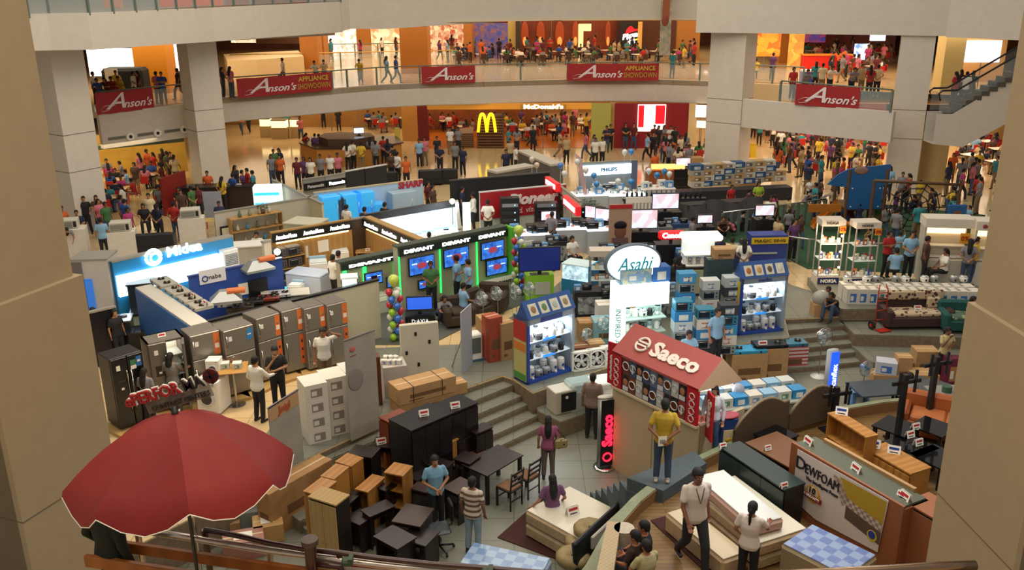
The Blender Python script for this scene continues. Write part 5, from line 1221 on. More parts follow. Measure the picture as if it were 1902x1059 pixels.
for i,(x,y,w,lb) in enumerate(((305,525,.9,'slim grey hob on the low blue wall'),(330,540,.75,'flat grey hob on the low blue wall'),(352,552,.6,'small grey cooker on the low blue wall'),(372,566,.6,'pale boxed hob on the low blue wall'))):
 t_ = stove(m('#9a988e',.4),w,.5); t_.location = on(a,rz,hit(a,rz,x,y,-.25)[0],-.25,1.81); t_.rotation_euler=(0,0,rz); t_['label']=lb
 price_at(on(a,rz,hit(a,rz,x+14,y,-.1)[0],-.3,1.93),rz,1.6,'on the row of hobs over the blue side wall')
r,a,L_,rz = partition('long pale partition with black cap behind the refrigerators',(386,597),(703,519),1.8,m('#b8b49c',.6),cap=BLK)
# stove island inside
for (x,y,w,d_,lb) in ((495,566,2.2,.7,'black counter of hobs and sinks inside the stove booth'),(530,545,1.4,.6,'white counter end inside the stove booth')):
 c_ = G(x,y,.85); b = B(); b.box(0,0,0,w,d_,.85,m('#35302c',.4)); t_ = thing('display_counter',lb,'counter',V(c_.x,c_.y,0),.25); b.obj('body', t_); b = B(); b.box(0,0,.85,w+.05,d_+.05,.03,m('#c9c6bc',.3) if w<2 else m('#1a1a1a',.15)); b.obj('worktop', t_)
for i,(x,y,z) in enumerate(((425,566,.9),(470,562,.9),(500,556,.9),(520,549,.9),(452,572,.9))):
 t_ = stove(m(['#c9c9c4','#2a2826','#7a3020','#b8bcc0','#38302a'][i],.25,metal=.3),.62,.42); _hz(t_,x,y,z,.25); t_['label'] = ['white hob nearest the arm picture','black glass hob in the stove booth','hob on a red box in the stove booth','polished steel hob in the stove booth','dark hob beside the pale partition'][i]
h2 = hood(); _hz(h2,420,560,1.25,.3); h2['label']='white range hood with orange duct on the hob counter'; cart(420,572,0,.5,.4,1.22,.3,m('#c8c8c0',.5),'white pedestal under the orange duct hood',prt=None)
# range hoods and blue glass at left
for (x,y,w,h,mt,lb) in ((236,602,.9,1.2,m('#2a9ae8',.2,emit=.5,alpha=.8),'blue glowing glass display column'),(272,607,.75,1.35,m('#23303a',.3),'dark glass range hood display column'),(276,628,.8,.75,m('#d8d8d2',.4),'white plinth with dark glass top'),(262,652,1.0,.55,m('#14161a',.15),'black glossy built-in oven on the floor')):
 t_ = thing('display_column',lb,'stand',G(x,y),.3); b = B(); b.box(0,.2,0,w,.5,h,mt,c=.02); b.obj('body', t_); b = B(); b.box(0,.2,h,w*1.08,.6,.05,m('#20262c',.15)); b.obj('glass_top', t_)
t_ = thing('display_board','lime green upright panel in the kitchen corner','panel',G(296,640),.3); b = B(); b.box(0,0,0,.5,.4,1.7,m('#8fbf2e',.5)); b.obj('board', t_)
r,a,L_,rz = partition('black glossy panel over a steel cooktop at far left',(157,582),(214,569),1.6,m('#19161a',.3),name='display_board',cat='panel')
t_ = thing('cooktop_counter','steel cooktop counter with many burners at far left','counter',G(193,655),.25); b = B(); b.box(0,.3,0,1.6,.6,.85,m('#2a2c2e',.4)); b.obj('body', t_); b = B(); b.box(0,.3,.85,1.65,.65,.04,m('#b0b4b6',.2,metal=.7)); b.obj('worktop', t_)
for k in range(6): b = B(); b.cyl(-.6+.24*k,.2+.2*(k%2),.89,.09,.03,BLK,12); b.obj('burner', t_)
# --- the line of refrigerators on a low tan plinth
fr_ = [((202,669),(262,651),'black','both',True,False,'black side-by-side refrigerator, first in the line'),((272,640),(341,625),'grey','none',True,True,'grey refrigerator with lit open door'),((350,624),(406,611),'steel','orange',False,False,'steel refrigerator beside the open one'),((412,615),(468,600),'steel','blue',False,False,'steel refrigerator with a blue promotional sticker'),((473,592),(517,579),'steel','orange',False,False,'steel refrigerator behind the man in black'),
  ((521,578),(558,569),'steel','orange',False,False,'steel refrigerator with orange poster, sixth in line'),((563,573),(600,564),'steel','orange',False,False,'steel refrigerator left of the man in white tee'),((607,566),(640,558),'steel','orange',False,False,'steel refrigerator right of the man in white tee')]
FB = []
for i,(p1,p2,kd,st,sd,op,lb) in enumerate(fr_):
 a,L_,rz = tl(p1,p2,1.78,.08); FB.append((a,L_,rz)); w = min(max(L_,.58),1.0)
 t_ = fridge(w,.62,1.78,kd,st,sd,op); t_.location = on(a,rz,L_/2,0); t_.location.z = .08; t_.rotation_euler=(0,0,rz); t_['label']=lb
 price_at(on(a,rz,L_/2,-.3,1.79),rz,1.5,'on top of a refrigerator in the line',i%2)
b = B(); p = [on(FB[0][0],FB[0][2],-.1,.35)]+[on(f[0],f[2],f[1]/2,.35) for f in FB[1:]]+[on(FB[-1][0],FB[-1][2],1.0,.35)]
for i in range(len(p)-1):
 q0,q1 = p[i],p[i+1]; d = (q1-q0); d.z=0; n_ = V(-d.y,d.x,0).normalized()
 slab(b,[q0[:2],q1[:2],(q1+n_*1.05)[:2],(q0+n_*1.05)[:2]],0,.08,m('#b8955c',.5))
struct('floor_fridge_plinth', b)
# --- tall lit white column
t_ = thing('light_column','tall glowing white acrylic display column','lamp',G(657,637),.2); b = B(); b.box(0,.15,.0,.42,.36,1.95,m('#d8f8f4',.4,emit=1.6)); b.obj('lit_panel', t_)
for s_ in (-1,1): b = B(); b.box(s_*.22,.15,0,.03,.38,1.97,CHR); b.obj('edge', t_)
b = B(); b.box(0,.15,1.95,.48,.42,.05,m('#e8f4f4',.4)); b.obj('cap', t_)
# --- wood-panelled American home booth
r,a,L_,rz = partition('tan panelled wall under lit black AmericanHome sign',(503,432),(652,407),1.9,PTAN,name='display_stand',cat='stand',cap=m('#a8854e',.5)); header(r,L_,1.55,1.86,BLK,['AmericanHome']*3,m('#ffffff',.4,emit=2.0)); AH=(a,rz)
b = B(); b.box(L_*.5,-.03,1.48,L_*.9,.05,.06,m('#ffdf9a',.5,emit=2.5)); b.obj('lamp_strip', r)
for (u,z_) in ((.62,.9),(.36,.8)): b = B(); b.box(L_*u,-.01,z_,.4,.01,.42,PAPER); b.obj('notice', r)
r,a,L_,rz = partition('dark brown corner panel between the lit signs',(652,407),(677,403),1.9,m('#3e2c1c',.5))
r,a,L_,rz = partition('tan wall running forward with lit AmericanHome signs',(677,403),(782,447),1.9,PTAN,name='display_stand',cat='stand',cap=m('#a8854e',.5),t=.22); header(r,L_,1.55,1.86,BLK,['AmericanHome']*3,m('#ffffff',.4,emit=2.0))
b = B(); b.box(L_*.5,-.03,1.48,L_*.9,.05,.06,m('#ffdf9a',.5,emit=2.0)); b.obj('lamp_strip', r)
a,rz = AH
for (x,y,z_,lb) in ((518,497,1.1,'top'),(545,492,1.1,'top'),(520,520,.7,'middle'),(548,515,.7,'middle'),(536,545,.3,'bottom')):
 use('mwo',lambda: oven(.5,.38,.3,m('#56504c',.4),BLK),on(a,rz,hit(a,rz,x,y,.3)[0],.3,z_+.02),rz,'dark oven on the '+lb+' shelf by the bright lamp')
t_ = thing('shelf_unit','wall shelf unit of ovens by the bright bulb','shelf',on(a,rz,hit(a,rz,532,500,.3)[0],.3),rz)
for z_ in (.29,.69,1.09): b = B(); b.box(0,0,z_-.01,1.3,.44,.03,PTAN); b.obj('shelf', t_)
for x in (-.64,.64): b = B(); b.box(x,0,0,.03,.44,1.5,PTAN); b.obj('side_panel', t_)
b = B(); b.box(0,-.2,.02,1.2,.05,.06,m('#3aa0ff',.4,emit=2.5)); b.obj('lamp_strip', t_)
def bulb(px,py,z,s=.09,lb='glowing round lamp bulb',pw=40,c=(1,.82,.55)):
 p = G(px,py,z); t_ = thing('lamp',lb,'lamp',p); b = B(); b.ball(0,0,0,s,s,s,m('#fff0d0',.4,emit=14),12,8); b.obj('bulb', t_); b = B(); b.cyl(0,.0,-z,.015,z-.05,BLK,6); b.obj('socket', t_); point('lamp_light',(p.x,p.y-.15,p.z+.12),pw,c,.1); return t_
bulb(515,468,1.9,.10,'bright bare bulb between the blue and tan booths',55)
tw = freezer_box(1.3,.75,.9,m('#b8c4d8',.4)); _hz(tw,577,552,0,-.35); tw['label']='large white chest freezer in the panelled booth'
for (x,y,lb) in ((634,508,'white twin-tub washer behind the two clerks'),(594,530,'white washer with raised control panel')):
 w_ = washer(True); _hz(w_,x,y,0,.25); w_['label']=lb
w_ = washer(True); w_.scale=(.7,.7,.8); _hz(w_,553,566,0,-.2); w_['label']='narrow white dehumidifier unit beside the freezer'
tt = table(1.1,.8,.75,PTAN,PTAN,'display_table','tan display table in the corner of the panelled booth'); _hz(tt,692,500,0,.1); person(634,553,0,150,'white','dark','stand',1.62,label='clerk, person in white behind the white washer'); person(624,560,0,140,'white','dark','stand',1.6,label='second clerk in white beside the chest freezer')
for (x,y) in ((-.4,.2),(0,.25),(.35,.1),(-.1,-.2)): price_at(G(692,500)+V(x,y,.753),.1,1.3,'on the tan corner table')
# reception post and counter of the grey room
r,a,L_,rz = partition('grey white back wall of the small appliance room',(398,395),(590,364),1.8,m('#b7b5a6',.6))
t_ = thing('shelf_unit','tan shelf unit with vases and glassware','shelf',on(a,rz,hit(a,rz,475,405,.3)[0],.25),rz)
for z_ in (.5,1.0,1.5): b = B(); b.box(0,0,z_,2.0,.4,.03,PTAN); b.obj('shelf', t_)
for x in (-1,1): b = B(); b.box(x,0,0,.03,.4,1.52,PTAN); b.obj('side_panel', t_)
rs = random.Random(3)
for i in range(14):
 z_ = (.53,1.03,1.53)[i%3]; x = -0.85+.13*i; c_ = ['#8a8468','#c8c0a8','#5a6a58','#a89878','#4a8ab0'][i%5]
 q = on(on(a,rz,hit(a,rz,475,405,.3)[0],.25),rz,x,0,z_); v_ = thing('vase','small '+['olive','cream','green','tan','blue'][i%5]+' ornament on the tan shelf unit','ornament',q); b = B(); b.lathe(0,0,0,[(.05,0),(.08,.06),(.05,.16),(.03,.2),(.045,.24)],m(c_,.4),10); b.obj('body', v_); b = B(); b.torus(0,0,.24,.04,.008,m(c_,.4),10,axis='Z'); b.obj('rim', v_)
v_ = thing('potted_plant','small dark green potted plant above the shelf','plant',on(a,rz,hit(a,rz,489,392,.3)[0],.25,1.53)); b = B(); b.lathe(0,0,0,[(.08,0),(.11,.15)],m('#5a4030',.6),10); b.obj('pot', v_); b = B()
for k in range(40):
 th,ph = rs.uniform(0,6.28),rs.uniform(.2,1.4); d = V(math.cos(th)*math.sin(ph),math.sin(th)*math.sin(ph),math.cos(ph)); p = V(0,0,.16)+d*rs.uniform(.08,.25); b.box(p.x,p.y,p.z,.06,.03,.004,m('#2c4424',.6),rz=th,rx=ph)
b.obj('foliage', v_)
t_ = thing('picture_frame','black framed golden picture leaning on the grey wall','picture',on(a,rz,hit(a,rz,422,430,.1)[0],.08,.0),rz); b = B(); b.box(0,0,.35,.5,.04,.9,BLK); b.obj('frame', t_); b = B(); b.box(0,-.03,.42,.4,.02,.76,m('#c9c2a8',.6)); b.box(0,-.045,.62,.14,.01,.3,m('#a88438',.5)); b.obj('picture', t_)
t_ = thing('service_counter','white counter where a clerk sits','counter',G(475,505),.2); b = B(); b.box(0,.3,0,1.5,.7,.95,m('#b9b6aa',.5)); b.obj('body', t_); b = B(); b.box(0,.3,.95,1.6,.8,.04,WHT); b.obj('top', t_)
person(482,491,0,0,'white','dark','sit',1.6,place_='at the white clerk counter',label='person in white shirt seated behind the white clerk counter')
t_ = thing('large_cabinet','big cream cabinet box in the grey room','cabinet',G(562,492),-.3); b = B(); b.box(0,.5,0,1.3,1.0,1.5,m('#aaa790',.5)); b.obj('body', t_); b = B(); b.box(0,.5,1.5,1.35,1.05,.05,m('#bdb9a4',.5)); b.obj('top', t_)
r,a,L_,rz = partition('white corner post beside the AmericanHome sign',(490,450),(503,447),1.8,m('#d0c8b4',.5),t=.15)
t_ = thing('menu_board','pale grey slanted board on black legs near the shop','board',G(402,425),.1); b = B(); b.box(0,0,.4,.75,.04,1.25,m('#9aa0ae',.5),rx=.15); b.obj('board', t_)
for s_ in (-1,1): b = B(); b.box(s_*.36,0,0,.04,.04,1.0,m('#a8302a',.5)); b.obj('leg', t_)
t_ = thing('menu_board','small white square board on a stand near the dark counter','board',G(443,385),.1); b = B(); b.box(0,0,.6,.5,.04,.5,WHT); b.obj('board', t_); b = B(); b.box(0,0,0,.04,.04,.6,WHT); b.obj('leg', t_)
tt = table(1.0,.6,.72,m('#c8a868',.4),BLK,'wooden_table','small light wooden table beside the Midea wall'); _hz(tt,384,440,0,.1)
person(364,432,0,40,'light blue','dark','sit',1.6,place_='',label='person in light blue shirt seated by the small wooden table'); person(413,440,0,20,'navy','dark','stand',1.5,place_='behind the Midea wall')
t_ = thing('dark_counter','dark wood food counter beside the second column','counter',G(405,390),.1); b = B(); b.box(0,.4,0,3.2,.8,1.0,m('#2a1c16',.4)); b.obj('body', t_); b = B(); b.box(0,.4,1.0,3.3,.9,.06,BLK); b.obj('top', t_)
# --- ice blue lit cabinet, Panasonic, Sharp, white booth
r,a,L_,rz = partition('long ivory partition running back beside the blue-lit cabinets',(505,334),(597,378),1.8,m('#c6bc9c',.6))
t_ = thing('display_cabinet','blue-lit white cabinet end at the corner','cabinet',V(*G(516,340,1.9)[:2],0)+V(-.3,-.75,0),.1); b = B(); b.box(0,.3,0,1.1,.6,1.9,m('#d0ecff',.4,emit=.8)); b.obj('body', t_)
for k in range(4): b = B(); b.box(0,-.02,.3+.42*k,1.0,.03,.10,m('#2aa0f0',.4,emit=1.6)); b.obj('lamp_strip', t_)
def big(label,p1,p2,h,mt,words,tm,z0,z1,hm,t=.08,name='display_stand',cap=None):
 r,a,L_,rz = partition(label,p1,p2,h,mt,t=t,name=name,cat='stand',cap=cap); header(r,L_,z0,z1,hm,words,tm); return r,a,L_,rz
big('grey wall panel with unlit Panasonic plate',(563,333),(603,327),1.8,m('#8f9188',.6),['Panasonic'],m('#b8b8b8',.5),1.3,1.6,BLK)
big('grey wall panel with lit Panasonic plate',(604,327),(641,321),1.8,m('#a09e94',.6),['Panasonic'],m('#ffffff',.4,emit=3),1.3,1.6,BLK)
for i,(p1,p2) in enumerate((((642,318),(676,312)),((678,312),(718,305)))): partition('black backed panel beside the lit Panasonic plate',p1,p2,1.8,m('#26262a',.6),cap=m('#c8c8c4',.5))
r,a,L_,rz = partition('long tan topped wall with SHARP lettering at its end',(583,358),(785,333),1.8,m('#a9c4da',.5),cap=m('#b8a884',.5),name='display_stand',cat='stand')
u,zz = hit(a,rz,763,343,.03); b = B(); b.text('SHARP',u,-.02,zz,.36,m('#a82430',.5),bold=.02,width=1.15); b.obj('lettering', r)
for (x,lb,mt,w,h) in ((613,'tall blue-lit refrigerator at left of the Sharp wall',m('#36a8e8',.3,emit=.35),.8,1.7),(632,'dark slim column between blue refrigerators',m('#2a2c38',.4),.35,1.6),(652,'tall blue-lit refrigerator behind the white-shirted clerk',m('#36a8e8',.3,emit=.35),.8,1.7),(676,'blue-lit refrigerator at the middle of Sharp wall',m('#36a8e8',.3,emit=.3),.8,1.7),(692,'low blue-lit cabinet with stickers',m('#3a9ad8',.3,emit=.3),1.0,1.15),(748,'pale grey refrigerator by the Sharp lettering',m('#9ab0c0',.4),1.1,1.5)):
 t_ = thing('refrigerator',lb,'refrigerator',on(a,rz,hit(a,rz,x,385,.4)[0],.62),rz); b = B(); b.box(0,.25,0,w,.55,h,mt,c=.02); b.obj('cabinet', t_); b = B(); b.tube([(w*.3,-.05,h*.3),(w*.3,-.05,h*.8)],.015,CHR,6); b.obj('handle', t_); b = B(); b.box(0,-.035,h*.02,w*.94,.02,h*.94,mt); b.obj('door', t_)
for (x,y,s_,ps) in ((648,441,'white','stand'),(681,446,'navy','stand'),(718,436,'black','stand')): person(x,y+12,0,150,s_,'dark',ps,1.6,place_='among the blue-lit refrigerators')
for (x,y) in ((735,440),(757,434)): w_ = washer(True); _hz(w_,x,y,0,.2); w_['label']='white washer before the Sharp wall'
for (x,y,s_,hr) in ((797,400,'maroon','long'),(806,408,'brown','tail')): person(x,y+4,0,60,s_,'dark','stand',1.62,hair=hr,place_='between Sharp wall and black booth')
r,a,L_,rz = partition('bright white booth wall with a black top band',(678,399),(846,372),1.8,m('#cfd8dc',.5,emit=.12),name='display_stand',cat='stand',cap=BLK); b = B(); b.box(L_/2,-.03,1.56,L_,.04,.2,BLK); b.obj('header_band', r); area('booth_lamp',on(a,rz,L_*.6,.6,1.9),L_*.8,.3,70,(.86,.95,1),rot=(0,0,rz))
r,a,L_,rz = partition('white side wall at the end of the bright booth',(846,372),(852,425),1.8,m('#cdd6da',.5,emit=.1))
for i,(x,y,lb) in enumerate(((772,482,'white washer at left in the bright booth'),(797,477,'white washer second in the bright booth'),(823,471,'cream washer third in the bright booth'),(836,467,'white washer with blue lid in the bright booth'))):
 w_ = washer(True); _hz(w_,x,y,0,.2); w_['label']=lb
person(800,512,0,160,'white','dark','stand',1.6,place_='',label='person in white behind the green DEVANT header')
bulb(840,374,1.9,.10,'bright spotlight at the corner of the white booth',40,(.9,.97,1))
person(860,418,0,90,'navy','dark','stand',1.68,place_='',label='person in dark clothes standing beside the white booth end'); person(880,430,0,-90,'white','dark','reach',1.66,sleeve='long',place_='',label='person in white long-sleeved shirt reaching at a lit screen'); person(907,446,0,180,'white','dark','back',1.66,label='person in white with hands behind before the red board')
t_ = thing('light_column','white glowing slim totem beside the man in white','lamp',G(868,441),.1); b = B(); b.box(0,.1,0,.3,.25,1.4,m('#f0fbff',.4,emit=1.8)); b.obj('lit_panel', t_); b = B(); b.box(0,.1,0,.4,.35,.06,GRY); b.obj('base', t_)
# --- black fence and red Pioneer board
partition('long matt black hall screen behind the red board',(836,335),(1021,320),1.9,m('#101216',.7),name='screen_wall',cat='screen',cap=m('#3a3a3c',.5))
r,a,L_,rz = partition('red board lettered Pioneer sound vision soul',(891,357),(1051,342),1.85,m('#b8c4bc',.5),name='sign_board',cat='sign',cap=m('#c8c8c8',.5))
b = B(); b.box(L_/2,-.02,.72,L_,.04,1.1,m('#a01e26',.45)); rb_ = b.obj('red_panel', r); b = B(); b.text('Pioneer',L_*.60,-.06,1.40,.60,m('#e8dcd8',.5),shear=.25,bold=.03,width=L_*.60); b.text('sound. vision. soul',L_*.58,-.06,.95,.32,m('#d8c8c4',.5),shear=.2,width=L_*.64); b.obj('lettering', rb_)
for i,(x,y,w,h,lb) in enumerate(((948,446,.75,1.7,'tall rack of audio players before the Pioneer board'),(1015,446,.9,1.5,'rack with lit red label and small screen'),(1020,468,1.1,1.1,'black speaker cabinet with a player on top'),(1050,430,.5,1.5,'slim dark speaker tower by the racks'),(1075,445,.6,1.3,'dark speaker tower under the photo board'))):
 t_ = thing('audio_rack',lb,'rack',G(x,y),.1); b = B(); b.box(0,.2,0,w,.4,h,m('#17181b',.4)); b.obj('body', t_)
 for k in range(int(h/.3)): b = B(); b.box(0,-.01,.15+.3*k,w*.84,.03,.14,m(['#2e3034','#8a8d90','#3c3e44'][k%3],.3,metal=.3)); b.box(w*.25,-.03,.2+.3*k,.05,.01,.05,m('#9ad0ff',.3,emit=1)); b.obj('player', t_)
wtv(G(1015,446),.1,1004,1034,390,410,'small lit screen on the audio rack',SCR2,.06)
# lit red shop sign strip running toward viewer
for (p1,p2) in (((1012,327),(1033,341)),((1045,362),(1070,384))):
 a,L_,rz = tl(p1,p2,2.0); t_ = thing('lit_sign','red lit sign strip hung beside the white balloons' if p1[0]<1030 else 'red lit sign strip at the corner above the racks','sign',a,rz); b = B(); b.box(L_/2,.1,1.64,L_,.2,.34,m('#c01820',.4,emit=.8)); b.obj('sign_panel', t_); b = B(); b.box(L_/2,-.01,1.72,L_*.8,.02,.18,m('#fff0f0',.4,emit=2.4)); b.obj('lettering', t_); b = B(); b.box(.05,.1,0,.05,.05,1.64,GRY); b.obj('post', t_)
# --- Philips booth
r,a,L_,rz = partition('grey booth wall under a bright PHILIPS light band',(1076,303),(1184,297),2.0,m('#8e98a0',.5),name='display_stand',cat='stand'); b = B(); b.box(L_*.46,-.04,1.42,L_*.86,.06,.44,m('#e8fbff',.4,emit=2.2)); lp = b.obj('light_band', r); b = B(); b.text('PHILIPS',L_*.5,-.09,1.64,.24,m('#2a6a9a',.5),bold=.01); b.obj('lettering', lp)
b = B(); b.box(L_*.94,-.03,0,L_*.12,.05,1.94,m('#5e6c86',.5)); b.obj('side_strip', r)
partition('ivory side wall behind the pink cloth banner',(1020,330),(1076,374),1.8,m('#c4bca6',.6))
t_ = thing('cloth_banner','pink triangular cloth banner hanging at the booth corner','banner',G(1072,400),.1); b = B(); b.add([(-.12,0,2.75),(.14,0,2.55),(.5,0,.6),(.35,.02,.55)],[(0,3,2,1)],m('#c8a8a8',.8)); b.obj('cloth', t_); b = B(); b.tube([(-.12,.02,2.8),(.3,.02,0)],.012,GRY,5); b.obj('pole', t_)
for (p1,p2,lb) in (((983,277),(1046,303),'long grey counter running toward the Philips booth'),((905,315),(975,303),'dark low glass counter beside the round balloons')):
 a,L_,rz = tl(p1,p2,1.2); t_ = thing('service_counter',lb,'counter',a,rz); b = B(); b.box(L_/2,-.35,0,L_,.7,1.1,m('#5a5a58',.5)); b.obj('body', t_); b = B(); b.box(L_/2,-.35,1.1,L_,.75,.1,m('#b8b4a8',.4)); b.obj('top', t_); b = B(); b.box(L_/2,-.71,.2,L_*.95,.02,.3,m('#3a6aa0',.5)); b.obj('stripe', t_)
# balloons by the white booth
for i,(x,y,z,c_) in enumerate(((1041,315,2.0,'#3a78c8'),(1048,330,1.7,'#d8dcd8'),(1072,308,2.2,'#d8dcd8'),(1088,324,1.9,'#d8dcd8'),(1103,334,1.8,'#3a8ad0'),(1108,350,1.6,'#3a8ad0'),(1148,345,1.6,'#d8dcd8'),(1172,346,1.7,'#2a88d0'),(1160,290,2.4,'#d8dcd8'),(1172,289,2.4,'#3a8ad8'),(1205,325,1.8,'#d8dcd8'),(1220,333,1.7,'#2a78c0'),(1234,326,1.8,'#2a78c0'),(1243,331,1.7,'#d8d8d4'),(988,303,1.9,'#d0c4b8'),(997,314,1.7,'#c8b8a8'))):
 bl = use('bal'+c_, lambda: balloon(c_), G(x,y,z), 0, {'#3a':'blue','#2a':'blue','#d8':'white','#d0':'pale','#c8':'pale'}[c_[:3]]+' balloon on a stick near the Philips booth')
 b = B(); b.tube([(0,0,-z+.0),(0,0,-.02)],.006,WHT,4); b.obj('stick', bl)
# small goods tables of the bright booth
rs = random.Random(8)
def goods_table(px,py,w,d,h,label,kinds,n,lit=False,mt=None,rz=.1,em=1.3):
 c_ = G(px,py,0); t_ = thing('display_table',label,'table',c_,rz); b = B(); b.box(0,d/2,0,w,d,h-.04,mt or m('#b4bcc0',.5)); b.obj('base', t_)
 b = B(); b.box(0,d/2,h-.04,w+.04,d+.04,.04,m('#f4fcff',.4,emit=em) if lit else WHT); b.obj('top', t_)
 for i in range(n):
  x = (i+.5)/n*w*.92-w*.46; y = d*(.35+.3*(i%2)); q = on(c_,rz,x,-y,h+.003)
  k = kinds[i%len(kinds)]; loc_ = label.split(',')[0].replace('display','').strip()
  if k=='kettle': use('ket%d'%(i%2),lambda: kettle([WHT,m('#a8acb0',.2,metal=.6)][i%2]),q,rs.uniform(-2,2),['white','steel'][i%2]+' kettle on '+loc_)
  elif k=='rice': use('rice%d'%(i%2),lambda: ricecooker([WHT,m('#8a8e92',.3,metal=.4)][i%2]),q,rz,['white','grey'][i%2]+' rice cooker on '+loc_)
  elif k=='blend': use('blend',blender_,q,rz,'blender on '+loc_)
  elif k=='oven': use('oven',oven,q,rz,'steel toaster oven on '+loc_)
  elif k=='dark': use('ovend',lambda: oven(.44,.34,.26,BLK,m('#30363c',.15)),q,rz,'black toaster oven on '+loc_)
  elif k=='box': use('bx%d'%(i%3),lambda: boxed(.34,.26,.28,m(['#d8d4ca','#5a8ab8','#b8c8cc'][i%3],.6),m(['#3a6ea8','#d8dce0','#b04030'][i%3],.5)),q,rz,['white','blue','pale'][i%3]+' printed box on '+loc_)
  elif k=='card': price_at(q,rz,1.3,'on '+loc_)
 return t_
goods_table(1103,400,1.9,.8,.9,'lit table of small white appliances left of Philips booth',['rice','box','kettle','blend','box','rice'],7,True,em=.9)
goods_table(1130,394,1.4,.7,.95,'low white table under the Philips light band',['box','rice','dark','box'],5)
goods_table(1165,400,1.6,.7,.9,'lit white table at the front of the Philips booth',['blend','rice','card','kettle','rice'],6,True,em=.9)
goods_table(1222,392,1.5,.9,1.0,'white promo table among blue balloons',['box','rice','card','box'],5)
goods_table(1142,385,1.2,.6,.8,'white stool table in the bright booth',['kettle','rice','card'],4)
for i in range(5): w_ = boxed(.5,.4,.45,m('#b8c0c4',.5),m('#88a8b8',.5)); _hz(w_,1108+i*16,420+(i%2)*5,0,.1); w_['label']='white boxed appliance stacked before the Philips tables'
t_ = thing('fir_bush','green tinsel bush on the booth floor','plant',G(1090,400)); b = B()
for k in range(260):
 th,ph,rr = rs.uniform(0,6.28),rs.uniform(0,1.5),rs.uniform(.2,.55); p = V(math.cos(th)*math.sin(ph)*rr*1.2,math.sin(th)*math.sin(ph)*rr,.2+math.cos(ph)*rr); b.box(p.x,p.y,p.z,.16,.02,.01,m('#1f4a30',.6),rz=th,rx=ph)
b.obj('foliage', t_); b = B(); b.box(0,0,0,.7,.5,.2,CARD); b.obj('crate', t_)
# --- blocks of lit televisions and audio shelves
def tvwall(px,py,w,h,label,mt=None,rz=.05):
 c_ = G(px,py); t_ = thing('television_stand',label,'stand',c_,rz); b = B(); b.box(0,.25,0,w,.5,h,mt or m('#15161a',.4)); b.obj('body', t_)
 for k in range(2): b = B(); b.box(0,-.01,.12+.4*k,w*.9,.03,.06,m('#2c2e34',.3)); b.obj('shelf', t_)
 return t_,c_,rz
for (px,py,w,h,tw_,lb) in ((1190,478,1.5,.95,1.25,'big lit television beside the photo board'),(1235,440,1.3,1.0,1.1,'big lit television at right of the photo board'),(1188,505,1.0,.55,.6,'small lit television on low shelf'),(1268,352,.9,1.0,.75,'television with pink picture under the column'),(1213,505,.9,.6,.45,'small lit screen next to the red Canon sign'),(1308,470,.7,1.0,.6,'small lit monitor near the white lit stand'),(1417,468,.7,1.25,.75,'lit television on the karaoke booth')):
 t_,c_,rz = tvwall(px,py,w,h,'black stand under the '+lb); tv_ = tv(tw_,SCR2); tv_.location = on(c_,rz,0,-.2,h+.003); tv_.rotation_euler=(0,0,rz); tv_['label']=lb
for (x1,x2,y1,y2,a_,lb) in ((1093,1118,392,425,-.5,'angled lit television showing a dancer'),(1110,1140,405,430,-.4,'angled lit television with a pale picture')):
 t_,c_,rz = tvwall((x1+x2)/2,y2+35,.8,1.0,'black stand of the '+lb); tv_ = tv(.85,SCR2); tv_.location = on(c_,rz,0,-.2,1.003); tv_.rotation_euler=(0,0,a_); tv_['label']=lb
for (x,y,lb,w) in ((1130,472,'long lit glass counter of sound systems',1.6),(975,482,'lit glass counter behind the balloon column',1.8),(1065,470,'lit glass counter of loudspeakers',1.3)):
 t_ = goods_table(x,y,w,.8,.95,lb,['dark','box','card','dark'],5,True,em=1.0)
# photo board of a face
t_ = thing('photo_board','tall photo board of a young man with red top','board',G(1150,482),.1); b = B(); b.box(0,0,0,.85,.08,2.1,m('#a88a74',.6)); b.obj('board', t_); b = B(); b.box(0,-.05,1.95,.85,.03,.14,m('#b02028',.5)); b.obj('red_strip', t_)
b = B(); b.ball(0,-.05,1.1,.22,.02,.30,m('#7a4c38',.6),14,8); b.ball(0,-.055,1.32,.24,.02,.17,BLK,14,8); b.box(0,-.05,.3,.6,.02,.55,m('#6a5050',.6)); b.obj('portrait', t_)
def bottle_():
 v_ = thing('bottle','dark bottle','bottle'); b = B(); b.lathe(0,0,0,[(.05,0),(.05,.2),(.02,.26),(.02,.32)],m('#1a2438',.15),8); b.obj('glass', v_); b = B(); b.cyl(0,0,.32,.022,.03,m('#b83028',.5),8); b.obj('cap', v_); return v_
# white fence and picket of shiny bottles
t_ = thing('picket_rack','white picket backed rack in front of the lit televisions','rack',G(1185,420),.05); b = B()
for k in range(7): b.box(-.45+.15*k,0,0,.07,.03,1.2,WHT)
b.obj('pickets', t_); b = B(); b.box(0,0,1.0,1.1,.05,.25,WHT); b.obj('top', t_)
t_ = thing('long_shelf','long dark shelf holding the row of bottles','shelf',G(1232,405),.0); b = B(); b.box(0,0,.8,3.6,.3,.09,m('#23242c',.4)); b.obj('board', t_)
for x in (-1.7,1.7): b = B(); b.box(x,0,0,.06,.25,.8,BLK); b.obj('leg', t_)
for i in range(16):
 v_ = use('btl',lambda: bottle_(),G(1232,405)+V(-1.6+.21*i,0,.893),0,'dark bottle in the long row behind the televisions','dark bottles in the long row')

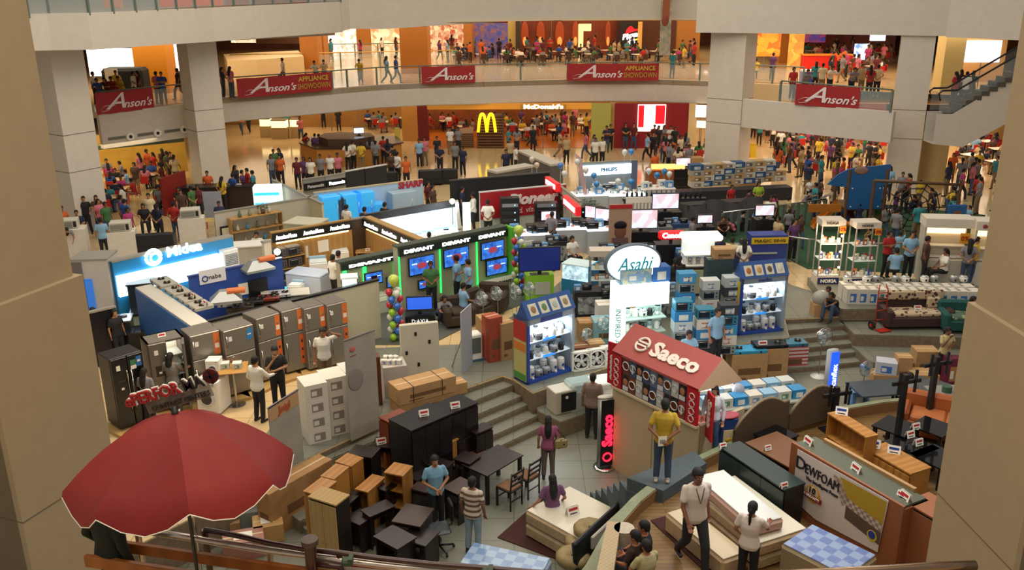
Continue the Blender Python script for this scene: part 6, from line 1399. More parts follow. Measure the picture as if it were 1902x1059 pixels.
# ================================================================ TELEVISION WALL, KIOSKS, OVENS, COFFEE STAND
GH = m('#16261c',.4)
def frame_wall(label,p1,p2,h,words,lit,z0):
 r,a,L_,rz = partition(label,p1,p2,h,m('#a49c84',.6),t=.3,name='television_wall',cat='stand',cap=m('#3a4438',.5)); header(r,L_,z0,h-.06,GH,words,m('#ffffff',.4,emit=1.5) if lit else m('#9aa49a',.5)); return r,a,L_,rz
r,a,L_,rz = frame_wall('tall television wall with lit DEVANT sign over big screens',(738,459),(942,420),2.1,['DEVANT','DEVANT','DEVANT'],True,1.8); T1=(a,L_,rz)
for u in (.02,L_*.36,L_*.7): b = B(); b.box(u,-.03,.3,.04,.04,1.5,m('#30ff70',.4,emit=1.0)); b.obj('green_tube', r)
b = B(); b.box(L_*.72,-.25,.03,L_*.52,.08,.07,LITG); b.obj('green_floor_tube', r)
b = B(); b.box(L_+.04,-.05,0,.14,.5,2.1,m('#57b02a',.5)); b.obj('green_end_panel', r)
for i,(x1,x2,y1,y2,lb) in enumerate(((758,808,469,505,'big wall television above the man in green'),(823,872,455,490,'big wall television behind the clerk in light blue'),(893,937,442,476,'top right wall television beside the balloon column'),(776,802,505,534,'lower wall television half hidden by man in green'),(903,943,478,506,'lower right wall television over green plinth'))): wtv(a,rz,x1,x2,y1,y2,lb,SCR)
t_ = thing('display_plinth','cream rounded plinth lettered DEVANT under the right screens','plinth',on(a,rz,L_*.84,.55),rz); b = B(); b.box(0,0,.06,1.3,.3,.5,m('#a8a890',.5),c=.06); b.obj('body', t_); b = B(); b.text('DEVANT',0,-.16,.45,.16,BLK); b.obj('lettering', t_)
for k in range(3): b = B(); b.box(-.35+.35*k,-.16,.12,.25,.02,.18,m('#d0d0bc',.4)); b.obj('panel', t_)
r,a,L_,rz = frame_wall('lower television wall with lit header and green tubes',(631,488),(738,467),1.75,['DEVANT'],True,1.5)
for u in (.12,L_*.40,L_*.95): b = B(); b.box(u,-.04,.62,.10,.06,.85,m('#30ff70',.4,emit=1.3)); b.obj('green_tube', r)
b = B(); b.box(L_*.45,-.35,.03,L_*.75,.08,.06,LITG); b.obj('green_floor_tube', r)
b = B(); b.torus(L_*.22,-.03,1.08,.2,.015,GRY,18); b.torus(L_*.22,-.03,1.0,.08,.012,GRY,12); b.obj('curl_ornament', r)
for i,(x1,x2,y1,y2,lb) in enumerate(((676,712,496,525,'wall television between green tubes, upper left one'),(717,748,503,530,'wall television beside the green tube, lower left wall'),(641,669,519,542,'small television at the left end over the pale partition'))): wtv(a,rz,x1,x2,y1,y2,lb,SCR,.3)
for k in range(3):
 t_ = thing('cabinet','white low cabinet under the left television wall','cabinet',on(a,rz,L_*(.3+.25*k),.32),rz); b = B(); b.box(0,0,0,L_*.23,.4,.6,m('#b4b6a8',.5),c=.01); b.obj('body', t_); b = B(); b.box(0,-.21,.42,L_*.16,.02,.12,m('#e8f0d0',.4)); b.obj('label_plate', t_)
b = B(); slab(b, gz(.012,(668,640),(690,585),(850,550),(975,530),(985,560),(880,600),(800,640)), .0, .02, m('#4c5048',.8)); struct('floor_grey_carpet', b)
t_,c_,rz2 = tvwall(781,608,.9,.35,'low black stand lettered D:AXIA',None,.1); b = B(); b.text('D:AXIA',0,-.03,.2,.16,m('#f0f0f0',.4,emit=.6)); b.obj('lettering', t_)
tv_ = tv(.8,m('#2a58c8',.3,emit=.9)); tv_.location = on(c_,rz2,0,-.2,.353); tv_.rotation_euler=(0,0,rz2); tv_['label']='television with plain blue screen on the D:AXIA stand'
tv_ = tv(1.35,m('#15246a',.25,emit=.35)); tv_.location = G(1002,561)+V(0,0,.95); tv_.rotation_euler=(0,0,.12); tv_['label']='large dark blue flat television on lime green stand'
t_ = thing('television_stand','lime green stand with a small plate under the large television','stand',G(1002,561),.12); b = B(); b.box(0,.1,0,.9,.45,.95,m('#7fb82a',.5)); b.obj('body', t_); b = B(); b.box(.08,-.14,.3,.5,.02,.42,m('#a8aca0',.4)); b.obj('plate', t_)
# balloon columns
rs = random.Random(4); BC = ['#8fbf28','#c02838','#2a68c8','#d0d4c8','#8fbf28','#2a68c8','#c02838','#d0d4c8']
BN = {'#8f':'lime','#c0':'red','#2a':'blue','#d0':'white'}
def bcol(px,py,n,lb,z0=0,lean=0):
 c_ = G(px,py,z0)
 for i in range(n):
  for k in range(3):
   a_ = i*1.05+k*2.1; cc = BC[(i+k*2)%8]; q = c_+V(math.cos(a_)*.15+lean*i,math.sin(a_)*.15,.0+.19*i)
   use('bal'+cc, lambda: balloon(cc), q, 0, BN[cc[:3]]+' balloon in the '+lb, 'balloons of the '+lb, .82)
 use('balbig', lambda: balloon('#b8c850'), c_+V(lean*n,0,.19*n+.08), 0, 'large lime balloon on top of the '+lb, None, 1.3)
bcol(737,632,8,'balloon column beside the left television wall'); bcol(964,548,10,'balloon column beside the green end panel')
# people at the televisions
person(803,578,0,10,'green','dark','front',1.66,label='person in green shirt standing before the big television'); person(850,568,0,-100,'light blue','dark','stand',1.7,label='clerk, person in light blue shirt pointing along the shelf'); person(871,574,0,-80,'light blue','dark','reach',1.66,label='second person in light blue shirt facing the first clerk'); person(862,598,0,120,'light blue','jeans','sit',1.62,label='person in light blue shirt seated on brown armchair'); person(822,598,0,30,'grey','jeans','squat',1.6,label='person in grey shirt crouching by the brown armchair')
for i,(x,y,f,lb) in enumerate(((852,598,.3,'brown armchair under the seated clerk'),(885,585,.9,'brown armchair near the fans'),(914,572,-.2,'brown armchair turned toward television wall'))): s_ = sofa(.95,m('#3a2c20',.85)); _hz(s_,x,y+4,0,f); s_['label']=lb
person(991,478,0,160,'light blue','dark','sit',1.62,hair='tail',label='person with dark hair in light blue seated at the lit audio counter'); person(1025,470,0,150,'grey','dark','back',1.62,label='person in grey shirt bending over the lit audio counter'); person(1062,500,0,30,'white','dark','sit',1.6,label='person in white seated behind the blue glass counter')
for (x,y) in ((985,492),(1018,478)): c_ = plastic_chair(); _hz(c_,x,y,0,.4); c_['label']='white plastic armchair near the balloon column' if x<1000 else 'white plastic chair by the lit audio counter'
# blue lit glass counter and glass showcase tower
t_ = thing('glass_counter','blue glass counter lit from inside','counter',G(1068,548),-.5); b = B(); b.box(0,.35,0,1.0,.7,.5,m('#2a86b8',.5)); b.box(.5,.35,0,.06,.74,1.05,m('#2a86b8',.5)); b.obj('base', t_); b = B(); b.box(0,.35,.5,.96,.66,.5,m('#c8ecf8',.2,emit=.9,kind='screen',h2='#8a9ca8',scale=5)); b.obj('lit_case', t_); b = B(); b.box(0,.35,1.0,1.02,.72,.03,m('#d8f0f4',.1)); b.obj('glass_top', t_)
def tower(label,loc,rz,w,d,h,base,lit,bname=None,items=(3,5),topm=None,plinth=.3,bulbs=False,kinds=None):
 t_ = thing('display_tower',label,'display case',loc,rz); b = B(); b.box(0,d/2,0,w,d,plinth,base); b.obj('plinth', t_)
 if bname: b = B(); b.box(0,-.015,.04,w*.92,.02,plinth*.75,m('#20285a',.5)); b.text(bname,0,-.03,plinth*.5,plinth*.5,WHT,width=w*.7,bold=.006); b.obj('name_plate', t_)
 for sx in (-1,1):
  for y in (.02,d-.02): b = B(); b.box(sx*(w/2-.02),y,plinth,.035,.035,h-plinth-.2,m('#a8a098',.4,metal=.3)); b.obj('post', t_)
 b = B(); b.box(0,d/2,h-.2,w+.02,d+.02,.2,topm or m('#c9beb0',.5)); b.obj('canopy', t_)
 if bname: b = B(); b.text(bname,-.05,-.03,h-.1,.12,BLK); b.box(w*.4,-.02,h-.42,.2,.02,.22,m('#d88a20',.5)); b.text('0%',w*.4,-.04,h-.31,.16,m('#a01818',.5)); b.obj('offer_sign', t_)
 n,kk = items
 for i in range(n):
  z_ = plinth+.02+(h-plinth-.3)*i/n; b = B(); b.box(0,d/2,z_,w-.06,d-.04,.015,m('#cfe0e0',.1)); b.obj('glass_shelf', t_)
  for k in range(kk):
   q = on(loc,rz,(k+.5)/kk*(w-.1)-(w-.1)/2,-d*(.3+.3*(k%2)),z_+.018); c_ = rs.choice(['#2a4a98','#c8702a','#d8c8a0','#8a3028','#9aa0a8']); cn = {'#2a4a98':'blue','#c8702a':'orange','#d8c8a0':'cream','#8a3028':'red','#9aa0a8':'grey'}[c_]
   use('pk'+c_,lambda: boxed(.12,.06,.17,m(c_,.5),m('#e0dcd0',.5)),q,rz+rs.uniform(-.4,.4),'small '+cn+' boxed phone on shelf of the '+label.split(' with')[0])
  if bulbs:
   for s_ in (-1,1): b = B(); b.ball(s_*(w/2-.06),.04,z_+.28,.035,.035,.035,m('#ffe0b0',.4,emit=10),8,6); b.obj('bulb', t_)
 return t_
tower('tall glass phone showcase with bright bulbs',G(1537,530,.28),.0,.75,.55,2.2,m('#d8c8b4',.5),True,'NOKIA',(3,5),bulbs=True); point('showcase_light',G(1537,530,.28)+V(0,-.4,1.5),45,(1,.75,.5),.2)
tower('dim glass phone showcase with no bulbs, right of the bright one',G(1601,532,.28),.05,.8,.55,2.15,m('#c8b8a8',.5),False,'NOKIA',(3,5))
tower('glass showcase tower before the photo board',G(1118,560),.0,.8,.5,1.7,m('#23408a',.5),False,None,(3,2))
for (x1,x2,y,lb,nm,c1) in ((1708,1792,523,'white phone stall with warm lit shelf','',0),(1800,1860,530,'white phone stall lettered Sony Ericsson','Sony Ericsson',1)):
 a,L_,rz = line((x1,y),(x2,y+3),.28); t_ = thing('phone_stall',lb,'stall',a,rz); b = B(); b.box(L_/2,.6,0,L_,.06,2.0,m('#d8cdb8',.5)); b.box(0,.35,0,.06,.55,2.0,m('#b8b4a8',.5)); b.obj('back_panel', t_)
 b = B(); b.box(L_/2,.35,1.85,L_+.1,.7,.3,m('#d0c8b8',.5)); b.obj('canopy', t_); b = B(); b.box(L_/2,.5,1.55,L_*.9,.06,.26,m('#ffe0a0',.4,emit=2.0)); b.obj('lamp_strip', t_)
 for k in range(3): b = B(); b.box(L_/2,.4,.4+.38*k,L_*.92,.3,.03,WHT); b.obj('shelf', t_)
 b = B(); b.box(L_/2,.2,0,L_,.4,.75,m('#c8c0b0',.5)); b.obj('counter', t_)
 if nm: b = B(); b.ball(L_*.2,-.02,2.0,.07,.02,.07,m('#8a3038',.4),10,6); b.text(nm,L_*.62,-.01,2.0,.17,m('#b04848',.5)); b.obj('lettering', t_)
 else: b = B(); b.box(L_*.85,-.02,1.35,.3,.02,.35,m('#d89a28',.5)); b.text('0%',L_*.85,-.04,1.52,.22,m('#a01818',.5)); b.obj('offer_sign', t_)
# --- blue appliance cabinets (two)
def kiosk(label,p1,p2,ptop,z,d,pan,seed):
 a,L_,rz = line(p1,p2,z); h = hz(a,ptop)*.98; t_ = thing('display_cabinet',label,'display case',a,rz); CG = m('#8f9ba6',.4); CB = m('#23439a',.5)
 b = B(); b.box(L_/2,d-.03,0,L_,.06,h,m('#aab6c0',.5)); b.box(.04,d/2,0,.08,d,h,CB); b.box(L_-.04,d/2,0,.08,d,h,CG); b.box(L_/2,d/2,h-.18,L_,d,.18,CG); b.obj('carcass', t_)
 b = B(); b.box(L_/2,d/2,0,L_,d,.1,m('#20459c',.6)); b.obj('blue_floor', t_)
 b = B(); b.box(-.012,d/2,.08,.02,d*.86,h*.88,m('#b8b070',.5)); b.box(-.022,d/2,h*.66,.02,d*.86,h*.28,m('#b03024' if seed==1 else '#c8b428',.5)); b.box(-.022,d/2,h*.5,.02,d*.8,h*.12,m('#c87828',.5)); b.box(-.022,d/2,.1,.02,d*.84,h*.10,m('#4a8a40',.5)); b.obj('side_poster', t_)
 b = B(); b.add([(0,-.05,h),(L_,-.05,h),(L_,.25,h+.42),(0,.25,h+.42),(0,.45,h),(L_,.45,h)],[(0,1,2,3),(5,4,3,2),(0,3,4),(1,5,2)],m('#2a4f8c',.5)); tp = b.obj('picture_header', t_)
 for k in range(4):
  M_ = Matrix.Translation((L_*(.16+.225*k),.085,h+.19)) @ Matrix.Rotation(-.62,4,'X'); b = B(); b.box(0,0,-.16,L_*.17,.02,.32,m('#c8c4b0',.5),M=M_,c=.008); b.ball(0,-.012,0,L_*.05,.012,.10,m(pan[k],.5),10,6,M_); b.obj('picture', tp)
 b = B(); b.box(L_/2,-.012,h-.16,L_*.45,.01,.12,m('#2a3f90',.5)) if seed==1 else b.text('imarflex',L_/2,-.01,h-.09,.13,m('#3a4a9a',.5)); b.obj('brand_plate', t_)
 zs = [.1, h*.36, h*.62]
 for z_ in zs[1:]:
  b = B(); b.box(L_/2,d*.55,z_-.03,L_-.16,d*.8,.03,m('#e8f4ff',.4,emit=.5 if z_ > 1 else .25)); sh_ = b.obj('shelf', t_); b = B(); b.box(L_/2,d*.15+.0,z_-.05,L_*.26,.02,.06,m('#2a86e0',.4,emit=.8)); b.obj('shelf_tag', sh_)
 b = B(); b.box(L_/2,.2,h-.21,L_*.8,.1,.03,m('#ffffff',.4,emit=6)); b.obj('lamp_strip', t_); q=on(a,rz,L_/2,-.25,h-.28); area('cabinet_lamp',q,L_*.7,.2,22,(.9,.96,1),rot=(0,0,rz))
 n = max(4,int(L_/.27)); nm = label.split(' appliance')[0]+' cabinet'
 for i,z_ in enumerate(zs):
  for k in range(n):
   for row in (0,1):
    q = on(a,rz,.22+(L_-.44)*(k+.5*row*.6)/(n-.6),-d*(.28+.34*row),z_+.003);
    ty = (['air','rice','rice','air'] if i==0 else (['dark','blend','kett','rice'] if i==1 else ['kett','rice','blend','kett']))[(k+row)%4]; pl = [' on the bottom of the ',' on the middle shelf of the ',' on the top shelf of the '][i]
    if ty=='air': use('airp',airpot,q,rz,'white electric airpot'+pl+nm)
    elif ty=='rice': use('rice1',lambda: ricecooker(m('#8a8e92',.3,metal=.4)),q,rz,'steel lidded rice cooker'+pl+nm)
    elif ty=='blend': use('blend',blender_,q,rz,'glass blender'+pl+nm)
    elif ty=='dark': use('cmk',lambda: kettle(m('#1c1c20',.3)),q,rz,'black coffee kettle'+pl+nm)
    else: use('ket0',lambda: kettle(WHT),q,rz,'white kettle'+pl+nm)
 return a,L_,rz
kiosk('left blue appliance cabinet with steam cooker poster',(980,717),(1066,689),592,0,.6,['#8a6a50','#5a7a50','#9ab0a8','#8a7a50'],1)
kiosk('right blue appliance cabinet with yellow poster',(1370,625),(1455,615.5),516,0,.6,['#a86030','#b88a50','#5a4a38','#c0c0b8'],2)
# --- Asahi stand
a = G(1143,672); b_ = G(1238,662); L_=(b_-a).length; rz=math.atan2(b_.y-a.y,b_.x-a.x)
t_ = thing('display_stand','white glowing stand topped by an oval Asahi sign','stand',a,rz); b = B(); b.box(L_/2,.55,0,L_,.08,2.15,m('#b8d0c8',.4,emit=.08)); b.obj('back_panel', t_)
b = B(); b.box(L_/2,.3,1.55,L_,.55,.6,m('#eafffb',.4,emit=2.4)); b.obj('lit_header', t_)
b = B(); b.lathe(L_*.33,.25,2.72,[(.74,-.08),(.80,-.06),(.80,.06),(.74,.08)],m('#5a6a78',.5),32,Matrix.Translation((L_*.33,.25,2.72)) @ Matrix.Rotation(PI/2,4,'X') @ Matrix.Diagonal((1,.66,1,1)) @ Matrix.Translation((-L_*.33,-.25,-2.72))); b.obj('oval_rim', t_)
b = B(); b.cyl(0,0,0,.74,.02,m('#f4fffd',.4,emit=1.1),36,M=Matrix.Translation((L_*.33,.15,2.72)) @ Matrix.Rotation(PI/2,4,'X') @ Matrix.Diagonal((1,.66,1,1))); ov = b.obj('oval_face', t_); b = B(); b.text('Asahi',L_*.33,.11,2.70,.52,m('#109ab0',.4),shear=.35,width=1.0); b.obj('lettering', ov)
for z_ in (.35,.75,1.15): b = B(); b.box(L_/2,.32,z_-.03,L_*.96,.5,.03,m('#b8d0c4',.4)); b.obj('shelf', t_)
b = B(); b.box(L_*.36,.5,1.18,.4,.02,.34,m('#3a9a6a',.5)); b.obj('green_card', t_)
for i in range(18):
 z_=(.353,.753,1.153)[i%3]; q=on(a,rz,.1+(L_-.2)*(i//3+.5)/6,-.3,z_); ty=i%4
 use(['ket0','blend','cmk','rice0'][ty],[lambda: kettle(WHT),blender_,lambda: kettle(m('#1c1c20',.3)),lambda: ricecooker(WHT)][ty],q,rz,['white kettle','blender','black kettle','white rice cooker'][ty]+' on shelf '+['low','middle','high'][i%3]+' of the Asahi stand')
a2 = G(1150,668); t_ = thing('sign_board','tall white lit panel with green vertical lettering','sign',V(a2.x-.12,a2.y-.35,0),.0); b = B(); b.box(0,0,0,.42,.1,2.0,m('#eafffa',.4,emit=1.5)); b.obj('lit_panel', t_); b = B(); b.text('INSPIRED ART',0,-.06,1.0,.2,m('#208a70',.5),rot=-PI/2,width=None); b.obj('lettering', t_)
bx = boxed(.9,.4,.42,m('#5a88a8',.5,kind='screen',h2='#c8c0a0',scale=4),m('#7a98b8',.5)); bx.location=on(a,rz,.55,-.3,2.153); bx.rotation_euler=(0,0,rz); bx['label']='printed cooker box on top of the glowing Asahi stand'
bx = boxed(.5,.4,.42,m('#2a60a8',.5),m('#c8c8c0',.5)); bx.location=on(a,rz,1.28,-.3,2.153); bx.rotation_euler=(0,0,rz); bx['label']='blue printed box on top of the glowing Asahi stand'
point('stand_light',on(a,rz,L_/2,.9,1.6),18,(.85,1,.98),.3)
# --- stacks of ovens and boxes
BXC = [('#3a8ab8','#2a4a70','teal blue'),('#c8ccc8','#5a7aa8','white'),('#35383e','#6a86b0','black'),('#b4bcbc','#3a6a98','grey'),('#2a78b0','#c8d0d0','bright blue'),('#d0ccc0','#a85838','cream')]
for ci,(x,y,n) in enumerate(((1262,668,6),(1303,663,5),(1346,655,5),(1268,630,7),(1312,624,6),(1352,618,6),(1248,690,2))):
 c_ = G(x,y); zz=0
 for k in range(n):
  c1,c2,cn = BXC[(ci*2+k)%6]; hh_=.29
  if (ci+k)%3==2: o_ = use('ov%d'%((ci+k)%2),lambda: oven(.48,.36,.29,m(['#9aa0a2','#3a86a8'][(ci+k)%2],.35,metal=.3)),c_+V(0,0,zz),.08,'toaster oven, level %s of the oven stacks by the clerk' % ['one','two','three','four','five','six','seven'][k])
  else: o_ = use('bxs'+cn,lambda: boxed(.50,.38,.29,m(c1,.5),m(c2,.4,kind='screen',h2='#d8d4c8',scale=5)),c_+V(0,0,zz),.08,cn+' printed oven box, level %s of oven stacks' % ['one','two','three','four','five','six','seven'][k])
  zz += .293
 if n>4 and ci%2: price_at(c_+V(0,-.05,zz),.1,1.4,'on an oven stack')
cart(1340,640,0,.75,.45,2.05,.05,m('#33484a',.5),'dark green shelf block behind the oven stacks',prt=None,loc=G(1335,612)+V(0,.6,0))
cart(0,0,0,.6,.45,.3,.05,CARD,'brown carton on top of the green shelf block',loc=G(1335,612)+V(.1,.6,2.06))
hero('clerk, person in light blue polo standing beside oven stacks',G(1327,680),25,'#7fa6c4','#16161c','stand',1.68,skin='#9a6a4a',fullvox=.012)
person(1276,695,0,10,'light blue','dark','sit',1.6,label='clerk, person in light blue seated behind the coffee stand roof'); person(1172,655,0,20,'white','dark','stand',1.58,hair='long',label='person with long dark hair beside the vertical lettered panel')
# items on and before the terrace: stoves, cartons, exhaust fans, fans
for (x,y,w,d_,h,c,lb,top) in ((1298,719,1.15,.5,.34,CARDW,'white printed stove carton nearest the coffee stand','#5a6a70'),(1384,705,1.05,.5,.42,CARD,'brown carton under the bright blue stove','#3aa0c8'),(1424,700,.98,.5,.50,CARD,'brown carton under the black stove','#1c1c20'),(1463,684,.95,.5,.30,m('#c8b8b8',.5,kind='stripes',scale=9,h2='#a83a3a'),'striped cartons under the teal stove','#3a7a90')):
 p = G(x,y,SZ); b = B(); t_ = cart(x,y,SZ,w,d_,h+.45,.12,c,lb); s_ = stove(m(top,.25,metal=.3),w*.95,d_*.95); s_.location=p+V(0,0,h+.455); s_.rotation_euler=(0,0,.12); s_['label']={'#5a':'grey steel gas stove by the coffee stand','#3a':'gas stove '+('bright blue' if top=='#3aa0c8' else 'teal')+' on its carton','#1c':'black gas stove on the tallest carton'}[top[:3]]
price(1416,643,.1,.1,2.0,'on the black gas stove'); price(1330,668,0,.1,2.6,'blue chart standing beside the clerk',False)
for i,(x,y) in enumerate(((1079,688),(1107,683),(1132,677))): use('exf',exhaust_fan,G(x,y,0),.3,'square white exhaust fan on the terrace ledge')
for (x,y,z,s_,lb,h) in ((898,612,0,1,'white stand fan beside the red cartons',1.0),(925,602,0,1,'grey stand fan left behind cartons',1.0),(960,600,0,1.0,'green bladed stand fan before the armchairs',1.0),(985,596,0,1.0,'steel stand fan before the armchairs',1.05),(1087,668,0,.8,'small steel fan on cartons right of left cabinet',.95),(1118,655,0,.9,'clear bladed fan on cartons right of left cabinet',1.0),(1520,700,SZ,1.15,'grey stand fan in front of the right steps',1.1),(1600,740,SZ,1.0,'blue stand fan behind the curved headboard',.9)):
 f_ = fan(m('#4a7ab0',.4) if 'blue' in lb else None,h); _hz(f_,x,y,z,(-.7 if x<1000 else .4)); f_.scale=(s_,)*3; f_['label']=lb
for (x,y,w,d_,h,rz_,c,lb,z) in ((915,668,.42,.42,1.3,.55,m('#a0452e',.7),'tall red and tan carton at the terrace corner',0),(937,665,.42,.42,1.1,.55,CARD,'tall brown carton beside the red one',0),(905,642,.5,.5,.9,.4,CARD,'brown carton behind the tall red one',0),(1105,668,.45,.4,.55,.2,CARD,'brown carton under the clear bladed fan',0),(1080,672,.5,.4,.5,.2,m('#7a4a2c',.6),'wooden crate beside the left cabinet',0),(1095,630,.7,.5,.6,.1,CARD2,'large brown carton beyond the left cabinet',0),(1122,634,.7,.6,.7,.1,m('#8ab8c8',.4,alpha=.9),'clear blue plastic crate beside the lettered panel',0),(1125,608,.6,.5,.8,.1,WHT,'white box topped carton beyond the lettered panel',0)): cart(x,y,z,w,d_,h,rz_,c,lb)
t_ = thing('air_cooler','white air cooler with grey grille on terrace corner','cooler',G(880,668),.4); b = B(); b.box(0,0,.05,.4,.35,.75,WHT,c=.03); b.obj('body', t_); b = B(); b.box(0,-.18,.25,.3,.02,.45,m('#5a625c',.5)); b.obj('grille', t_); b = B(); b.box(0,0,0,.5,.42,.08,m('#3a5a70',.5)); b.obj('tray', t_)
t_ = thing('standing_board','thin grey white standing board at the carpet edge','board',G(868,686),1.25); b = B(); b.box(0,0,0,.75,.03,1.75,m('#a0a4ac',.5)); b.obj('board', t_); b = B(); b.tube([(0,.02,1.2),(0,.45,0)],.015,GRY,5); b.obj('strut', t_)
# white boxed oven / dispenser on lower ledge, man in brown
t_ = thing('built_in_oven','cream oven cabinet with a dark glass front on the low ledge','oven',G(1052,768,-.45),.45); b = B(); b.box(0,.25,0,.62,.5,.62,m('#b8b0a0',.5),c=.02); b.obj('case', t_); b = B(); b.box(.06,-.01,.06,.42,.02,.5,BLK); b.obj('door', t_); b = B(); b.cyl(0,-.03,.45,.04,.02,WHT,10,axis='Y'); b.obj('dial', t_)
price_at(G(1052,768,-.45)+V(-.08,.32,.63),.45,2.2,'dark blue chart on the cream oven',False)
t_ = thing('glass_case','clear curved glass case behind the man in brown','display case',G(1085,760,-.45),.35); b = B(); b.box(0,.2,0,.8,.5,.5,m('#9aa4a0',.5)); b.obj('base', t_); b = B(); b.box(0,.2,.5,.8,.5,.25,m('#b8d0d0',.08,alpha=.5),c=.06); b.obj('glass', t_)
w_ = washer(); _hz(w_,1118,762,-.45,.3); w_['label']='white washer between the man in brown and coffee stand'
hero('person in brown shirt standing back to camera by the low ledge',G(1099,812,SZ),165,'#7d6860','#1c1c22','stand',1.74,skin='#8a5c40',fullvox=.012)
# --- Saeco coffee stand
a = G(1134,868,SZ); h1 = hz(a,716); b_ = G(1297,794,SZ+h1); b_.z = SZ; rz = math.atan2(b_.y-a.y,b_.x-a.x); L_ = V(b_.x-a.x,b_.y-a.y,0).length; h2 = hz(a,650)
t_ = thing('coffee_stand','beige coffee stand with red sloped Saeco roof','stand',a,rz); BG = m('#b8a685',.6,noise=.04,scale=2)
b = B(); b.box(L_/2,.04,0,L_,.08,h1,BG); b.box(L_*.5,-.004,0,.012,.01,h1,m('#8f8064',.6)); b.obj('front_wall', t_)
b = B(); b.box(.04,.75,0,.08,1.4,h1,BG); b.obj('side_wall', t_); b = B(); b.box(L_-.04,.75,0,.08,1.4,h1,BG); b.obj('side_wall', t_)
b = B(); b.box(L_/2,-.03,h1-.02,L_,.10,.05,m('#c8b898',.5)); b.box(L_/2,.0,h1,L_-.5,.06,h2-h1,m('#2c2a38',.5)); pp = b.obj('picture_panel', t_)
rs = random.Random(2); n=9
for i in range(n):
 for j in range(2):
  x = .34+(L_-.68)*(i+.5)/n; z_ = h1+.04+(h2-h1-.08)*(j+.02)/2; c_=rs.choice(['#6a3a24','#b8b4b0','#3a4a68','#8a3028','#5a6a80','#20202a']); b = B(); b.box(x,-.035,z_,(L_-.68)/n*.94,.012,(h2-h1-.1)/2,m(c_,.5));
  k = (i+j)%3
  if k==0: b.ball(x,-.045,z_+.22,.07,.012,.10,m('#a87050',.6),10,6); b.ball(x,-.042,z_+.30,.085,.01,.10,m('#1a1210',.6),10,6); b.box(x,-.044,z_+.01,.16,.01,.1,m('#c8ccd0',.5))
  elif k==1: b.cyl(x,-.045,z_+.2,.09,.012,m('#5a2c18',.4),16,axis='Y'); b.torus(x,-.05,z_+.2,.095,.012,m('#d8d4cc',.4),16)
  else: b.torus(x,-.045,z_+.2,.08,.012,m('#c0c4c8',.5),14); b.box(x,-.045,z_+.08,.05,.01,.2,m('#c0c4c8',.5))
  b.obj('picture', pp)
SR = m('#b01420',.5)
for x in (.16,L_-.16):
 b = B(); b.box(x,-.03,h1+.0,.30,.06,h2-h1,SR);
 for k in range(4): b.torus(x,-.065,h1+.15+k*(h2-h1-.2)/4,.07,.012,m('#d8c8c4',.5),14)
 b.obj('red_strip', t_)
b = B(); RF = m('#a04a44',.7,noise=.05,scale=4); y1,z1 = .62, h2+.50
b.add([(0,-.06,h2),(L_,-.06,h2),(L_,y1,z1),(0,y1,z1),(0,-.06,h2-.05),(L_,-.06,h2-.05),(L_,y1+.05,z1-.05),(0,y1+.05,z1-.05)],[(0,1,2,3),(4,7,6,5),(0,4,5,1),(3,2,6,7)],RF); b.add([(L_,-.06,h2-.05),(L_,y1+.05,z1-.05),(L_,y1,z1),(L_,-.06,h2),(L_,y1+.7,h2-.2)],[(0,1,2,3),(0,4,1)],m('#c8a888',.6)); b.obj('roof', t_)
sl = math.atan2(y1+.06,z1-h2); M_ = Matrix.Translation((L_*.55,(y1-.06)/2-.02,(h2+z1)/2+.02)) @ Matrix.Rotation(-sl,4,'X'); LT = m('#ded2c4',.5)
b = B(); b.text('Saeco',.18,0,0,.50,LT,bold=.02,M=M_,width=1.35); b.torus(-.78,0,0,.17,.03,LT,20,M=M_); b.box(-.78,0,-.05,.26,.03,.04,LT,M=M_); b.box(-.78,0,.03,.26,.03,.04,LT,M=M_); b.obj('lettering', t_)
for (x,yw,lb) in ((-.2,.2,'left'),(L_+.16,.15,'right')):
 b = B(); b.box(x,yw,h1-.25 if x>0 else h1-.1,.34,.04,h2-h1+.15,SR,rz=(.15 if x<0 else -.5)); b.text('Saeco',0,-.03,0,.26,LT,bold=.01,rot=-PI/2,M=Matrix.Translation((x,yw,(h1+h2)/2-.12)) @ Matrix.Rotation(.15 if x<0 else -.5,4,'Z')); b.obj('red_wing', t_)
t_ = thing('totem_sign','black lightbox totem with glowing red Saeco lettering','sign',G(1122,868,SZ),.25); b = B(); b.lathe(0,0,0,[(.26,0),(.26,.03),(.20,.05)],CHR,20); b.obj('base', t_); b = B(); b.lathe(0,0,.05,[(.19,0),(.19,1.75)],m('#8a8c88',.3,metal=.5),20,sy=.4); b.obj('body', t_); b = B(); b.box(.02,-.085,.1,.30,.02,1.66,m('#15181c',.3)); b.obj('face', t_)
b = B(); b.text('Saeco',.03,-.11,1.0,.34,m('#ff1a34',.4,emit=3),rot=PI/2,bold=.012,width=None); b.torus(.03,-.11,.32,.10,.02,m('#ff1a34',.4,emit=3),18); b.obj('lettering', t_); b = B(); b.lathe(0,0,1.80,[(.20,0),(.20,.03)],m('#c8c4b4',.4),20,sy=.45); b.obj('cap', t_)
point('saeco_light',G(1305,800,SZ)+V(.2,.4,1.0),60,(1,.85,.8),.2)
b = B(); t_ = thing('espresso_machine','red espresso machine seen beside the coffee stand','machine',G(1306,822,0)+V(-.05,.4,0)); b.box(0,0,-.9,.5,.5,.95,m('#7a1018',.4)); b.box(0,0,.05,.42,.4,.35,m('#b01820',.3),c=.03); b.obj('body', t_); b = B(); b.cyl(0,-.2,.05,.12,.03,WHT,14); b.obj('tray', t_)
hero('person with long dark hair in white top and jeans by coffee stand',G(1320,840,.45),-30,'#c8cdd4','#3f6288','stand',1.55,sleeve='long',hair='long',fem=1,skin='#a87858',fullvox=.012)
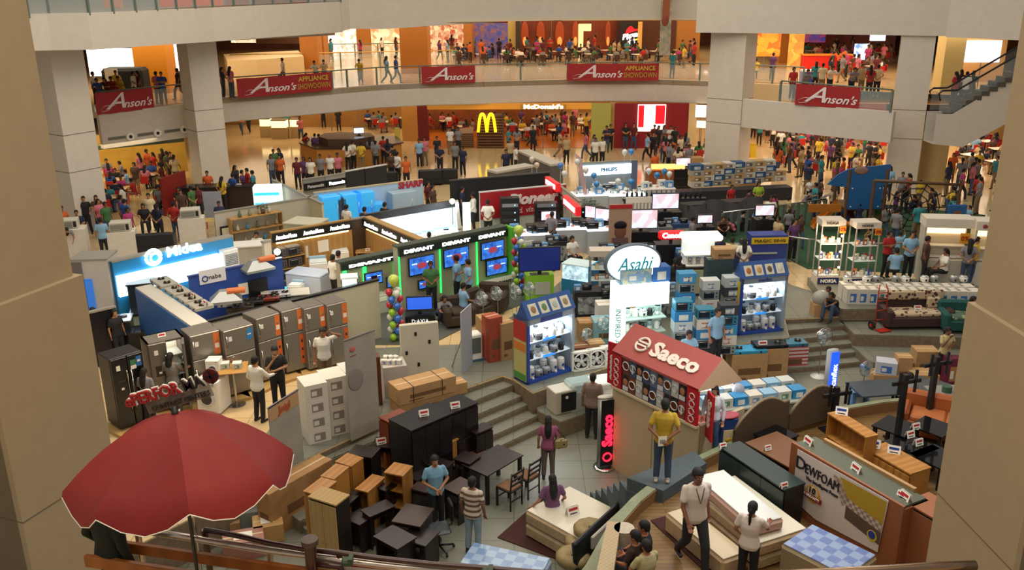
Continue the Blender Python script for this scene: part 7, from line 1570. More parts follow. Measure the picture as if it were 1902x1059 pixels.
_p = G(1320,836,.45); b = B(); b.box(_p.x,_p.y+.15,SZ,1.1,.8,.45-SZ,m('#8a7a60',.6)); struct('floor_stand_step', b)
# blue promo podium
t_ = thing('promo_podium','blue promotional podium with oval top beside the parapet','stand',G(1350,836,.5),.2); b = B(); b.box(0,.1,-1.4,.4,.3,2.15,m('#24386c',.5),c=.03); b.obj('body', t_); b = B(); b.box(0,-.07,-.1,.28,.02,.6,m('#c8b48a',.5)); b.ball(0,-.09,.28,.09,.01,.05,m('#c8a020',.5),10,6); b.obj('poster', t_); b = B(); b.lathe(0,.08,.75,[(.25,0),(.27,.03),(.22,.05)],m('#a84858',.5),18,sy=.6); b.obj('top', t_)
# --- table of small boxed appliances behind the headboards
t_ = thing('display_table','long table of boxed appliances behind the headboards','table',G(1395,800,SZ),.25); b = B(); b.box(0,.4,0,2.8,1.2,.75,m('#6a6a62',.5)); b.obj('base', t_); b = B(); b.box(0,.4,.75,2.9,1.3,.04,m('#b8bcb4',.4)); b.obj('top', t_)
rs = random.Random(9); ct = G(1395,800,SZ)
for i in range(14):
 q = on(ct,.25,-1.2+.4*(i%7),-.05-.55*(i//7),.793); c1,c2,cn = [('#8ab4d0','#d8e0e4','pale blue'),('#c8ccc8','#5a8a60','white'),('#2a86c0','#e0e8ec','bright blue'),('#d0ccc0','#6a8ab0','cream')][i%4]
 use('cb'+cn,lambda: boxed(.36,.34,.24,m(c1,.5),m(c2,.5)),q,.25,cn+' boxed appliance on table behind the headboards')
for i,(x,y,lb) in enumerate(((1371,724,'grey helmet-shaped fryer on dark tray'),)):
 v_ = thing('round_fryer',lb,'fryer',G(x,y,.13)); b = B(); b.ball(0,0,0,.16,.16,.17,m('#a8aec0',.3),16,10); b.obj('shell', v_); b = B(); b.cyl(0,-.1,-.16,.12,.05,BLK,14); b.obj('base', v_)
for (x,y,lb) in ((1442,712,'steel multi-pan cooker with shiny lids'),(1442,728,'round white grill pan with glossy dark top')):
 v_ = thing('grill_pan',lb,'pan',G(x,y,.0)); b = B(); b.lathe(0,0,-.1,[(.2,0),(.24,.05),(.24,.1)],WHT if 'white' in lb else CHR,22); b.obj('pan', v_); b = B(); b.cyl(0,0,.0,.19,.015,m('#1c241c',.08),20); b.obj('cooking_plate', v_)
 if 'multi' in lb:
  for k in range(4): b = B(); b.ball(.1*math.cos(k*1.57),.1*math.sin(k*1.57),.03,.06,.06,.03,CHR,10,6); b.obj('lid', v_)
 cart(0,0,0,.5,.5,.7,.2,CARD2,'round topped brown carton under the '+('white grill pan' if 'white' in lb else 'multi-pan cooker'),loc=G(x,y,.0)+V(0,0,-.803),prt=None)
price(1403,715,.2,.2,2.0,'among the boxed appliances')
t_ = thing('totem_sign','blue lit oval totem lettered scanflex','sign',G(1536,752,SZ),.3); b = B(); b.lathe(0,0,0,[(.2,0),(.2,.04)],CHR,18); b.obj('base', t_); b = B(); b.lathe(0,0,.04,[(.17,0),(.17,1.55)],m('#a8b0b8',.4),18,sy=.5); b.obj('body', t_); b = B(); b.box(.03,-.09,.1,.24,.02,1.45,m('#1c4ae0',.4,emit=1.3)); b.obj('face', t_); b = B(); b.text('scanflex',.04,-.11,.85,.22,m('#f0f4ff',.4,emit=1.5),rot=PI/2,width=None); b.obj('lettering', t_)
# --- Canon, white lit stand, Magic Sing
def standbox(px,py,w,d,h,label,mt,name='display_stand',z=0,rz=.05):
 t_ = thing(name,label,'stand',G(px,py,z),rz); b = B(); b.box(0,d/2,0,w,d,h,mt,c=.01); b.obj('body', t_); return t_
t_ = standbox(1245,510,1.1,.5,1.1,'black display stand under red lit Canon sign',BLK); b = B(); b.box(0,.1,1.25,.95,.2,.34,m('#c01018',.4,emit=.8),c=.08); b.obj('sign_panel', t_); b = B(); b.text('Canon',0,-.02,1.42,.26,m('#ffffff',.4,emit=3),bold=.01); b.obj('lettering', t_); b = B(); b.box(0,.2,1.1,.1,.1,.16,BLK); b.obj('post', t_)
t_ = standbox(1300,550,1.2,.7,1.0,'dark stand with bright white canopy over glass shelves',m('#2c2420',.4)); b = B(); b.box(0,.3,1.85,1.3,.6,.2,m('#fffaf0',.4,emit=3),c=.05); b.obj('lit_canopy', t_); b = B(); b.box(0,.35,1.0,1.1,.6,.03,WHT); b.box(0,.35,1.35,1.1,.5,.02,WHT); b.box(0,.62,1.0,1.1,.04,.9,m('#b8c0c0',.4,emit=.3)); b.obj('shelf', t_); b = B(); b.box(0,-.02,.1,.55,.03,.8,m('#8ab0a8',.5,kind='screen',h2='#c8a860',scale=3)); b.obj('poster', t_)
for i in range(8): use('ket%d'%(i%2),None,on(G(1300,550),.05,-.45+.13*i,-.3,1.035),0,'small kettle under the bright white canopy')
t_ = standbox(1425,500,1.3,.6,1.25,'blue karaoke booth with yellow Magic Sing band',m('#24388a',.5)); b = B(); b.box(0,-.03,.95,1.3,.05,.22,m('#d0b020',.5)); b.text('MAGIC SING',0,-.07,1.06,.15,BLK,width=1.1); b.obj('yellow_band', t_)
for k in range(2): b = B(); b.box(-.15,-.02,.25+.33*k,.9,.06,.05,m('#a8b0a0',.5)); b.obj('shelf', t_)
for (x,y,w,d_,h,c,lb) in ((1175,520,1.4,.6,.9,'#3c3430','dark table of small stereos before the big television'),(1215,560,1.3,.7,.85,'#c8ccc8','white topped table left of the woman in black'),(1350,530,.9,.6,1.1,'#26325a','dark blue stack of boxes by the karaoke booth'),(1180,560,.9,.6,.9,'#2a4a8a','blue front table right of the glass tower'),(1385,540,.8,.6,.6,'#22242c','dark low stack beside karaoke booth')):
 standbox(x,y,w,d_,h,lb,m(c,.5),'display_table')
for i in range(9): use('bxsblack',lambda: boxed(.5,.38,.29,m('#35383e',.5),m('#6a86b0',.4)),G(1150+i%3*26,545+i//3*8,.9),.1,'dark boxed stereo on the display tables') if i<6 else price_at(G(1215,560)+V(-.5+.25*(i-5),.3,.853),.1,1.6,'on the white topped table behind the Asahi sign')
rs = random.Random(21); WH = ['left of the photo board','under the big televisions','beside the Canon stand','behind the Asahi oval','near the karaoke booth','by the lit canopy','beside the glass tower','behind the oven stacks','near the carpet edge','in front of the speaker racks']
for i,(x,y) in enumerate(((1128,508),(1222,462),(1283,515),(1150,598),(1390,500),(1262,455),(1100,590),(1225,590),(1005,505),(1040,490))):
 w = rs.uniform(.8,1.2); t_ = standbox(x,y,w,.5,.85,['dark','grey','blue'][i%3]+' goods stand '+WH[i],m(['#1e1e22','#6c7274','#2c4470'][i%3],.5),'display_table'); b = B(); b.box(0,-.01,.12,w*.8,.03,.55,m('#a8b0b0',.4,kind='screen',h2='#3a3c44',scale=4)); b.obj('front_print', t_)
 for k in range(4):
  q = on(G(x,y),.05,-w*.4+w*.27*k,-.16-.14*(k%2),.853); ty = (i+k)%4
  if ty==0: price_at(q,0,1.5,'on the goods stand '+WH[i])
  else: use(['bxsblack','bx1','ovend'][ty-1],[lambda: boxed(.5,.38,.29,m('#35383e',.5),m('#6a86b0',.4)),lambda: boxed(.34,.26,.28,m('#5a8ab8',.6),m('#d8dce0',.5)),lambda: oven(.44,.34,.26,BLK,m('#30363c',.15))][ty-1],q,.1,['dark boxed stereo','blue printed box','small black oven'][ty-1]+' '+WH[i],None,.62)
for (x,y,f,s_,p_,ps,hr,lb) in ((1250,570,170,'black','jeans','stand','tail','ponytailed person in black beside the lit canopy stand'),(1258,565,150,'black','dark','stand','long','person in black behind the ponytailed one'),(1333,520,20,'navy','dark','stand','short','person in navy polo right of the bright canopy'),(1355,525,170,'cream','black','back','short','person in cream shirt and shorts walking away'),(1377,528,175,'white','grey','back','long','long-haired person in white top and shorts'),(1283,480,90,'grey','dark','stand','short','person in grey behind the Canon sign'),
  (1402,447,30,'light blue','jeans','stand','short','child in light blue shirt by the play area'),(1440,480,-60,'beige','dark','idle','short','person in beige beside karaoke booth'),(1470,485,20,'purple','dark','stand','long','person in dark purple with pink bag')): person(x,y,0,f,s_,p_,ps,1.35 if 'child' in lb else 1.62,hair=hr,bottom='short' if 'shorts' in lb else 'long',label=lb)

# ================================================================ PLAY AREA, TERRACES, CARTONS
b = B(); slab(b, gz(0,(1300,440),(1440,470),(1500,500),(1740,510),(1830,470),(1830,400),(1640,380),(1300,380)), 0, .02, m('#1f4a2c',.8,noise=.2,scale=2)); struct('floor_play_area', b)
balustrade('curved steel railing round the green play area', [G(1415,478)+V(0,0,0),G(1440,482),(*G(1480,489)[:2],0),(*G(1520,494)[:2],0)], 0, .95, .35, False, CHR)
balustrade('steel railing behind the phone showcases', [G(1555,500),G(1640,500),G(1700,497),G(1800,490)], 0, .95, .5, False, CHR)
balustrade('long steel railing running back beside the grey tarps', [G(1340,440),G(1400,432),G(1480,420),G(1530,412)], 0, 1.0, .35, False, CHR)
t_ = thing('play_structure','playground tower with blue panels and orange slide','playground',G(1600,432)); PB = m('#1c5a94',.4); PO = m('#b06a20',.4); PWD = m('#5a4028',.6)
for x in (-.75,.75):
 for y in (0,1.4): b = B(); b.cyl(x,y,0,.07,2.6,PWD,10); b.obj('post', t_)
b = B(); b.box(0,.7,.95,1.6,1.5,.08,PWD); b.obj('deck', t_); b = B(); b.box(-.05,-.06,1.0,1.35,.05,1.0,PB);
for sx in (-.6,.5):
 for z_ in (1.1,1.85): b.ball(sx,-.1,z_,.03,.03,.03,WHT,6,4)
b.obj('front_panel', t_)
b = B(); pts=[(-1.6,2.0),(-1.2,2.4),(-.8,2.62),(.85,2.8),(.85,1.95),(-1.0,1.9)]; b.plate(pts,-.02,.05,PB); b.ball(-.3,-.03,2.55,.3,.02,.15,m('#8a6a5a',.5),10,6); b.obj('curved_roof_panel', t_)
b = B(); b.add([(-.9,.1,1.05),(-.9,.6,1.05),(-1.9,.6,.12),(-1.9,.1,.12),(-.9,.1,1.3),(-1.9,.1,.35),(-.9,.6,1.3),(-1.9,.6,.35)],[(0,1,2,3),(0,3,5,4),(1,6,7,2)],PO); b.box(-1.7,-.3,.95,1.3,.06,.32,PO); b.obj('slide', t_)
b = B(); b.tube([(-.9,-.2,.4),(-.3,-.5,.5),(.2,-.2,.3),(.6,-.4,.1)],.12,PO,8); b.obj('curved_chute', t_)
t_ = thing('rope_net','climbing net of ropes hung from a timber beam','net',G(1700,440)); b = B(); b.tube([(-1.9,0,2.3),(1.5,0,2.1)],.06,PWD,8); b.obj('beam', t_)
for x in (-1.9,1.5): b = B(); b.cyl(x,0,0,.07,2.3,PWD,8); b.obj('post', t_)
b = B()
for k in range(10): a_=PI*2*k/10; b.tube([(-.2,0,1.2),(-.2+1.2*math.cos(a_),0,1.2+.95*math.sin(a_))],.025,BLK,4)
for rr in (.3,.55,.8,1.0): b.torus(-.2,0,1.2,rr*1.0,.022,BLK,10)
b.obj('ropes', t_)
t_ = thing('play_board','blue oval topped play panel with a brown wheel','panel',G(1768,455)); b = B(); b.box(0,0,.3,.75,.08,1.3,PB,c=.04); b.box(0,0,0,.08,.1,.4,PWD); b.obj('board', t_); b = B(); b.cyl(0,-.07,1.2,.18,.04,m('#7a5030',.5),16,axis='Y'); b.obj('wheel', t_)
crowd(44, [(1490,402),(1490,372),(1640,372),(1820,388),(1820,460),(1640,475),(1560,430)], 0, 'in the play area', ['stand','idle','walk','front','crossed','bend','sitlow','stand'], 31, True, 1.1)
crowd(16, [(1330,440),(1330,402),(1470,402),(1490,470),(1400,470)], 0, 'by the grey tarps', ['stand','idle','sitlow','squat','walk'], 32, True, 1.2)
crowd(8, [(1470,345),(1470,330),(1560,335),(1560,365),(1480,365)], 0, 'behind the blue play roof', ['stand','idle','front'], 33)
person(1405,405,0,10,'lime','lime','front',1.62,hair='long',label='person in lime dress leaning by the steel railing'); person(1643,515,.28,20,'red','black','crossed',1.64,label='person in red tee arms folded beside phone showcase'); person(1683,520,.28,0,'light blue','black','front',1.7,label='clerk, person in light blue shirt with lanyard behind white cartons')
for (x,y,f,s_,p_,ps,hr,lb) in ((1658,528,170,'light blue','dark','sit','short','person in pale blue seated behind the white cartons'),(1712,526,60,'brown','dark','stand','short','person in brown holding a child at the phone stall'),(1748,530,-90,'white','black','sit','tail','ponytailed person seated at the phone stall'),(1790,532,160,'grey','jeans','back','long','person in grey with long hair at the last phone stall'),(1802,528,60,'yellow','jeans','stand','long','person in yellow top at the last phone stall'),(1665,492,170,'light blue','jeans','raise','short','child in pale blue reaching up in play area')): person(x,y,.28 if y>500 else 0,f,s_,p_,ps,1.25 if 'child in' in lb else 1.62,hair=hr,label=lb)
# grey tarps and the box mountain under the column
t_ = thing('tarp','grey cloth sheet hung over a rack','tarp',G(1345,430),.25); b = B(); n=14; vs=[]
for i in range(n+1):
 for z_ in (0,.6,1.25): vs.append((-1.8+3.6*i/n, .12*math.sin(i*1.9)+.1*z_, z_-(.12*math.sin(i*.9) if z_>1 else 0)))
b.add(vs,[(3*i+k,3*i+3+k,3*i+4+k,3*i+1+k) for i in range(n) for k in (0,1)],m('#4a494c',.9),True); b.obj('cloth', t_); b = B(); b.box(0,.5,0,3.4,.6,1.15,m('#2c2a2c',.7)); b.obj('rack', t_)
rs = random.Random(6)
for i in range(34):
 k = i%4; j = i//4; x = 1292+j*19+rs.uniform(-2,2); y0 = 372-j*1.5; c1,c2,cn = [('#c8c4b8','#8a6a5a','white'),('#26507a','#a8b8c0','blue'),('#a8a090','#5a5a58','grey'),('#b89868','#7a5a38','brown')][(i*7+j)%4]
 use('st'+cn,lambda: boxed(.62,.5,.26,m(c1,.6),m(c2,.5)),G(x,y0,0)+V(0,.3,.6+.263*k),.15,cn+' box in high stack behind grey tarps, layer '+['one','two','three','four'][k],'boxes stacked behind the tarps')
t_ = standbox(1364,376,5.6,.7,.59,'long dark table under the high stack of boxes',m('#2a282a',.7),'display_table',0,.15)
for i,(x,y,w,d_,h,lb) in enumerate(((1332,312,1.6,.8,.7,'wide brown carton block against the centre right column'),(1290,303,.7,.7,1.0,'brown carton standing left of the column foot'),(1375,318,1.4,.8,.75,'brown carton block right of the column foot'),(1395,312,.5,.5,.9,'dark carton beside the column foot'))): cart(x,y+24,0,w,d_,h,0,[CARD2,CARD,CARD2,m('#4a3a2c',.7)][i],lb)
t_ = thing('wet_floor_sign','yellow folding wet floor sign','sign',G(1398,292)); b = B(); b.box(0,-.1,0,.35,.03,.8,m('#c8a818',.5),rx=-.15); b.obj('front_leaf', t_); b = B(); b.box(0,.1,0,.35,.03,.8,m('#c8a818',.5),rx=.15); b.obj('rear_leaf', t_)
t_ = thing('food_stand','small food stand with warm lamps and red balloons','stand',G(1240,352)); b = B(); b.box(0,.4,0,2.0,.8,.95,m('#8a4a20',.5)); b.obj('counter', t_); b = B(); b.box(0,.2,1.0,1.6,.3,.2,m('#ffb860',.4,emit=1.8)); b.obj('lit_tray', t_)
# white appliance cartons on the upper ledge
for i in range(26):
 r_, k = i%2, i//2; x = 1580+k*18.5; blue = (k*3+r_)%3==0
 use('wc%d'%blue,lambda: boxed(.42,.36,.50,m('#cdc8ba',.6),m('#3a70b0' if blue else '#a8a898',.5)),G(x,562+k*.4,.28)+V(0,.0 if r_==0 else .45,0 if r_==0 else 0),0,('white carton with blue picture' if blue else 'plain white carton')+(' in front row on ledge' if r_==0 else ' in back row on ledge'),'white cartons on the ledge')
for i in range(13):
 x = 1575+i*18; q = G(x,556,.28)+V(0,.25,.503)
 if i%3==1: price_at(q,0,1.6,'on the row of white cartons')
 else: use('rice%d'%(i%2),lambda: ricecooker(WHT),q,0,'small '+['white','grey'][i%2]+' cooker on the row of white cartons')
t_ = thing('goods_bag','clear plastic bag of goods in a carton at the ledge','bag',G(1522,585,0)); b = B(); b.box(0,0,0,.5,.45,.4,CARD); b.obj('carton', t_); b = B(); b.ball(0,0,.55,.28,.25,.25,m('#a8a89c',.3,alpha=.8),12,8); b.obj('bag', t_)
for (x,y,lb,f) in ((1548,592,'person in black tee sitting on the ledge edge in jeans',-50),(1540,580,'person in dark top sitting beside the one in jeans',-40)): person(x,y,-.06,f,'black' if 'tee' in lb else 'brown','jeans','sitlow',1.62,label=lb)
t_ = thing('hand_truck','red two-wheeled hand truck','trolley',G(1634,612,-.13),.3); b = B()
for s_ in (-.17,.17): b.tube([(s_,0,.05),(s_,.05,1.2),(s_*.6,.1,1.4)],.018,m('#a82818',.4),6)
for z_ in (.3,.6,.9,1.15): b.tube([(-.17,.03,z_),(.17,.03,z_)],.014,m('#a82818',.4),6)
b.obj('frame', t_); b = B(); b.box(0,-.15,.02,.4,.25,.02,m('#a82818',.4)); b.obj('toe_plate', t_)
for s_ in (-.26,.26): b = B(); b.cyl(s_,.1,.13,.13,.06,BLK,16,axis='X'); b.cyl(s_-.005,.1,.13,.06,.075,m('#a82818',.4),12,axis='X'); b.obj('wheel', t_)
FL_ = m('#b8a488',.8,kind='flowers',scale=7,h2='#4a2a24')
s_ = sofa(2.0,m('#3a2622',.8),FL_); _hz(s_,1697,604,-.13,.02); s_['label']='brown sofa with flowered cushions on the terrace'
for (x,z_,w,h) in ((-.45,.75,.9,.3),(.45,.75,.9,.3),(.55,.52,.4,.35)): b = B(); b.box(x,.22 if z_>.6 else .1,z_,w,.14,h,FL_,c=.05); b.obj('cushion', s_)
price_at(G(1697,604,-.13)+V(.02,-.05,.53),0,1.7,'on the brown flowered sofa'); s_ = sofa(1.6,m('#124a48',.8),m('#4a6050',.8,kind='flowers',scale=6,h2='#8a9a70')); _hz(s_,1795,612,-.13,-.1); s_['label']='teal sofa half hidden by the right pillar'
person(1796,628,-.13,40,'striped','jeans','sit',1.66,label='person in navy striped shirt sitting on the teal sofa')
# cartons at the foot of the lower terrace
for (x,y,w,d_,h,z,rz_,c,lb) in ((1642,712,.72,.5,.34,SZ,-.15,CARD,'low brown carton under the white box'),(1672,712,.40,.4,.85,SZ,-.1,CARD,'tall brown carton with black band, middle of the heap'),(1710,722,.72,.55,.52,SZ,-.1,CARD,'wide brown carton in front of the heap'),(1712,694,.62,.5,.78,SZ,-.05,CARD,'square brown carton behind the heap')): cart(x,y,z,w,d_,h,rz_,c,lb)
bx = boxed(.55,.42,.36,m('#b8bcc8',.5),m('#3a6ab0',.5)); bx.location=G(1642,712,SZ)+V(0,0,.345); bx.rotation_euler=(0,0,-.35); bx['label']='white and blue cooler box on a brown carton'
bx = boxed(.42,.3,.8,m('#6a1c38',.5),m('#a87848',.5)); bx.location=G(1763,712,SZ); bx['label']='maroon tall box by the standing clerk'; bx = boxed(.4,.3,.42,m('#6a94b8',.5),m('#c8d0d0',.5)); bx.location=G(1592,752,SZ); bx['label']='blue open topped appliance box near the platform'
hero('person in pale yellow blouse, hand on chin, by the cartons',G(1747,705,SZ),15,'#b8ac7a','#141418','chin',1.6,hair='tail',fem=1,skin='#7a5038',fullvox=.012)
hero('person in white shirt seated with back to camera near the platform',G(1680,778,SZ),185,'#a8a8ac','#1a1a20','sit',1.66,skin='#7a5038',fullvox=.012)
person(1782,785,SZ,150,'navy','dark','sit',1.6,label='person in navy shirt seated beside the right pillar')
c_ = plastic_chair(); c_.location=G(1680,778,SZ)+V(0,-.0,0); c_.rotation_euler=(0,0,R(185)); c_['label']='white plastic chair under the person seated near the platform'
t_ = thing('folding_table','grey folding tables and mats beside the platform','table',G(1665,775,SZ),.15); b = B(); b.box(0,.3,.7,2.2,.9,.04,m('#3a444c',.5)); b.box(.9,.0,.74,1.1,.7,.03,m('#4a4e50',.5),rz=.5); b.obj('tabletop', t_)
for sx in (-1,1):
 for y in (-.05,.65): b = B(); b.box(sx*1.0,y,0,.04,.04,.7,BLK); b.obj('leg', t_)

# ================================================================ FURNITURE IN THE SUNKEN COURT
def bt(FL,FR,BL,zt,zb):
 a,b_,c_ = G(*FL,zt),G(*FR,zt),G(*BL,zt); rz=math.atan2(b_.y-a.y,b_.x-a.x); L_=(b_-a).length; n_=V(-math.sin(rz),math.cos(rz),0); d=(c_-a).dot(n_)
 return V(a.x,a.y,zb),L_,rz,d,zt-zb
def furn(kind,label,FL,FR,BL,zt,zb=SZ,mt=None,mt2=None,cat=None,nm=None,n=2):
 a,L_,rz,d,h = bt(FL,FR,BL,zt,zb); s_=1 if d>0 else -1; d=abs(d); mt=mt or DARKW; mt2=mt2 or mt
 t_ = thing(nm or {'cab':'cabinet','shelf':'bookshelf','desk':'desk','table':'dining_table'}[kind],label,cat or {'cab':'cabinet','shelf':'bookshelf','desk':'desk','table':'table'}[kind],a,rz)
 Y = lambda y: s_*y
 b = B(); b.box(L_/2,Y(d/2),h-.03,L_+.02,d+.02,.03,mt2); b.obj('top', t_)
 if kind=='cab':
  b = B(); b.box(L_/2,Y(d/2+.01),0,L_,d-.02,h-.03,mt); b.obj('carcass', t_)
  for k in range(n):
   b = B(); b.box(L_*(k+.5)/n,-.008,.06,L_/n-.01,.02,h-.13,mt2); dr = b.obj('door', t_); b = B(); b.cyl(L_*(k+.5)/n+(L_/n*.38)*(1 if k<n/2 else -1),-.03,h*.5,.012,.02,CHR,8,axis='Y'); b.obj('knob', dr)
 elif kind=='shelf':
  for x in (.01,L_-.01): b = B(); b.box(x,Y(d/2),0,.02,d,h-.03,mt); b.obj('side_panel', t_)
  b = B(); b.box(L_/2,Y(d-.01) if s_>0 else -d+.01,0,L_,.015,h-.03,mt); b.obj('back_panel', t_)
  for k in range(n): b = B(); b.box(L_/2,Y(d/2),.05+(h-.1)*k/n,L_-.04,d-.03,.02,mt); b.obj('shelf', t_)
 elif kind=='desk':
  for x in (.03,L_-.03): b = B(); b.box(x,Y(d/2),0,.03,d*.9,h-.03,mt); b.obj('side_panel', t_)
  b = B(); b.box(L_/2,Y(d*.5),h-.16,L_-.08,d*.7,.02,mt2); b.obj('keyboard_shelf', t_); b = B(); b.box(L_/2,Y(d*.5),.15,L_-.08,d*.6,.02,mt); b.obj('lower_shelf', t_)
 else:
  for x in (.05,L_-.05):
   for y in (.05,d-.05): b = B(); b.box(x,Y(y),0,.07,.07,h-.03,mt); b.obj('leg', t_)
 return t_,a,L_,rz
OK_ = m('#a87434',.5,kind='wood',scale=2,h2='#96642a'); BE = m('#a88c58',.6,kind='wood',scale=3,h2='#a0844f')
furn('cab','tall beige two door wardrobe with a dark side, nearest the rail',(573,922),(623.5,938),(599.5,904),.9,mt=DARKW,mt2=BE,nm='wardrobe',cat='wardrobe')
furn('cab','orange wooden cabinet behind the beige wardrobe',(564,912),(592,920),(594,886),.75,mt=OK_)
furn('shelf','open wooden cabinet second in the diagonal row',(596,884),(620,890),(622,861),.6,mt=OK_)
furn('cab','wooden door cabinet third in the diagonal row',(623,857),(652,866),(650,843),.45,mt=OK_,n=1)
furn('shelf','dark topped shelf fourth in the diagonal row',(645,843),(690,850),(664,826),.4)
furn('shelf','small wooden cabinet right of the dark topped shelf',(692,834),(714,838),(700,828),.0,mt=OK_)
furn('desk','dark desk holding a price card, behind wooden cabinets',(690,830),(738,832),(712,812),.15)
furn('shelf','wooden three tier bookshelf in the middle of court',(714,877),(748,884),(733.6,859),.35,mt=OK_,n=3)
furn('desk','oak topped computer desk left of the bookshelf',(660,908),(683,914),(688,880),.1,mt=OK_)
furn('desk','dark computer desk beside the beige wardrobe',(646,938),(672,915),(630,915),.0)
furn('desk','small dark desk in front of the bookshelf',(687,960),(733,940),(700,935),-.1)
furn('desk','brown computer desk before the man in blue',(728,968),(780,978),(765,937),-.1,mt2=m('#3a2a24',.4))
furn('desk','glossy dark desk nearest the office chair',(694,996),(738,1020),(730,975),-.15)
furn('desk','dark desk at left of the man in blue',(762,907),(800,917),(790,898),-.12,mt2=m('#3a2a26',.4))
furn('desk','dark desk right of the man in blue',(822,905),(850,918),(842,880),-.12,mt2=m('#3a2a26',.4))
furn('desk','oak topped two tier stand behind the man in blue',(797,829),(815,836),(833,808),.1,mt=OK_)
furn('desk','low dark desk beside the oak topped stand',(835,815),(850,822),(870,790),.0)
furn('cab','dark cabinet at the foot of the steps',(884,806),(915,793),(868,797),.1)
furn('cab','long low black cabinet under the glossy hutches',(760,840),(860,800),(745,815),-.1,n=3)
for p1,p2,p3,z,lb in (((745,880),(775,893),(768,860),-.1,'low dark desk left of the man in blue'),((640,962),(668,975),(660,940),-.2,'low dark shelf unit in front of the wardrobe'),((790,862),(826,872),(806,848),-.05,'dark side table behind the man in blue'),((700,905),(716,912),(712,890),.0,'narrow dark rack left of the bookshelf'),((752,842),(790,852),(775,822),.0,'dark computer table before the black hutch'),((842,852),(872,862),(858,836),-.1,'dark low stand beside the dining table'),((742,1000),(790,1014),(764,972),-.25,'glossy dark low table by the office chair')): furn('desk',lb,p1,p2,p3,z)
furn('cab','tall black glossy hutch with a price card',(764,800),(838,768),(752,766),.9,mt=BLK,mt2=m('#1a1516',.2),n=3)
furn('cab','black slant fronted hutch nearest the steps',(838,768),(887,748),(826,742),.75,mt=BLK,mt2=m('#1a1516',.2))
furn('cab','red brown wooden cabinet behind the black hutch',(704,775),(722,784),(736,756),.7,mt=m('#7a3418',.4),n=1)
furn('shelf','dark open shelf beside the red brown cabinet',(724,800),(748,808),(742,770),.4)
for (x,y,z) in ((708,823,.16),(787,772,.9),(845,757,.75),(612,748,1.5)): price(x,y,z,.4,1.8,'on the dark court furniture')
t_,a,L_,rz = furn('table','dark wooden dining table in the court',(905,884),(971,845),(860,862),-.15)
for i,(u,v_,f) in enumerate(((.3,-.32,0),(.8,-.32,0),(.3,1.15,PI),(.8,1.15,PI))): use('dch',wood_chair,on(a,rz,L_*u,-v_ if v_<0 else -v_,0)+V(0,0,0),rz+PI+f,'dark wooden chair '+['nearest the camera at the dining table','at the right front of dining table','behind the left of dining table','behind the right of dining table'][i])
def office_chair():
 r = thing('office_chair','black swivel office chair wrapped in plastic','chair'); b = B(); b.box(0,0,.45,.46,.44,.09,m('#4a5258',.3,noise=.4,scale=14),c=.04); b.obj('seat', r); b = B(); b.box(.28,.1,.62,.06,.36,.4,BLK,c=.03); b.tube([(.2,.05,.47),(.3,.1,.5),(.3,.1,.7)],.02,BLK,6); b.obj('backrest', r); b = B(); b.cyl(0,0,.1,.03,.36,BLK,8); b.obj('gas_column', r)
 for k in range(5): a_=k*1.257; b = B(); b.tube([(0,0,.12),(.3*math.cos(a_),.3*math.sin(a_),.08)],.022,BLK,6); b.ball(.3*math.cos(a_),.3*math.sin(a_),.04,.03,.03,.035,BLK,8,5); b.obj('leg', r)
 return r
o_ = office_chair(); _hz(o_,816,1022,SZ,.3)
# cartons at left
t_ = cart(0,0,0,.5,1.75,.62,-.62,CARD,'long brown carton lying beside the tall cartons',loc=G(525,930,SZ)+V(0,0,0)); t_ = cart(0,0,0,.42,1.75,1.05,-.62,CARD2,'long brown carton standing on edge beside the cabinets',loc=G(555,960,SZ))
cart(630,858,SZ,1.0,.8,.85,-.45,CARD,'big open carton stuffed with folded cardboard',flaps=True)
for k in range(4): bx_ = cart(0,0,0,.7,.05,.75,-.3-.1*k,CARD2,'folded cardboard sheet standing in the open carton',prt=None,loc=G(630,858,SZ)+V(-.15+.13*k,.1*k-.1,.35))
cart(672,822,SZ,1.3,.7,.5,.7,m('#b0a878',.6),'flat olive carton with a black strap',strap=True); cart(690,800,SZ,1.2,.6,.4,.7,m('#b0a878',.6),'flat olive carton behind the strapped one')
cart(772,745,0,1.55,.62,.42,.55,CARD,'long strapped carton on the stack by the white door',strap=True,loc=G(786,752,0)+V(0,0,.29)); cart(772,745,0,1.5,.6,.28,.55,CARD2,'long carton at the bottom of the strapped stack',loc=G(786,752,0))
cart(846,728,0,.5,.4,.3,.5,CARD,'small tan box between strapped cartons and hutch',prt=None)
for i in range(12):
 c_ = G(588+i%3*36,812-i%3*14,0); k = i//3
 use('wct',lambda: boxed(.52,.62,.36,m('#d4cec2',.65),m('#8a8078',.6)),c_+V(0,0,.363*k),.5,'white printed carton, layer %s of the stack by the tall banners' % ['one','two','three','four'][k])
for (x,y,lb) in ((612,703,'white tent card box on the white cartons'),(590,712,'white box nearest the salesman on cartons')): price_at(G(622,798)+V(.1 if x>600 else -.15,.1 if x>600 else -.2,1.456),.5,1.8,'on the stack of white cartons')
cart(733,730,0,.6,.6,.85,.3,m('#b8b0a8',.5),'grey white crate topped with packets beside the white door'); cart(700,750,0,.25,.3,1.3,.3,m('#5a3018',.5),'narrow dark wooden post beside the tall banner',prt=None)
for k in range(7): use('bx0',lambda: boxed(.34,.26,.28,m('#d8d4ca',.6),m('#3a6ea8',.5)),G(733,730,0)+V(-.2+.09*(k%4)*1.4,-.12+.25*(k//4),.856),k*.4,'small packet on the grey crate by the white door',None,.4)
t_ = thing('white_door_panel','large white arched panel with hinge marks standing upright','panel',G(758,712),.25); b = B(); b.box(.35,.06,0,1.0,.12,1.62,m('#c4c0ae',.5),c=.02); b.obj('panel', t_)
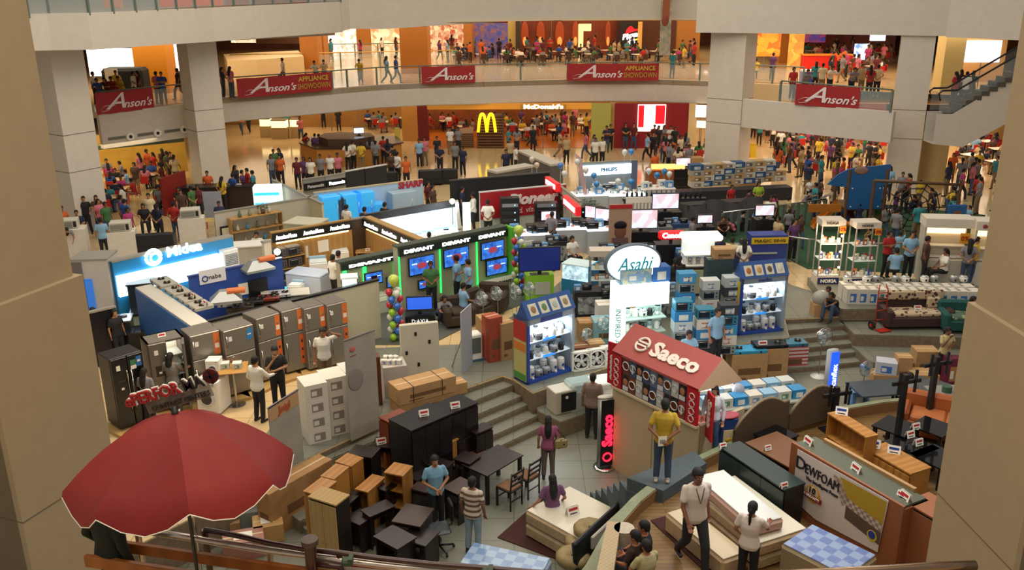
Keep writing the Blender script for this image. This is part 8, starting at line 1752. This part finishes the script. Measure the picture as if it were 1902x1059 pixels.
for (x,z_) in ((.25,1.3),(.6,1.05),(-.0,.8),(.3,.45)): b = B(); b.box(x,-.01,z_,.06,.02,.10,BLK); b.obj('hinge', t_)
for (x1,x2,y1,y2,top,lb,tx) in ((652,706,820,795,635,'tall pale standing banner with a red emblem','' ),(513,566,912,872,760,'tan topped standing banner seen from behind','')):
 a,L_,rz = line((x1,y1),(x2,y2),0 if x1>600 else -.3); h = hz(a,top); t_ = thing('standing_banner',lb,'banner',a,rz); b = B(); b.box(L_/2,0,0,L_,.02,h,m('#a09a8e',.6,noise=.12,scale=2)); b.obj('cloth', t_); b = B(); b.tube([(L_/2,.05,0),(L_/2,.05,h)],.012,GRY,5); b.box(L_/2,0,h,L_+.02,.04,.03,CHR); b.obj('pole', t_); b = B()
 if x1>600: b.ball(L_*.24,-.015,h*.9,.08,.01,.07,m('#b8605a',.5),10,6); b.box(L_*.25,-.013,h*.83,.18,.005,.03,m('#8a5a58',.5)); b.ball(L_*.28,-.015,h*.6,.22,.01,.28,m('#857f78',.6),12,8)
 else: b.box(L_/2,-.012,h*.84,L_*.98,.01,h*.15,m('#b8926a',.6)); b.text('Jetgi',L_/2,-.022,h*.915,.22,m('#a85a38',.5),bold=.01)
 b.obj('print', t_)
# storage boxes under the umbrella
for (x,y,w,d_,h,c,lb) in ((455,985,.62,.5,.45,'#7c8684','grey plastic storage box with white label'),(425,1000,.5,.4,.35,'#a08058','tan box with white label beside storage box'),(400,985,.6,.45,.3,'#c0bca8','white lidded box under the umbrella'),(330,1010,.7,.5,.4,'#8a9a58','green printed box under the umbrella'),(290,1035,.9,.5,.5,'#8a8478','grey wrapped goods under the umbrella'),(500,1005,.6,.5,.4,'#b8925c','low carton near the post cap'),(455,1035,.8,.5,.4,'#9a6a5c','pink brown bundle below the rail'),(300,1040,.5,.4,.3,'#a8b8c8','pale blue box between bench slats'),(420,950,1.2,.5,.35,'#b08f5c','flat carton under the umbrella edge')):
 t_ = cart(x,y-8,SZ,w,d_,h,.3,m(c,.5),lb,prt=None); b = B(); b.box(0,0,h+.003,w*.45,d_*.5,.004,PAPER); b.obj('label_sheet', t_)
# people at the refrigerators
person(485,782,0,150,'white','dark','reach',1.68,sleeve='long',label='person in white long-sleeved shirt at round tan table'); person(446,730,0,-40,'light blue','dark','lean',1.66,label='person in light blue polo leaning over the round tan table'); hero('person in black tee with waist bag, hand on chin',G(521,762),15,'#17171a','#18181c','chin',1.7,skin='#a87a5a',fullvox=.012); hero('person in white tee and khaki shorts shading his brow',G(607,722),10,'#cfccc4','#6a5438','headhand',1.68,bottom='short',skin='#8a5c40',fullvox=.012)
hero('person in grey top reaching into the open refrigerator',G(330,768),170,'#7c7872','#4a4644','reach',1.6,hair='mid',fem=1,skin='#a07050',fullvox=.012); person(282,792,0,170,'grey','dark','stand',1.5,hair='long',label='person beside the one reaching into the open refrigerator'); person(187,668,0,60,'black','dark','stand',1.55,hair='long',label='person with reddish hair behind the black refrigerator'); person(226,672,0,60,'black','dark','stand',1.55,hair='short',label='person in black close behind the black refrigerator')
t_ = ptable(.7,m('#b08444',.4),1.0); _hz(t_,440,752,0,.2); t_['label']='high round tan table with blue white boxes'
for k in range(2): use('cbwhite',lambda: boxed(.36,.34,.24,m('#c8ccc8',.5),m('#2a60a8',.5)),G(440,752)+V(-.18+.3*k,0,1.003),.2,'white blue box on the high tan table',None,.6)
w_ = washer(); _hz(w_,400,760,0,-.2); w_['label']='white front loading washer behind the umbrella'; b = washer(); b.scale=(.55,.55,.45); b.location=G(405,757)+V(0,.1,.88); b['label']='small white appliance on top of the washer'
hero('person in light blue polo reading a paper among the desks',G(812,980,SZ),20,'#6f9ab4','#15161c','front',1.70,skin='#a07454',fullvox=.012)
hero('person in striped shirt and pale jeans near the dining table',G(880,1025,SZ),160,'#a08c80','#8496a4','stand',1.70,skin='#7a5038',shirt_m=m('#c4b8a8',.8,kind='stripes',scale=9,h2='#6a4a3c'))
# beds, rug and bolsters in the court
MT = m('#cfc8b4',.25,bump=.3,scale=3,coat=.7); MS = m('#b39a78',.5,noise=.2,scale=6)
def bed(label,FL,FR,BL,zt,zb,layers=2,top=None,side=None):
 a,L_,rz,d,h = bt(FL,FR,BL,zt,zb); t_ = thing('bed',label,'bed',a,rz);
 for k in range(layers): z_ = h*k/layers; b = B(); b.box(L_/2,d/2,z_,L_,d,h/layers-.01,side or MS,c=.05); b.obj('mattress' if k==layers-1 else 'bed_base', t_)
 b = B(); b.box(L_/2,d/2,h-.012,L_-.07,d-.07,.02,top or MT,c=.008); b.obj('plastic_cover', t_); return t_,a,L_,rz,d,h
a,L_,rz,d,h = bt((937,990),(1062,1036),(985,962),SZ+.02,SZ); b = B(); b.box(L_/2,.35,0,L_*1.05,1.1,.02,m('#3a1512',.9)); tag(b.obj('rug',loc=a,rz=rz),'dark red rug under the cream bed in the court','rug')
bed('cream plastic wrapped double bed with a woman sitting on it',(974,948),(1074,1003),(1054.5,900),-.28,SZ+.02)
price(1063,955,-.27,.5,2.2,'on the cream bed in the court')
t_,a,L_,rz,d,h = bed('blue checkered mattress beside the near rail',(850,1047),(1003,1080),(886,1007),-.3,SZ,1,m('#5f7fae',.3,kind='check',scale=5.2,h2='#8ea6c2',coat=.6),m('#8a9ab0',.5))
def bolster():
 r = thing('cushion','tan pleated round floor cushion','cushion'); mt = m('#8f7c52',.6,noise=.2,scale=10); b = B(); n=20
 prof=[(.02,.12),(.12,.17),(.2,.17),(.25,.13),(.26,.08),(.22,.0)]; vs=[]
 for (rr,z_) in prof: vs += [((rr+.012*(k%2))*math.cos(2*PI*k/n),(rr+.012*(k%2))*math.sin(2*PI*k/n),z_) for k in range(n)]
 b.add(vs,[(a_*n+k,(a_+1)*n+k,(a_+1)*n+(k+1)%n,a_*n+(k+1)%n) for a_ in range(5) for k in range(n)],mt,True); b.obj('cover', r); b = B(); b.ball(0,0,.125,.03,.03,.012,BLK,8,5); b.obj('button', r); return r
for (x,y,z,lb) in ((1096,992,-.3,'topmost'),(1080,1015,-.5,'middle'),(1064,1044,-.5,'nearest')): use('bol',bolster,G(x,y,z),0,'tan pleated round cushion by the parapet, '+lb+' of three',None,1.25)
cart(0,0,0,.8,.8,.42,.3,CARD2,'carton under the topmost round cushion',loc=G(1096,992,-.3)+V(0,0,-.43),prt=None)
hero('person in purple top sitting on the court bed, back to camera',G(1026,938,-.28)+V(0,0,-.56),190,'#6a4468','#15151c','sitarm',1.62,hair='long',fem=1,skin='#9a6c50')
hero('person in pink top with patterned bag standing by the bed',G(1018,888,SZ),175,'#8c4a68','#5c5048','stand',1.58,hair='long',fem=1,skin='#9a6c50',fullvox=.012)
t_ = thing('handbag','patterned shoulder bag hanging beside the pink top','bag',G(1018,888,SZ)+V(.28,-.08,.82),.2); b = B(); b.box(0,0,0,.3,.12,.22,m('#8a7a50',.6,kind='flowers',scale=18,h2='#2c221c'),c=.03); b.obj('body', t_); b = B(); b.tube([(-.12,0,.2),(-.12,.05,.5),(.12,0,.2)],.012,BLK,5); b.obj('strap', t_)

# ================================================================ THE TIMBER PLATFORM
t_,a,L_,rz,d,h = bed('cream double bed base under the white mattress',(1280,905),(1412,1012),(1345,866),1.12,PZ,2);
t_,a,L_,rz,d,h = bed('white plastic wrapped mattress on the platform bed',(1288,884),(1397,979),(1337,864),1.36,1.13,1,m('#c4c6c4',.15,bump=.25,scale=3,coat=.9),m('#b08c80',.5))
bed('low cream mattress in front of the platform bed',(1234,952),(1343,1043),(1262,925),.98,PZ,1,m('#b8a684',.3,coat=.5))
a,L_,rz,d,h = bt((1213,965),(1330,1075),(1250,940),PZ+.02,PZ); b = B(); b.box(L_/2,.3,0,L_,.7,.02,m('#3a1512',.9)); tag(b.obj('rug',loc=a,rz=rz),'dark red rug along the platform bed','rug')
area('platform_spot',(5.5,15,6.5),1.5,1.5,160,(.95,.97,1))
furn('cab','long black cabinet row behind the platform bed',(1338,830),(1457.5,909),(1368,816),1.45,PZ,mt=BLK,mt2=m('#20302e',.35),n=3)
for (x,y) in ((1342,829),(1407,817),(1456,903),(1428,806)): price(x,y,1.46,.4,1.2,'on the black cabinets')
furn('shelf','brown open bed frame behind the black cabinets',(1385,822),(1470,870),(1440,800),1.1,PZ,mt=m('#6a4428',.5),n=1)
# foam shop panel
a = G(1458,941,PZ); h = hz(a,822); b_ = G(1678.5,943,PZ+h); rz=math.atan2(b_.y-a.y,b_.x-a.x); L_=V(b_.x-a.x,b_.y-a.y,0).length
t_ = thing('display_counter','brown display counter carrying the white DEWFOAM banner','counter',a,rz); BRW = m('#8a5230',.6)
b = B(); b.box(L_/2,.30,0,L_,.6,h-.05,BRW); b.obj('body', t_); b = B(); b.box(L_/2,.30,h-.05,L_-.06,.52,.04,m('#4a4e3e',.5)); b.obj('top', t_); b = B(); b.box(L_/2,.57,h-.02,L_*.8,.07,.07,m('#a07c50',.5)); b.box(L_/2,.02,h-.05,L_,.04,.06,BRW); b.obj('rim', t_)
u1,z1 = hit(a,rz,1482,834,.02); u2,z2 = hit(a,rz,1651,930,.02); u3,z3 = hit(a,rz,1471,925,.02); u4,z4 = hit(a,rz,1630,1026,.02)
t_ = thing('banner','white and yellow banner lettered DEWFOAM with a mattress picture','banner',on(a,rz,0,.02),rz); b = B(); b.plate([(u3,z3),(u3+(u4-u3)*.3,z3-.12),(u4,z4),(u2,z2),(u1,z1)],-.006,0,m('#cfc4c0',.6)); b.obj('cloth', t_)
wB=u4-u1; mz=(z1+z3)/2; b = B(); b.add([(u1+wB*.52,-.01,z1-.05),(u2-.02,-.01,z2-.04),(u2-.05,-.01,mz-.05),(u1+wB*.66,-.01,mz+.05)],[(3,2,1,0)],m('#a88a1c',.6)); b.add([(u1+wB*.60,-.014,mz+.16),(u2-.04,-.014,mz+.06),(u2-.05,-.014,mz-.10),(u1+wB*.62,-.014,mz)],[(3,2,1,0)],m('#c8bcb0',.6,kind='check',scale=16,h2='#8a7468')); b.add([(u1+wB*.62,-.014,mz),(u2-.05,-.014,mz-.10),(u2-.06,-.014,mz-.34),(u1+wB*.62,-.014,mz-.24)],[(3,2,1,0)],m('#5a4640',.6)); b.add([(u1+wB*.44,-.014,z1-.08),(u1+wB*.52,-.014,z1-.08),(u1+wB*.64,-.014,mz+.12),(u1+wB*.58,-.014,mz-.05)],[(3,2,1,0)],m('#b8a898',.6,kind='check',scale=16,h2='#8a7a6c')); b.obj('mattress_picture', t_)
b = B(); b.text('D',u1+.12,-.02,z1-.24,.34,m('#1c1420',.5)); b.text('EWFOAM',u1+.20+wB*.22,-.02,z1-.27,.26,m('#1c1420',.5),width=wB*.40); b.text('The Intelligent Foam',u1+.1+wB*.28,-.02,z1-.44,.09,m('#3a3438',.5)); b.obj('lettering', t_)
b = B(); b.cyl(u1+wB*.24,-.02,z3+.34,.17,.01,m('#c89a38',.5),20,axis='Y'); b.cyl(u1+wB*.24,-.03,z3+.37,.12,.01,m('#d8c8b0',.5),20,axis='Y'); b.box(u1+wB*.24,-.045,z3+.25,.46,.01,.09,m('#8a2018',.5)); b.text('10',u1+wB*.24,-.05,z3+.42,.17,BLK); b.text('WARRANTY',u1+wB*.24,-.055,z3+.30,.07,WHT); b.cyl(u4-.14,-.02,z4+.24,.10,.01,m('#c8b028',.5),16,axis='Y'); b.cyl(u4-.14,-.03,z4+.26,.07,.01,NAVY,16,axis='Y'); b.obj('emblem', t_)
for (u,s_) in ((.18,1.8),(L_*.52,1.8),(L_*.93,1.8),(L_*.90,1.4)): price_at(on(a,rz,u,-.25,h),rz-.2,s_,'on the foam display counter')
furn('cab','dark fabric sided cabinet beside the right pillar',(1681,931),(1743,967),(1723,913),PZ+h-.05,PZ,mt=m('#241c20',.8),mt2=BRW,n=1)
t_,a,L_,rz,d,h = bed('blue checkered mattress leaning by the right rail',(1449,1010),(1575,1075),(1532,983),1.25,PZ,1,m('#4f64a0',.3,kind='check',scale=5.6,h2='#8496b8',coat=.6),m('#8c7c5c',.5))
# wooden television units
furn('shelf','wooden open television unit with four compartments',(1538,767),(1609,812),(1556,761),1.65,PZ,mt=OK_,n=2); furn('cab','low wooden sideboard with three doors',(1608,833),(1691,880),(1638,818),1.25,PZ,mt=OK_,n=3)
for (x,y,z) in ((1563,768,1.66),(1570,840,1.3),(1660,840,1.26),(1627,797,1.66)): price(x,y,z,-.4,1.9,'on the wooden television units',False)
for (x1,y1,x2,y2,top,lb) in ((1364,833,1462,800,748,'curved grey brown headboard left of the two'),(1466,800,1556,774,722,'curved grey brown headboard right of the two')):
 a,L_,rz = line((x1,y1),(x2,y2),.75); h = hz(a,top+22)
 pts=[(0,0),(L_,0),(L_,h*.9)]+[(L_-L_*k/10, h*.75+.32*math.sin(PI*min(1,(k)/9))) for k in range(1,10)]+[(0,h*.5)]; t_ = thing('headboard',lb,'headboard',a,rz); b = B(); b.plate(pts,0,.07,m('#4c3c2c',.6)); b.obj('panel', t_)
 b = B(); b.tube([(p[0],.035,p[1]) for p in pts[2:]],.035,m('#7a6a50',.5),6); b.obj('rim', t_)
for i,(p1,p2,p3,z,lb) in enumerate((((1640,820),(1700,850),(1672,798),1.1,'glossy black low table behind the sideboard'),((1690,842),(1750,872),(1725,820),1.1,'glossy black low table near the right pillar'),((1690,790),(1750,812),(1718,772),1.15,'glossy black long table at the back of platform'),((1620,790),(1680,812),(1650,770),1.15,'glossy black square table near the mats'),((1400,806),(1440,826),(1450,792),1.0,'black low table behind the bed frame'))): furn('table',lb,p1,p2,p3,z,PZ,mt=BLK,mt2=m('#101012',.06))
for (x,y,z) in ((1700,795,1.16),(1690,808,1.16),(1705,826,1.12)): price(x,y,z,.4,1.6,'on the glossy black tables')
for i,(x,y,h) in enumerate(((1666,815,1.75),(1720,800,2.0),(1545,800,1.3))):
 t_ = thing('television_mount','black post mount with arms, '+['left of the glossy tables','beside the glossy tables, tallest','beside the wooden unit'][i],'mount',G(x,y,PZ),.3); b = B(); b.box(0,0,0,.45,.35,.04,BLK); b.obj('base', t_); b = B(); b.box(0,0,.04,.10,.10,h-.3,BLK); b.obj('post', t_); b = B(); b.box(0,-.05,h-.45,.7,.05,.08,BLK);
 for s_ in (-.2,.2): b.box(s_,-.08,h-.65,.05,.04,.5,BLK)
 b.obj('arms', t_)
s_ = sofa(1.8,m('#9a5020',.7),m('#a86030',.7)); _hz(s_,1752,812,PZ,-.5); s_['label']='orange brown sofa with cushions beside right pillar'
t_ = standbox(1775,790,1.2,.7,.8,'white edged table with a green pot behind orange sofa',m('#8a8a80',.5),'display_table',SZ); b = B(); b.cyl(-.2,.3,.8,.12,.16,m('#3a5a48',.4),14); b.obj('pot', t_)
# mattress on edge and leaning board by the parapet
q = [G(x,y,1.35) for x,y in ((1105,1075),(1128,968),(1153,970),(1138,1075))]; b = B(); slab(b,[p[:2] for p in q],.86,1.35,m('#b09c78',.5,kind='check',scale=22,h2='#a08c6c')); o_=b.obj('mattress'); tag(o_,'narrow quilted mattress standing on the parapet','mattress'); price(1131,988,1.36,.2,1.8,'on the quilted mattress')
t_ = thing('leaning_board','black and white wrapped headboard leaning on the parapet','headboard',G(1120,985,-.1),.95); b = B(); b.box(0,0,-.75,1.9,.10,.95,BLK,rx=-.1,c=.03); b.box(.15,-.07,-.1,1.4,.06,.28,m('#a8a294',.4),c=.02); b.obj('board', t_)
t_ = thing('rolled_mattress','plastic wrapped rolled mattress by the seated women','mattress',G(1157,1052,PZ)); b = B(); b.cyl(0,0,0,.17,.75,m('#b4a894',.25,noise=.2,scale=8),18); b.obj('roll', t_); b = B(); b.torus(0,0,.4,.172,.008,CHR,18,axis='Z'); b.obj('band', t_)
# people on the platform
def foot(px, yh, h, z):
 lo, hi = yh, yh+700
 for _ in range(40):
  mid=(lo+hi)/2
  if hz(G(px,mid,z),yh) < h: lo=mid
  else: hi=mid
 return G(px,lo,z)
hero('person in yellow tee and jeans, hands behind, on the carpeted stair',G(1229,893,.87),170,'#b0942c','#33455c','back',1.72,skin='#8a5c40',shoes='#b8b0a0')
t_ = thing('leaflet','white leaflet held behind the yellow tee','leaflet',G(1229,893,.87)+V(-.06,-.22,.86),.1); b = B(); b.box(0,0,0,.16,.004,.20,PAPER); b.obj('sheet', t_); b = B(); b.box(0,-.004,.05,.1,.003,.08,GRY); b.obj('print', t_)
hero('person in white short-sleeved shirt walking on the platform',G(1285,1056,PZ),12,'#cfc6bc','#24242a','walk',1.90,skin='#7a4c36')
b = B(); hp = G(1285,1056,PZ); b.tube([(-.07,-.13,1.60),(-.03,-.165,1.45),(0,-.17,1.34),(.03,-.165,1.45),(.07,-.13,1.60)],.008,m('#5a1a1a',.6),5); o_=b.obj('lanyard',loc=hp,rz=R(12)); tag(o_,'dark red lanyard round the walking salesman\'s neck','lanyard')
hero('ponytailed person in white polo beside the platform bed',foot(1385,932,1.6,PZ),150,'#d0c4bc','#0e0e12','reach',1.6,hair='tail',fem=1,skin='#8f6044')
for (x,y,h,f,s_,p_,ps,hr,lb) in ((1176,985,1.25,-120,'#2c1c16','#1c1c20','sit','tail','person in dark brown top seated at platform edge'),(1192,962,1.3,-110,'#1a1a1e','#22304a','sit','short','person in black behind the brown-topped one'),(1196,1008,1.2,-150,'#a8a078','#22304a','sit','short','person in cream top seated nearest the camera')):
 hero(lb,foot(x,y,h,PZ),f,s_,p_,ps,1.6,hair=hr,fem=1,skin='#9a6248',fullvox=.012)

# ================================================================ THE NEAR GALLERY RAIL, UMBRELLA AND BENCH
UR = m('#7e1616',.75,noise=.08,scale=6); UR2 = m('#871f1a',.75,noise=.06,scale=6)
apex = A(325,768,7.0); pz_ = apex.z; r = thing('parasol','large red parasol with scalloped valance','parasol',V(apex.x,apex.y,4.0)); h0 = pz_-4.0
b = B(); b.tube([(0,0,0),(0,0,h0)],.018,BLK,8); b.obj('pole', r)
RR = .93; H1=.50; tilt = Matrix.Translation((0,0,h0)) @ Matrix.Rotation(R(-9),4,'X') @ Matrix.Rotation(R(-3),4,'Y')
for k in range(8):
 b = B(); vs=[]; n=8; a0,a1 = 2*PI*(k+.5)/8, 2*PI*(k+1.5)/8
 for i in range(n+1):
  t = i/n; rr = RR*t; zz = -H1*(t**1.9)
  for j in range(5):
   s_ = j/4; p = V(math.cos(a0),math.sin(a0),0).lerp(V(math.cos(a1),math.sin(a1),0),s_)*rr; vs.append((p.x,p.y,zz-.05*t*math.sin(PI*s_)))
 fs=[(i*5+j,(i+1)*5+j,(i+1)*5+j+1,i*5+j+1) for i in range(n) for j in range(4)]
 o=len(vs)
 for j in range(5):
  p = V(*vs[n*5+j]); s_=j/4; vs.append((p.x*1.01,p.y*1.01,p.z-.05-.11*math.sin(PI*s_)))
 fs += [(n*5+j,o+j,o+j+1,n*5+j+1) for j in range(4)]
 b.add(vs,fs,UR if k%2 else UR2,True,tilt); pn_=b.obj('canopy_panel', r)
 b = B(); b.tube([tilt @ V(*vs[o+j]) for j in range(5)],.005,PAPER,4); b.obj('white_piping', pn_)
 b = B(); b.tube([tilt @ V(0,0,-.03), tilt @ V(math.cos(a0)*RR*.98,math.sin(a0)*RR*.98,-H1+.0)],.006,CHR,4); b.obj('rib', r)
b = B(); b.lathe(0,0,h0,[(.03,-.02),(.03,.02),(.018,.025),(.018,.06)],BLK,10); b.obj('finial', r)
# acrylic name board behind the parasol
a = A(240,764,7.35); c_ = A(408,716,7.35); L_=(c_-a).length; r = thing('acrylic_sign','clear acrylic sign lettered ePERFORMAX CONTACT CENTERS above the parasol','sign',a); an = -math.atan2(c_.z-a.z,c_.x-a.x); M_=Matrix.Rotation(an,4,'Y')
b = B(); b.box(L_*.54,.01,-.08,L_*.72,.01,.18,m('#8c8474',.3,alpha=.55),M=M_); b.obj('plate', r)
b = B();
for (dp,mt,bo) in ((.012,PAPER,.008),(0,m('#a81c1c',.5),.002)): b.text('ePERFOR',L_*.31,-.005-(.02 if dp==0 else 0),.09,.15,mt,bold=bo,width=L_*.60,M=M_); b.text('MA',L_*.76,-.005-(.02 if dp==0 else 0),.09,.15,mt if dp else m('#201c1c',.5),bold=bo,width=L_*.22,M=M_)
b.cyl(L_*.96,-.02,.11,.07,.02,m('#5a1614',.5),20,axis='Y',M=M_); b.box(L_*.96,-.03,.04,.016,.01,.13,BLK,M=M_); b.box(L_*.96,-.03,.10,.13,.01,.02,BLK,M=M_); b.text('CONTACT CENTERS',L_*.56,-.01,-.035,.066,m('#3a3430',.5),width=L_*.64,M=M_); b.obj('lettering', r)
b = B(); b.tube([(L_*.5,.03,0),(L_*.5,.03,4-a.z)],.012,CHR,5); b.obj('post', r)
# rails
TB = m('#3a1c18',.3,metal=.2,coat=.4); SVR = m('#c8bcb0',.22,metal=.7)
def rail(name,label,pts,z,rad,mt,posts=()):
 q=[G(x,y,z) for x,y in pts]; r = thing(name,label,'railing',q[0]); b = B(); b.tube([p-q[0] for p in q],rad,mt,12); b.obj('rail', r)
 for i in posts: b = B(); b.cyl(*(q[i]-q[0]+V(0,0,-(z-4))),.03,z-4,mt,10); b.obj('post', r)
 return r
rail('handrail','brown painted handrail curving along the near gallery',[(380,984),(450,997),(500,1009),(563,1020),(630,1027),(710,1038),(800,1048),(895,1055),(1000,1064),(1200,1068)],5.12,.026,TB,(0,4,8))
rail('handrail','polished steel handrail below the parasol',[(255,985),(340,997),(430,1012),(500,1023),(570,1032),(640,1042),(740,1053),(850,1062)],5.05,.034,SVR,(0,3,6))
rail('handrail','polished brown steel rail at the lower right',[(1450,1068),(1560,1063),(1640,1059),(1730,1053),(1812,1050)],5.12,.042,m('#8a7460',.2,metal=.9),(1,3))
p = G(575,1003,5.30); t_ = thing('rail_post','round capped brown rail post','post',V(p.x,p.y,4.0)); b = B(); b.cyl(0,0,0,.055,1.26,TB,16); b.obj('shaft', t_); b = B(); b.cyl(0,0,1.26,.075,.05,m('#4a3630',.5),20); b.obj('cap', t_); b = B(); b.tube([(.05,0,1.05),(.25,.0,1.02),(.30,-.05,.9)],.03,TB,8); b.obj('bracket', t_)
for (x,lb) in ((645,'left'),(905,'middle')): p = G(x,1038 if x<700 else 1058,5.16); t_ = thing('rail_clip','green rubber clip on the brown rail, '+lb+' one','clip',p); b = B(); b.box(0,0,-.06,.10,.09,.06,m('#2c4028',.6),c=.015); b.box(.03,0,-.0,.04,.09,.02,m('#2c4028',.6)); b.obj('clip', t_)
a = G(628,1046,5.0); c_ = G(822,1062,5.0); t_ = thing('sign_board','white board with red border lettered TALK YOU on near rail','sign',V(a.x,a.y-.02,4.58),math.atan2(c_.y-a.y,c_.x-a.x)); L_=(c_-a).length; b = B(); b.box(L_/2,0,0,L_,.02,.44,m('#b8201c',.5)); b.box(L_/2,-.008,.02,L_-.05,.015,.395,PAPER); b.obj('board', t_); b = B(); b.text('TALK YOU',L_*.5,-.022,.29,.20,m('#b8201c',.5),bold=.01,width=L_*.86); b.obj('lettering', t_)
WD = m('#9a5a20',.45,kind='wood',scale=1.2,h2='#8a4c18')
t_ = thing('bench','orange varnished wooden slatted bench by the parasol','bench',V(-2.6,5.6,4.0),-.02)
for i,(p1,p2,z,w_) in enumerate((((180,1003),(720,1074),5.0,.11),((148,1034),(700,1110),4.93,.12))):
 a,b2 = G(*p1,z)-V(-2.6,5.6,4.0),G(*p2,z)-V(-2.6,5.6,4.0); d_=(b2-a); b = B(); rz=math.atan2(d_.y,d_.x); b.box(d_.length/2,0,-w_,d_.length,.05,w_,WD,M=Matrix.Translation(a) @ Matrix.Rotation(rz,4,'Z'),c=.006); b.obj('slat', t_)
for x in (.3,1.6): b = B(); b.box(x,.0,0,.06,.06,.85,BLK); b.obj('leg', t_)
hero('person in dark green jacket leaning beside the parasol',V(*A(186,900,7.35)[:2],4.0),150,'#10160f','#0e120e','idle',1.62,sleeve='long',skin='#5a3a28')

# ================================================================ labels: where look-alikes remain, say which one
def _dedupe():
 by = {}
 for o in COL.objects:
  if o.parent is None and 'label' in o: by.setdefault(o['label'], []).append(o)
 W_ = ['leftmost','second from left','third from left','fourth from left','fifth from left','sixth from left','seventh from left','eighth from left','ninth from left','tenth from left','eleventh from left','twelfth from left']
 bpy.context.view_layer.update()
 for lb, os_ in by.items():
  if len(os_) < 2: continue
  if len(os_) > 24:
   for o in os_: o['group'] = o.get('group') or 'identical '+os_[0]['category']+'s '+' '.join(lb.split()[-4:])
   continue
  os_.sort(key=lambda o: PX(o.matrix_world.translation)[0]); n = len(os_)
  for i, o in enumerate(os_):
   j = n-1-i
   if i <= j: w = W_[i] if i < 12 else '%dth from left' % (i+1)
   else: w = W_[j].replace('left','right') if j < 12 else '%dth from right' % (j+1)
   if n == 2: w = 'the left one' if i == 0 else 'the right one'
   w = lb+', '+w
   if len(w.split()) > 16: w = w.replace(' the ',' ')
   if len(w.split()) > 16: w = w.replace(' of ',' ')
   if len(w.split()) > 16: w = w.replace(' from ',' at ').replace(' in high stack behind',' stacked behind')
   o['label'] = ' '.join(w.split()[:16]) if len(w.split()) <= 16 else w.replace(' printed','').replace('toaster ','')
def _far_crowd():                      # past the 300 largest figures the crowd is one object
 hgt = lambda o: 1.6/math.hypot(o.location.y, CH-o.location.z)
 ps = sorted([o for o in PEOPLE if o.name in KEYS], key=hgt, reverse=True); keep = 296-(len(PEOPLE)-len(ps))
 rest = ps[keep:]; b = bmesh.new(); me = D.meshes.new('crowd'); slots = []
 for o in rest:
  s_ = far_mesh(*KEYS[o.name], 1.7); n0 = len(b.faces); v0 = len(b.verts); b.from_mesh(s_); b.faces.ensure_lookup_table(); b.verts.ensure_lookup_table()
  mw = Matrix.LocRotScale(o.location, o.rotation_euler, o.scale)
  for v in b.verts[v0:]: v.co = mw @ v.co
  ix = []
  for sl in o.material_slots:
   if sl.material not in slots: slots.append(sl.material); me.materials.append(sl.material)
   ix.append(slots.index(sl.material))
  for f in b.faces[n0:]: f.material_index = ix[f.material_index]
 b.to_mesh(me); b.free(); c = D.objects.new('crowd', me); COL.objects.link(c)
 tag(c, 'distant crowd of diners and shoppers deep inside both gallery floors', 'crowd', None, 'stuff')
 for o in rest: D.objects.remove(o)
if len(PEOPLE) > 296: _far_crowd()
bpy.context.view_layer.update(); dg = bpy.context.evaluated_depsgraph_get()
for o in COL.objects:                   # price cards settle on what is under them
 if o.name.startswith('price_sign'):
  p = o.location.copy(); hit_ = SC.ray_cast(dg, p+V(0,0,-.012), V(0,0,-1))
  if hit_[0] and .015 < p.z-hit_[1].z < 3: o.location.z = hit_[1].z+.002
_dedupe()
D.scenes.remove(TS)
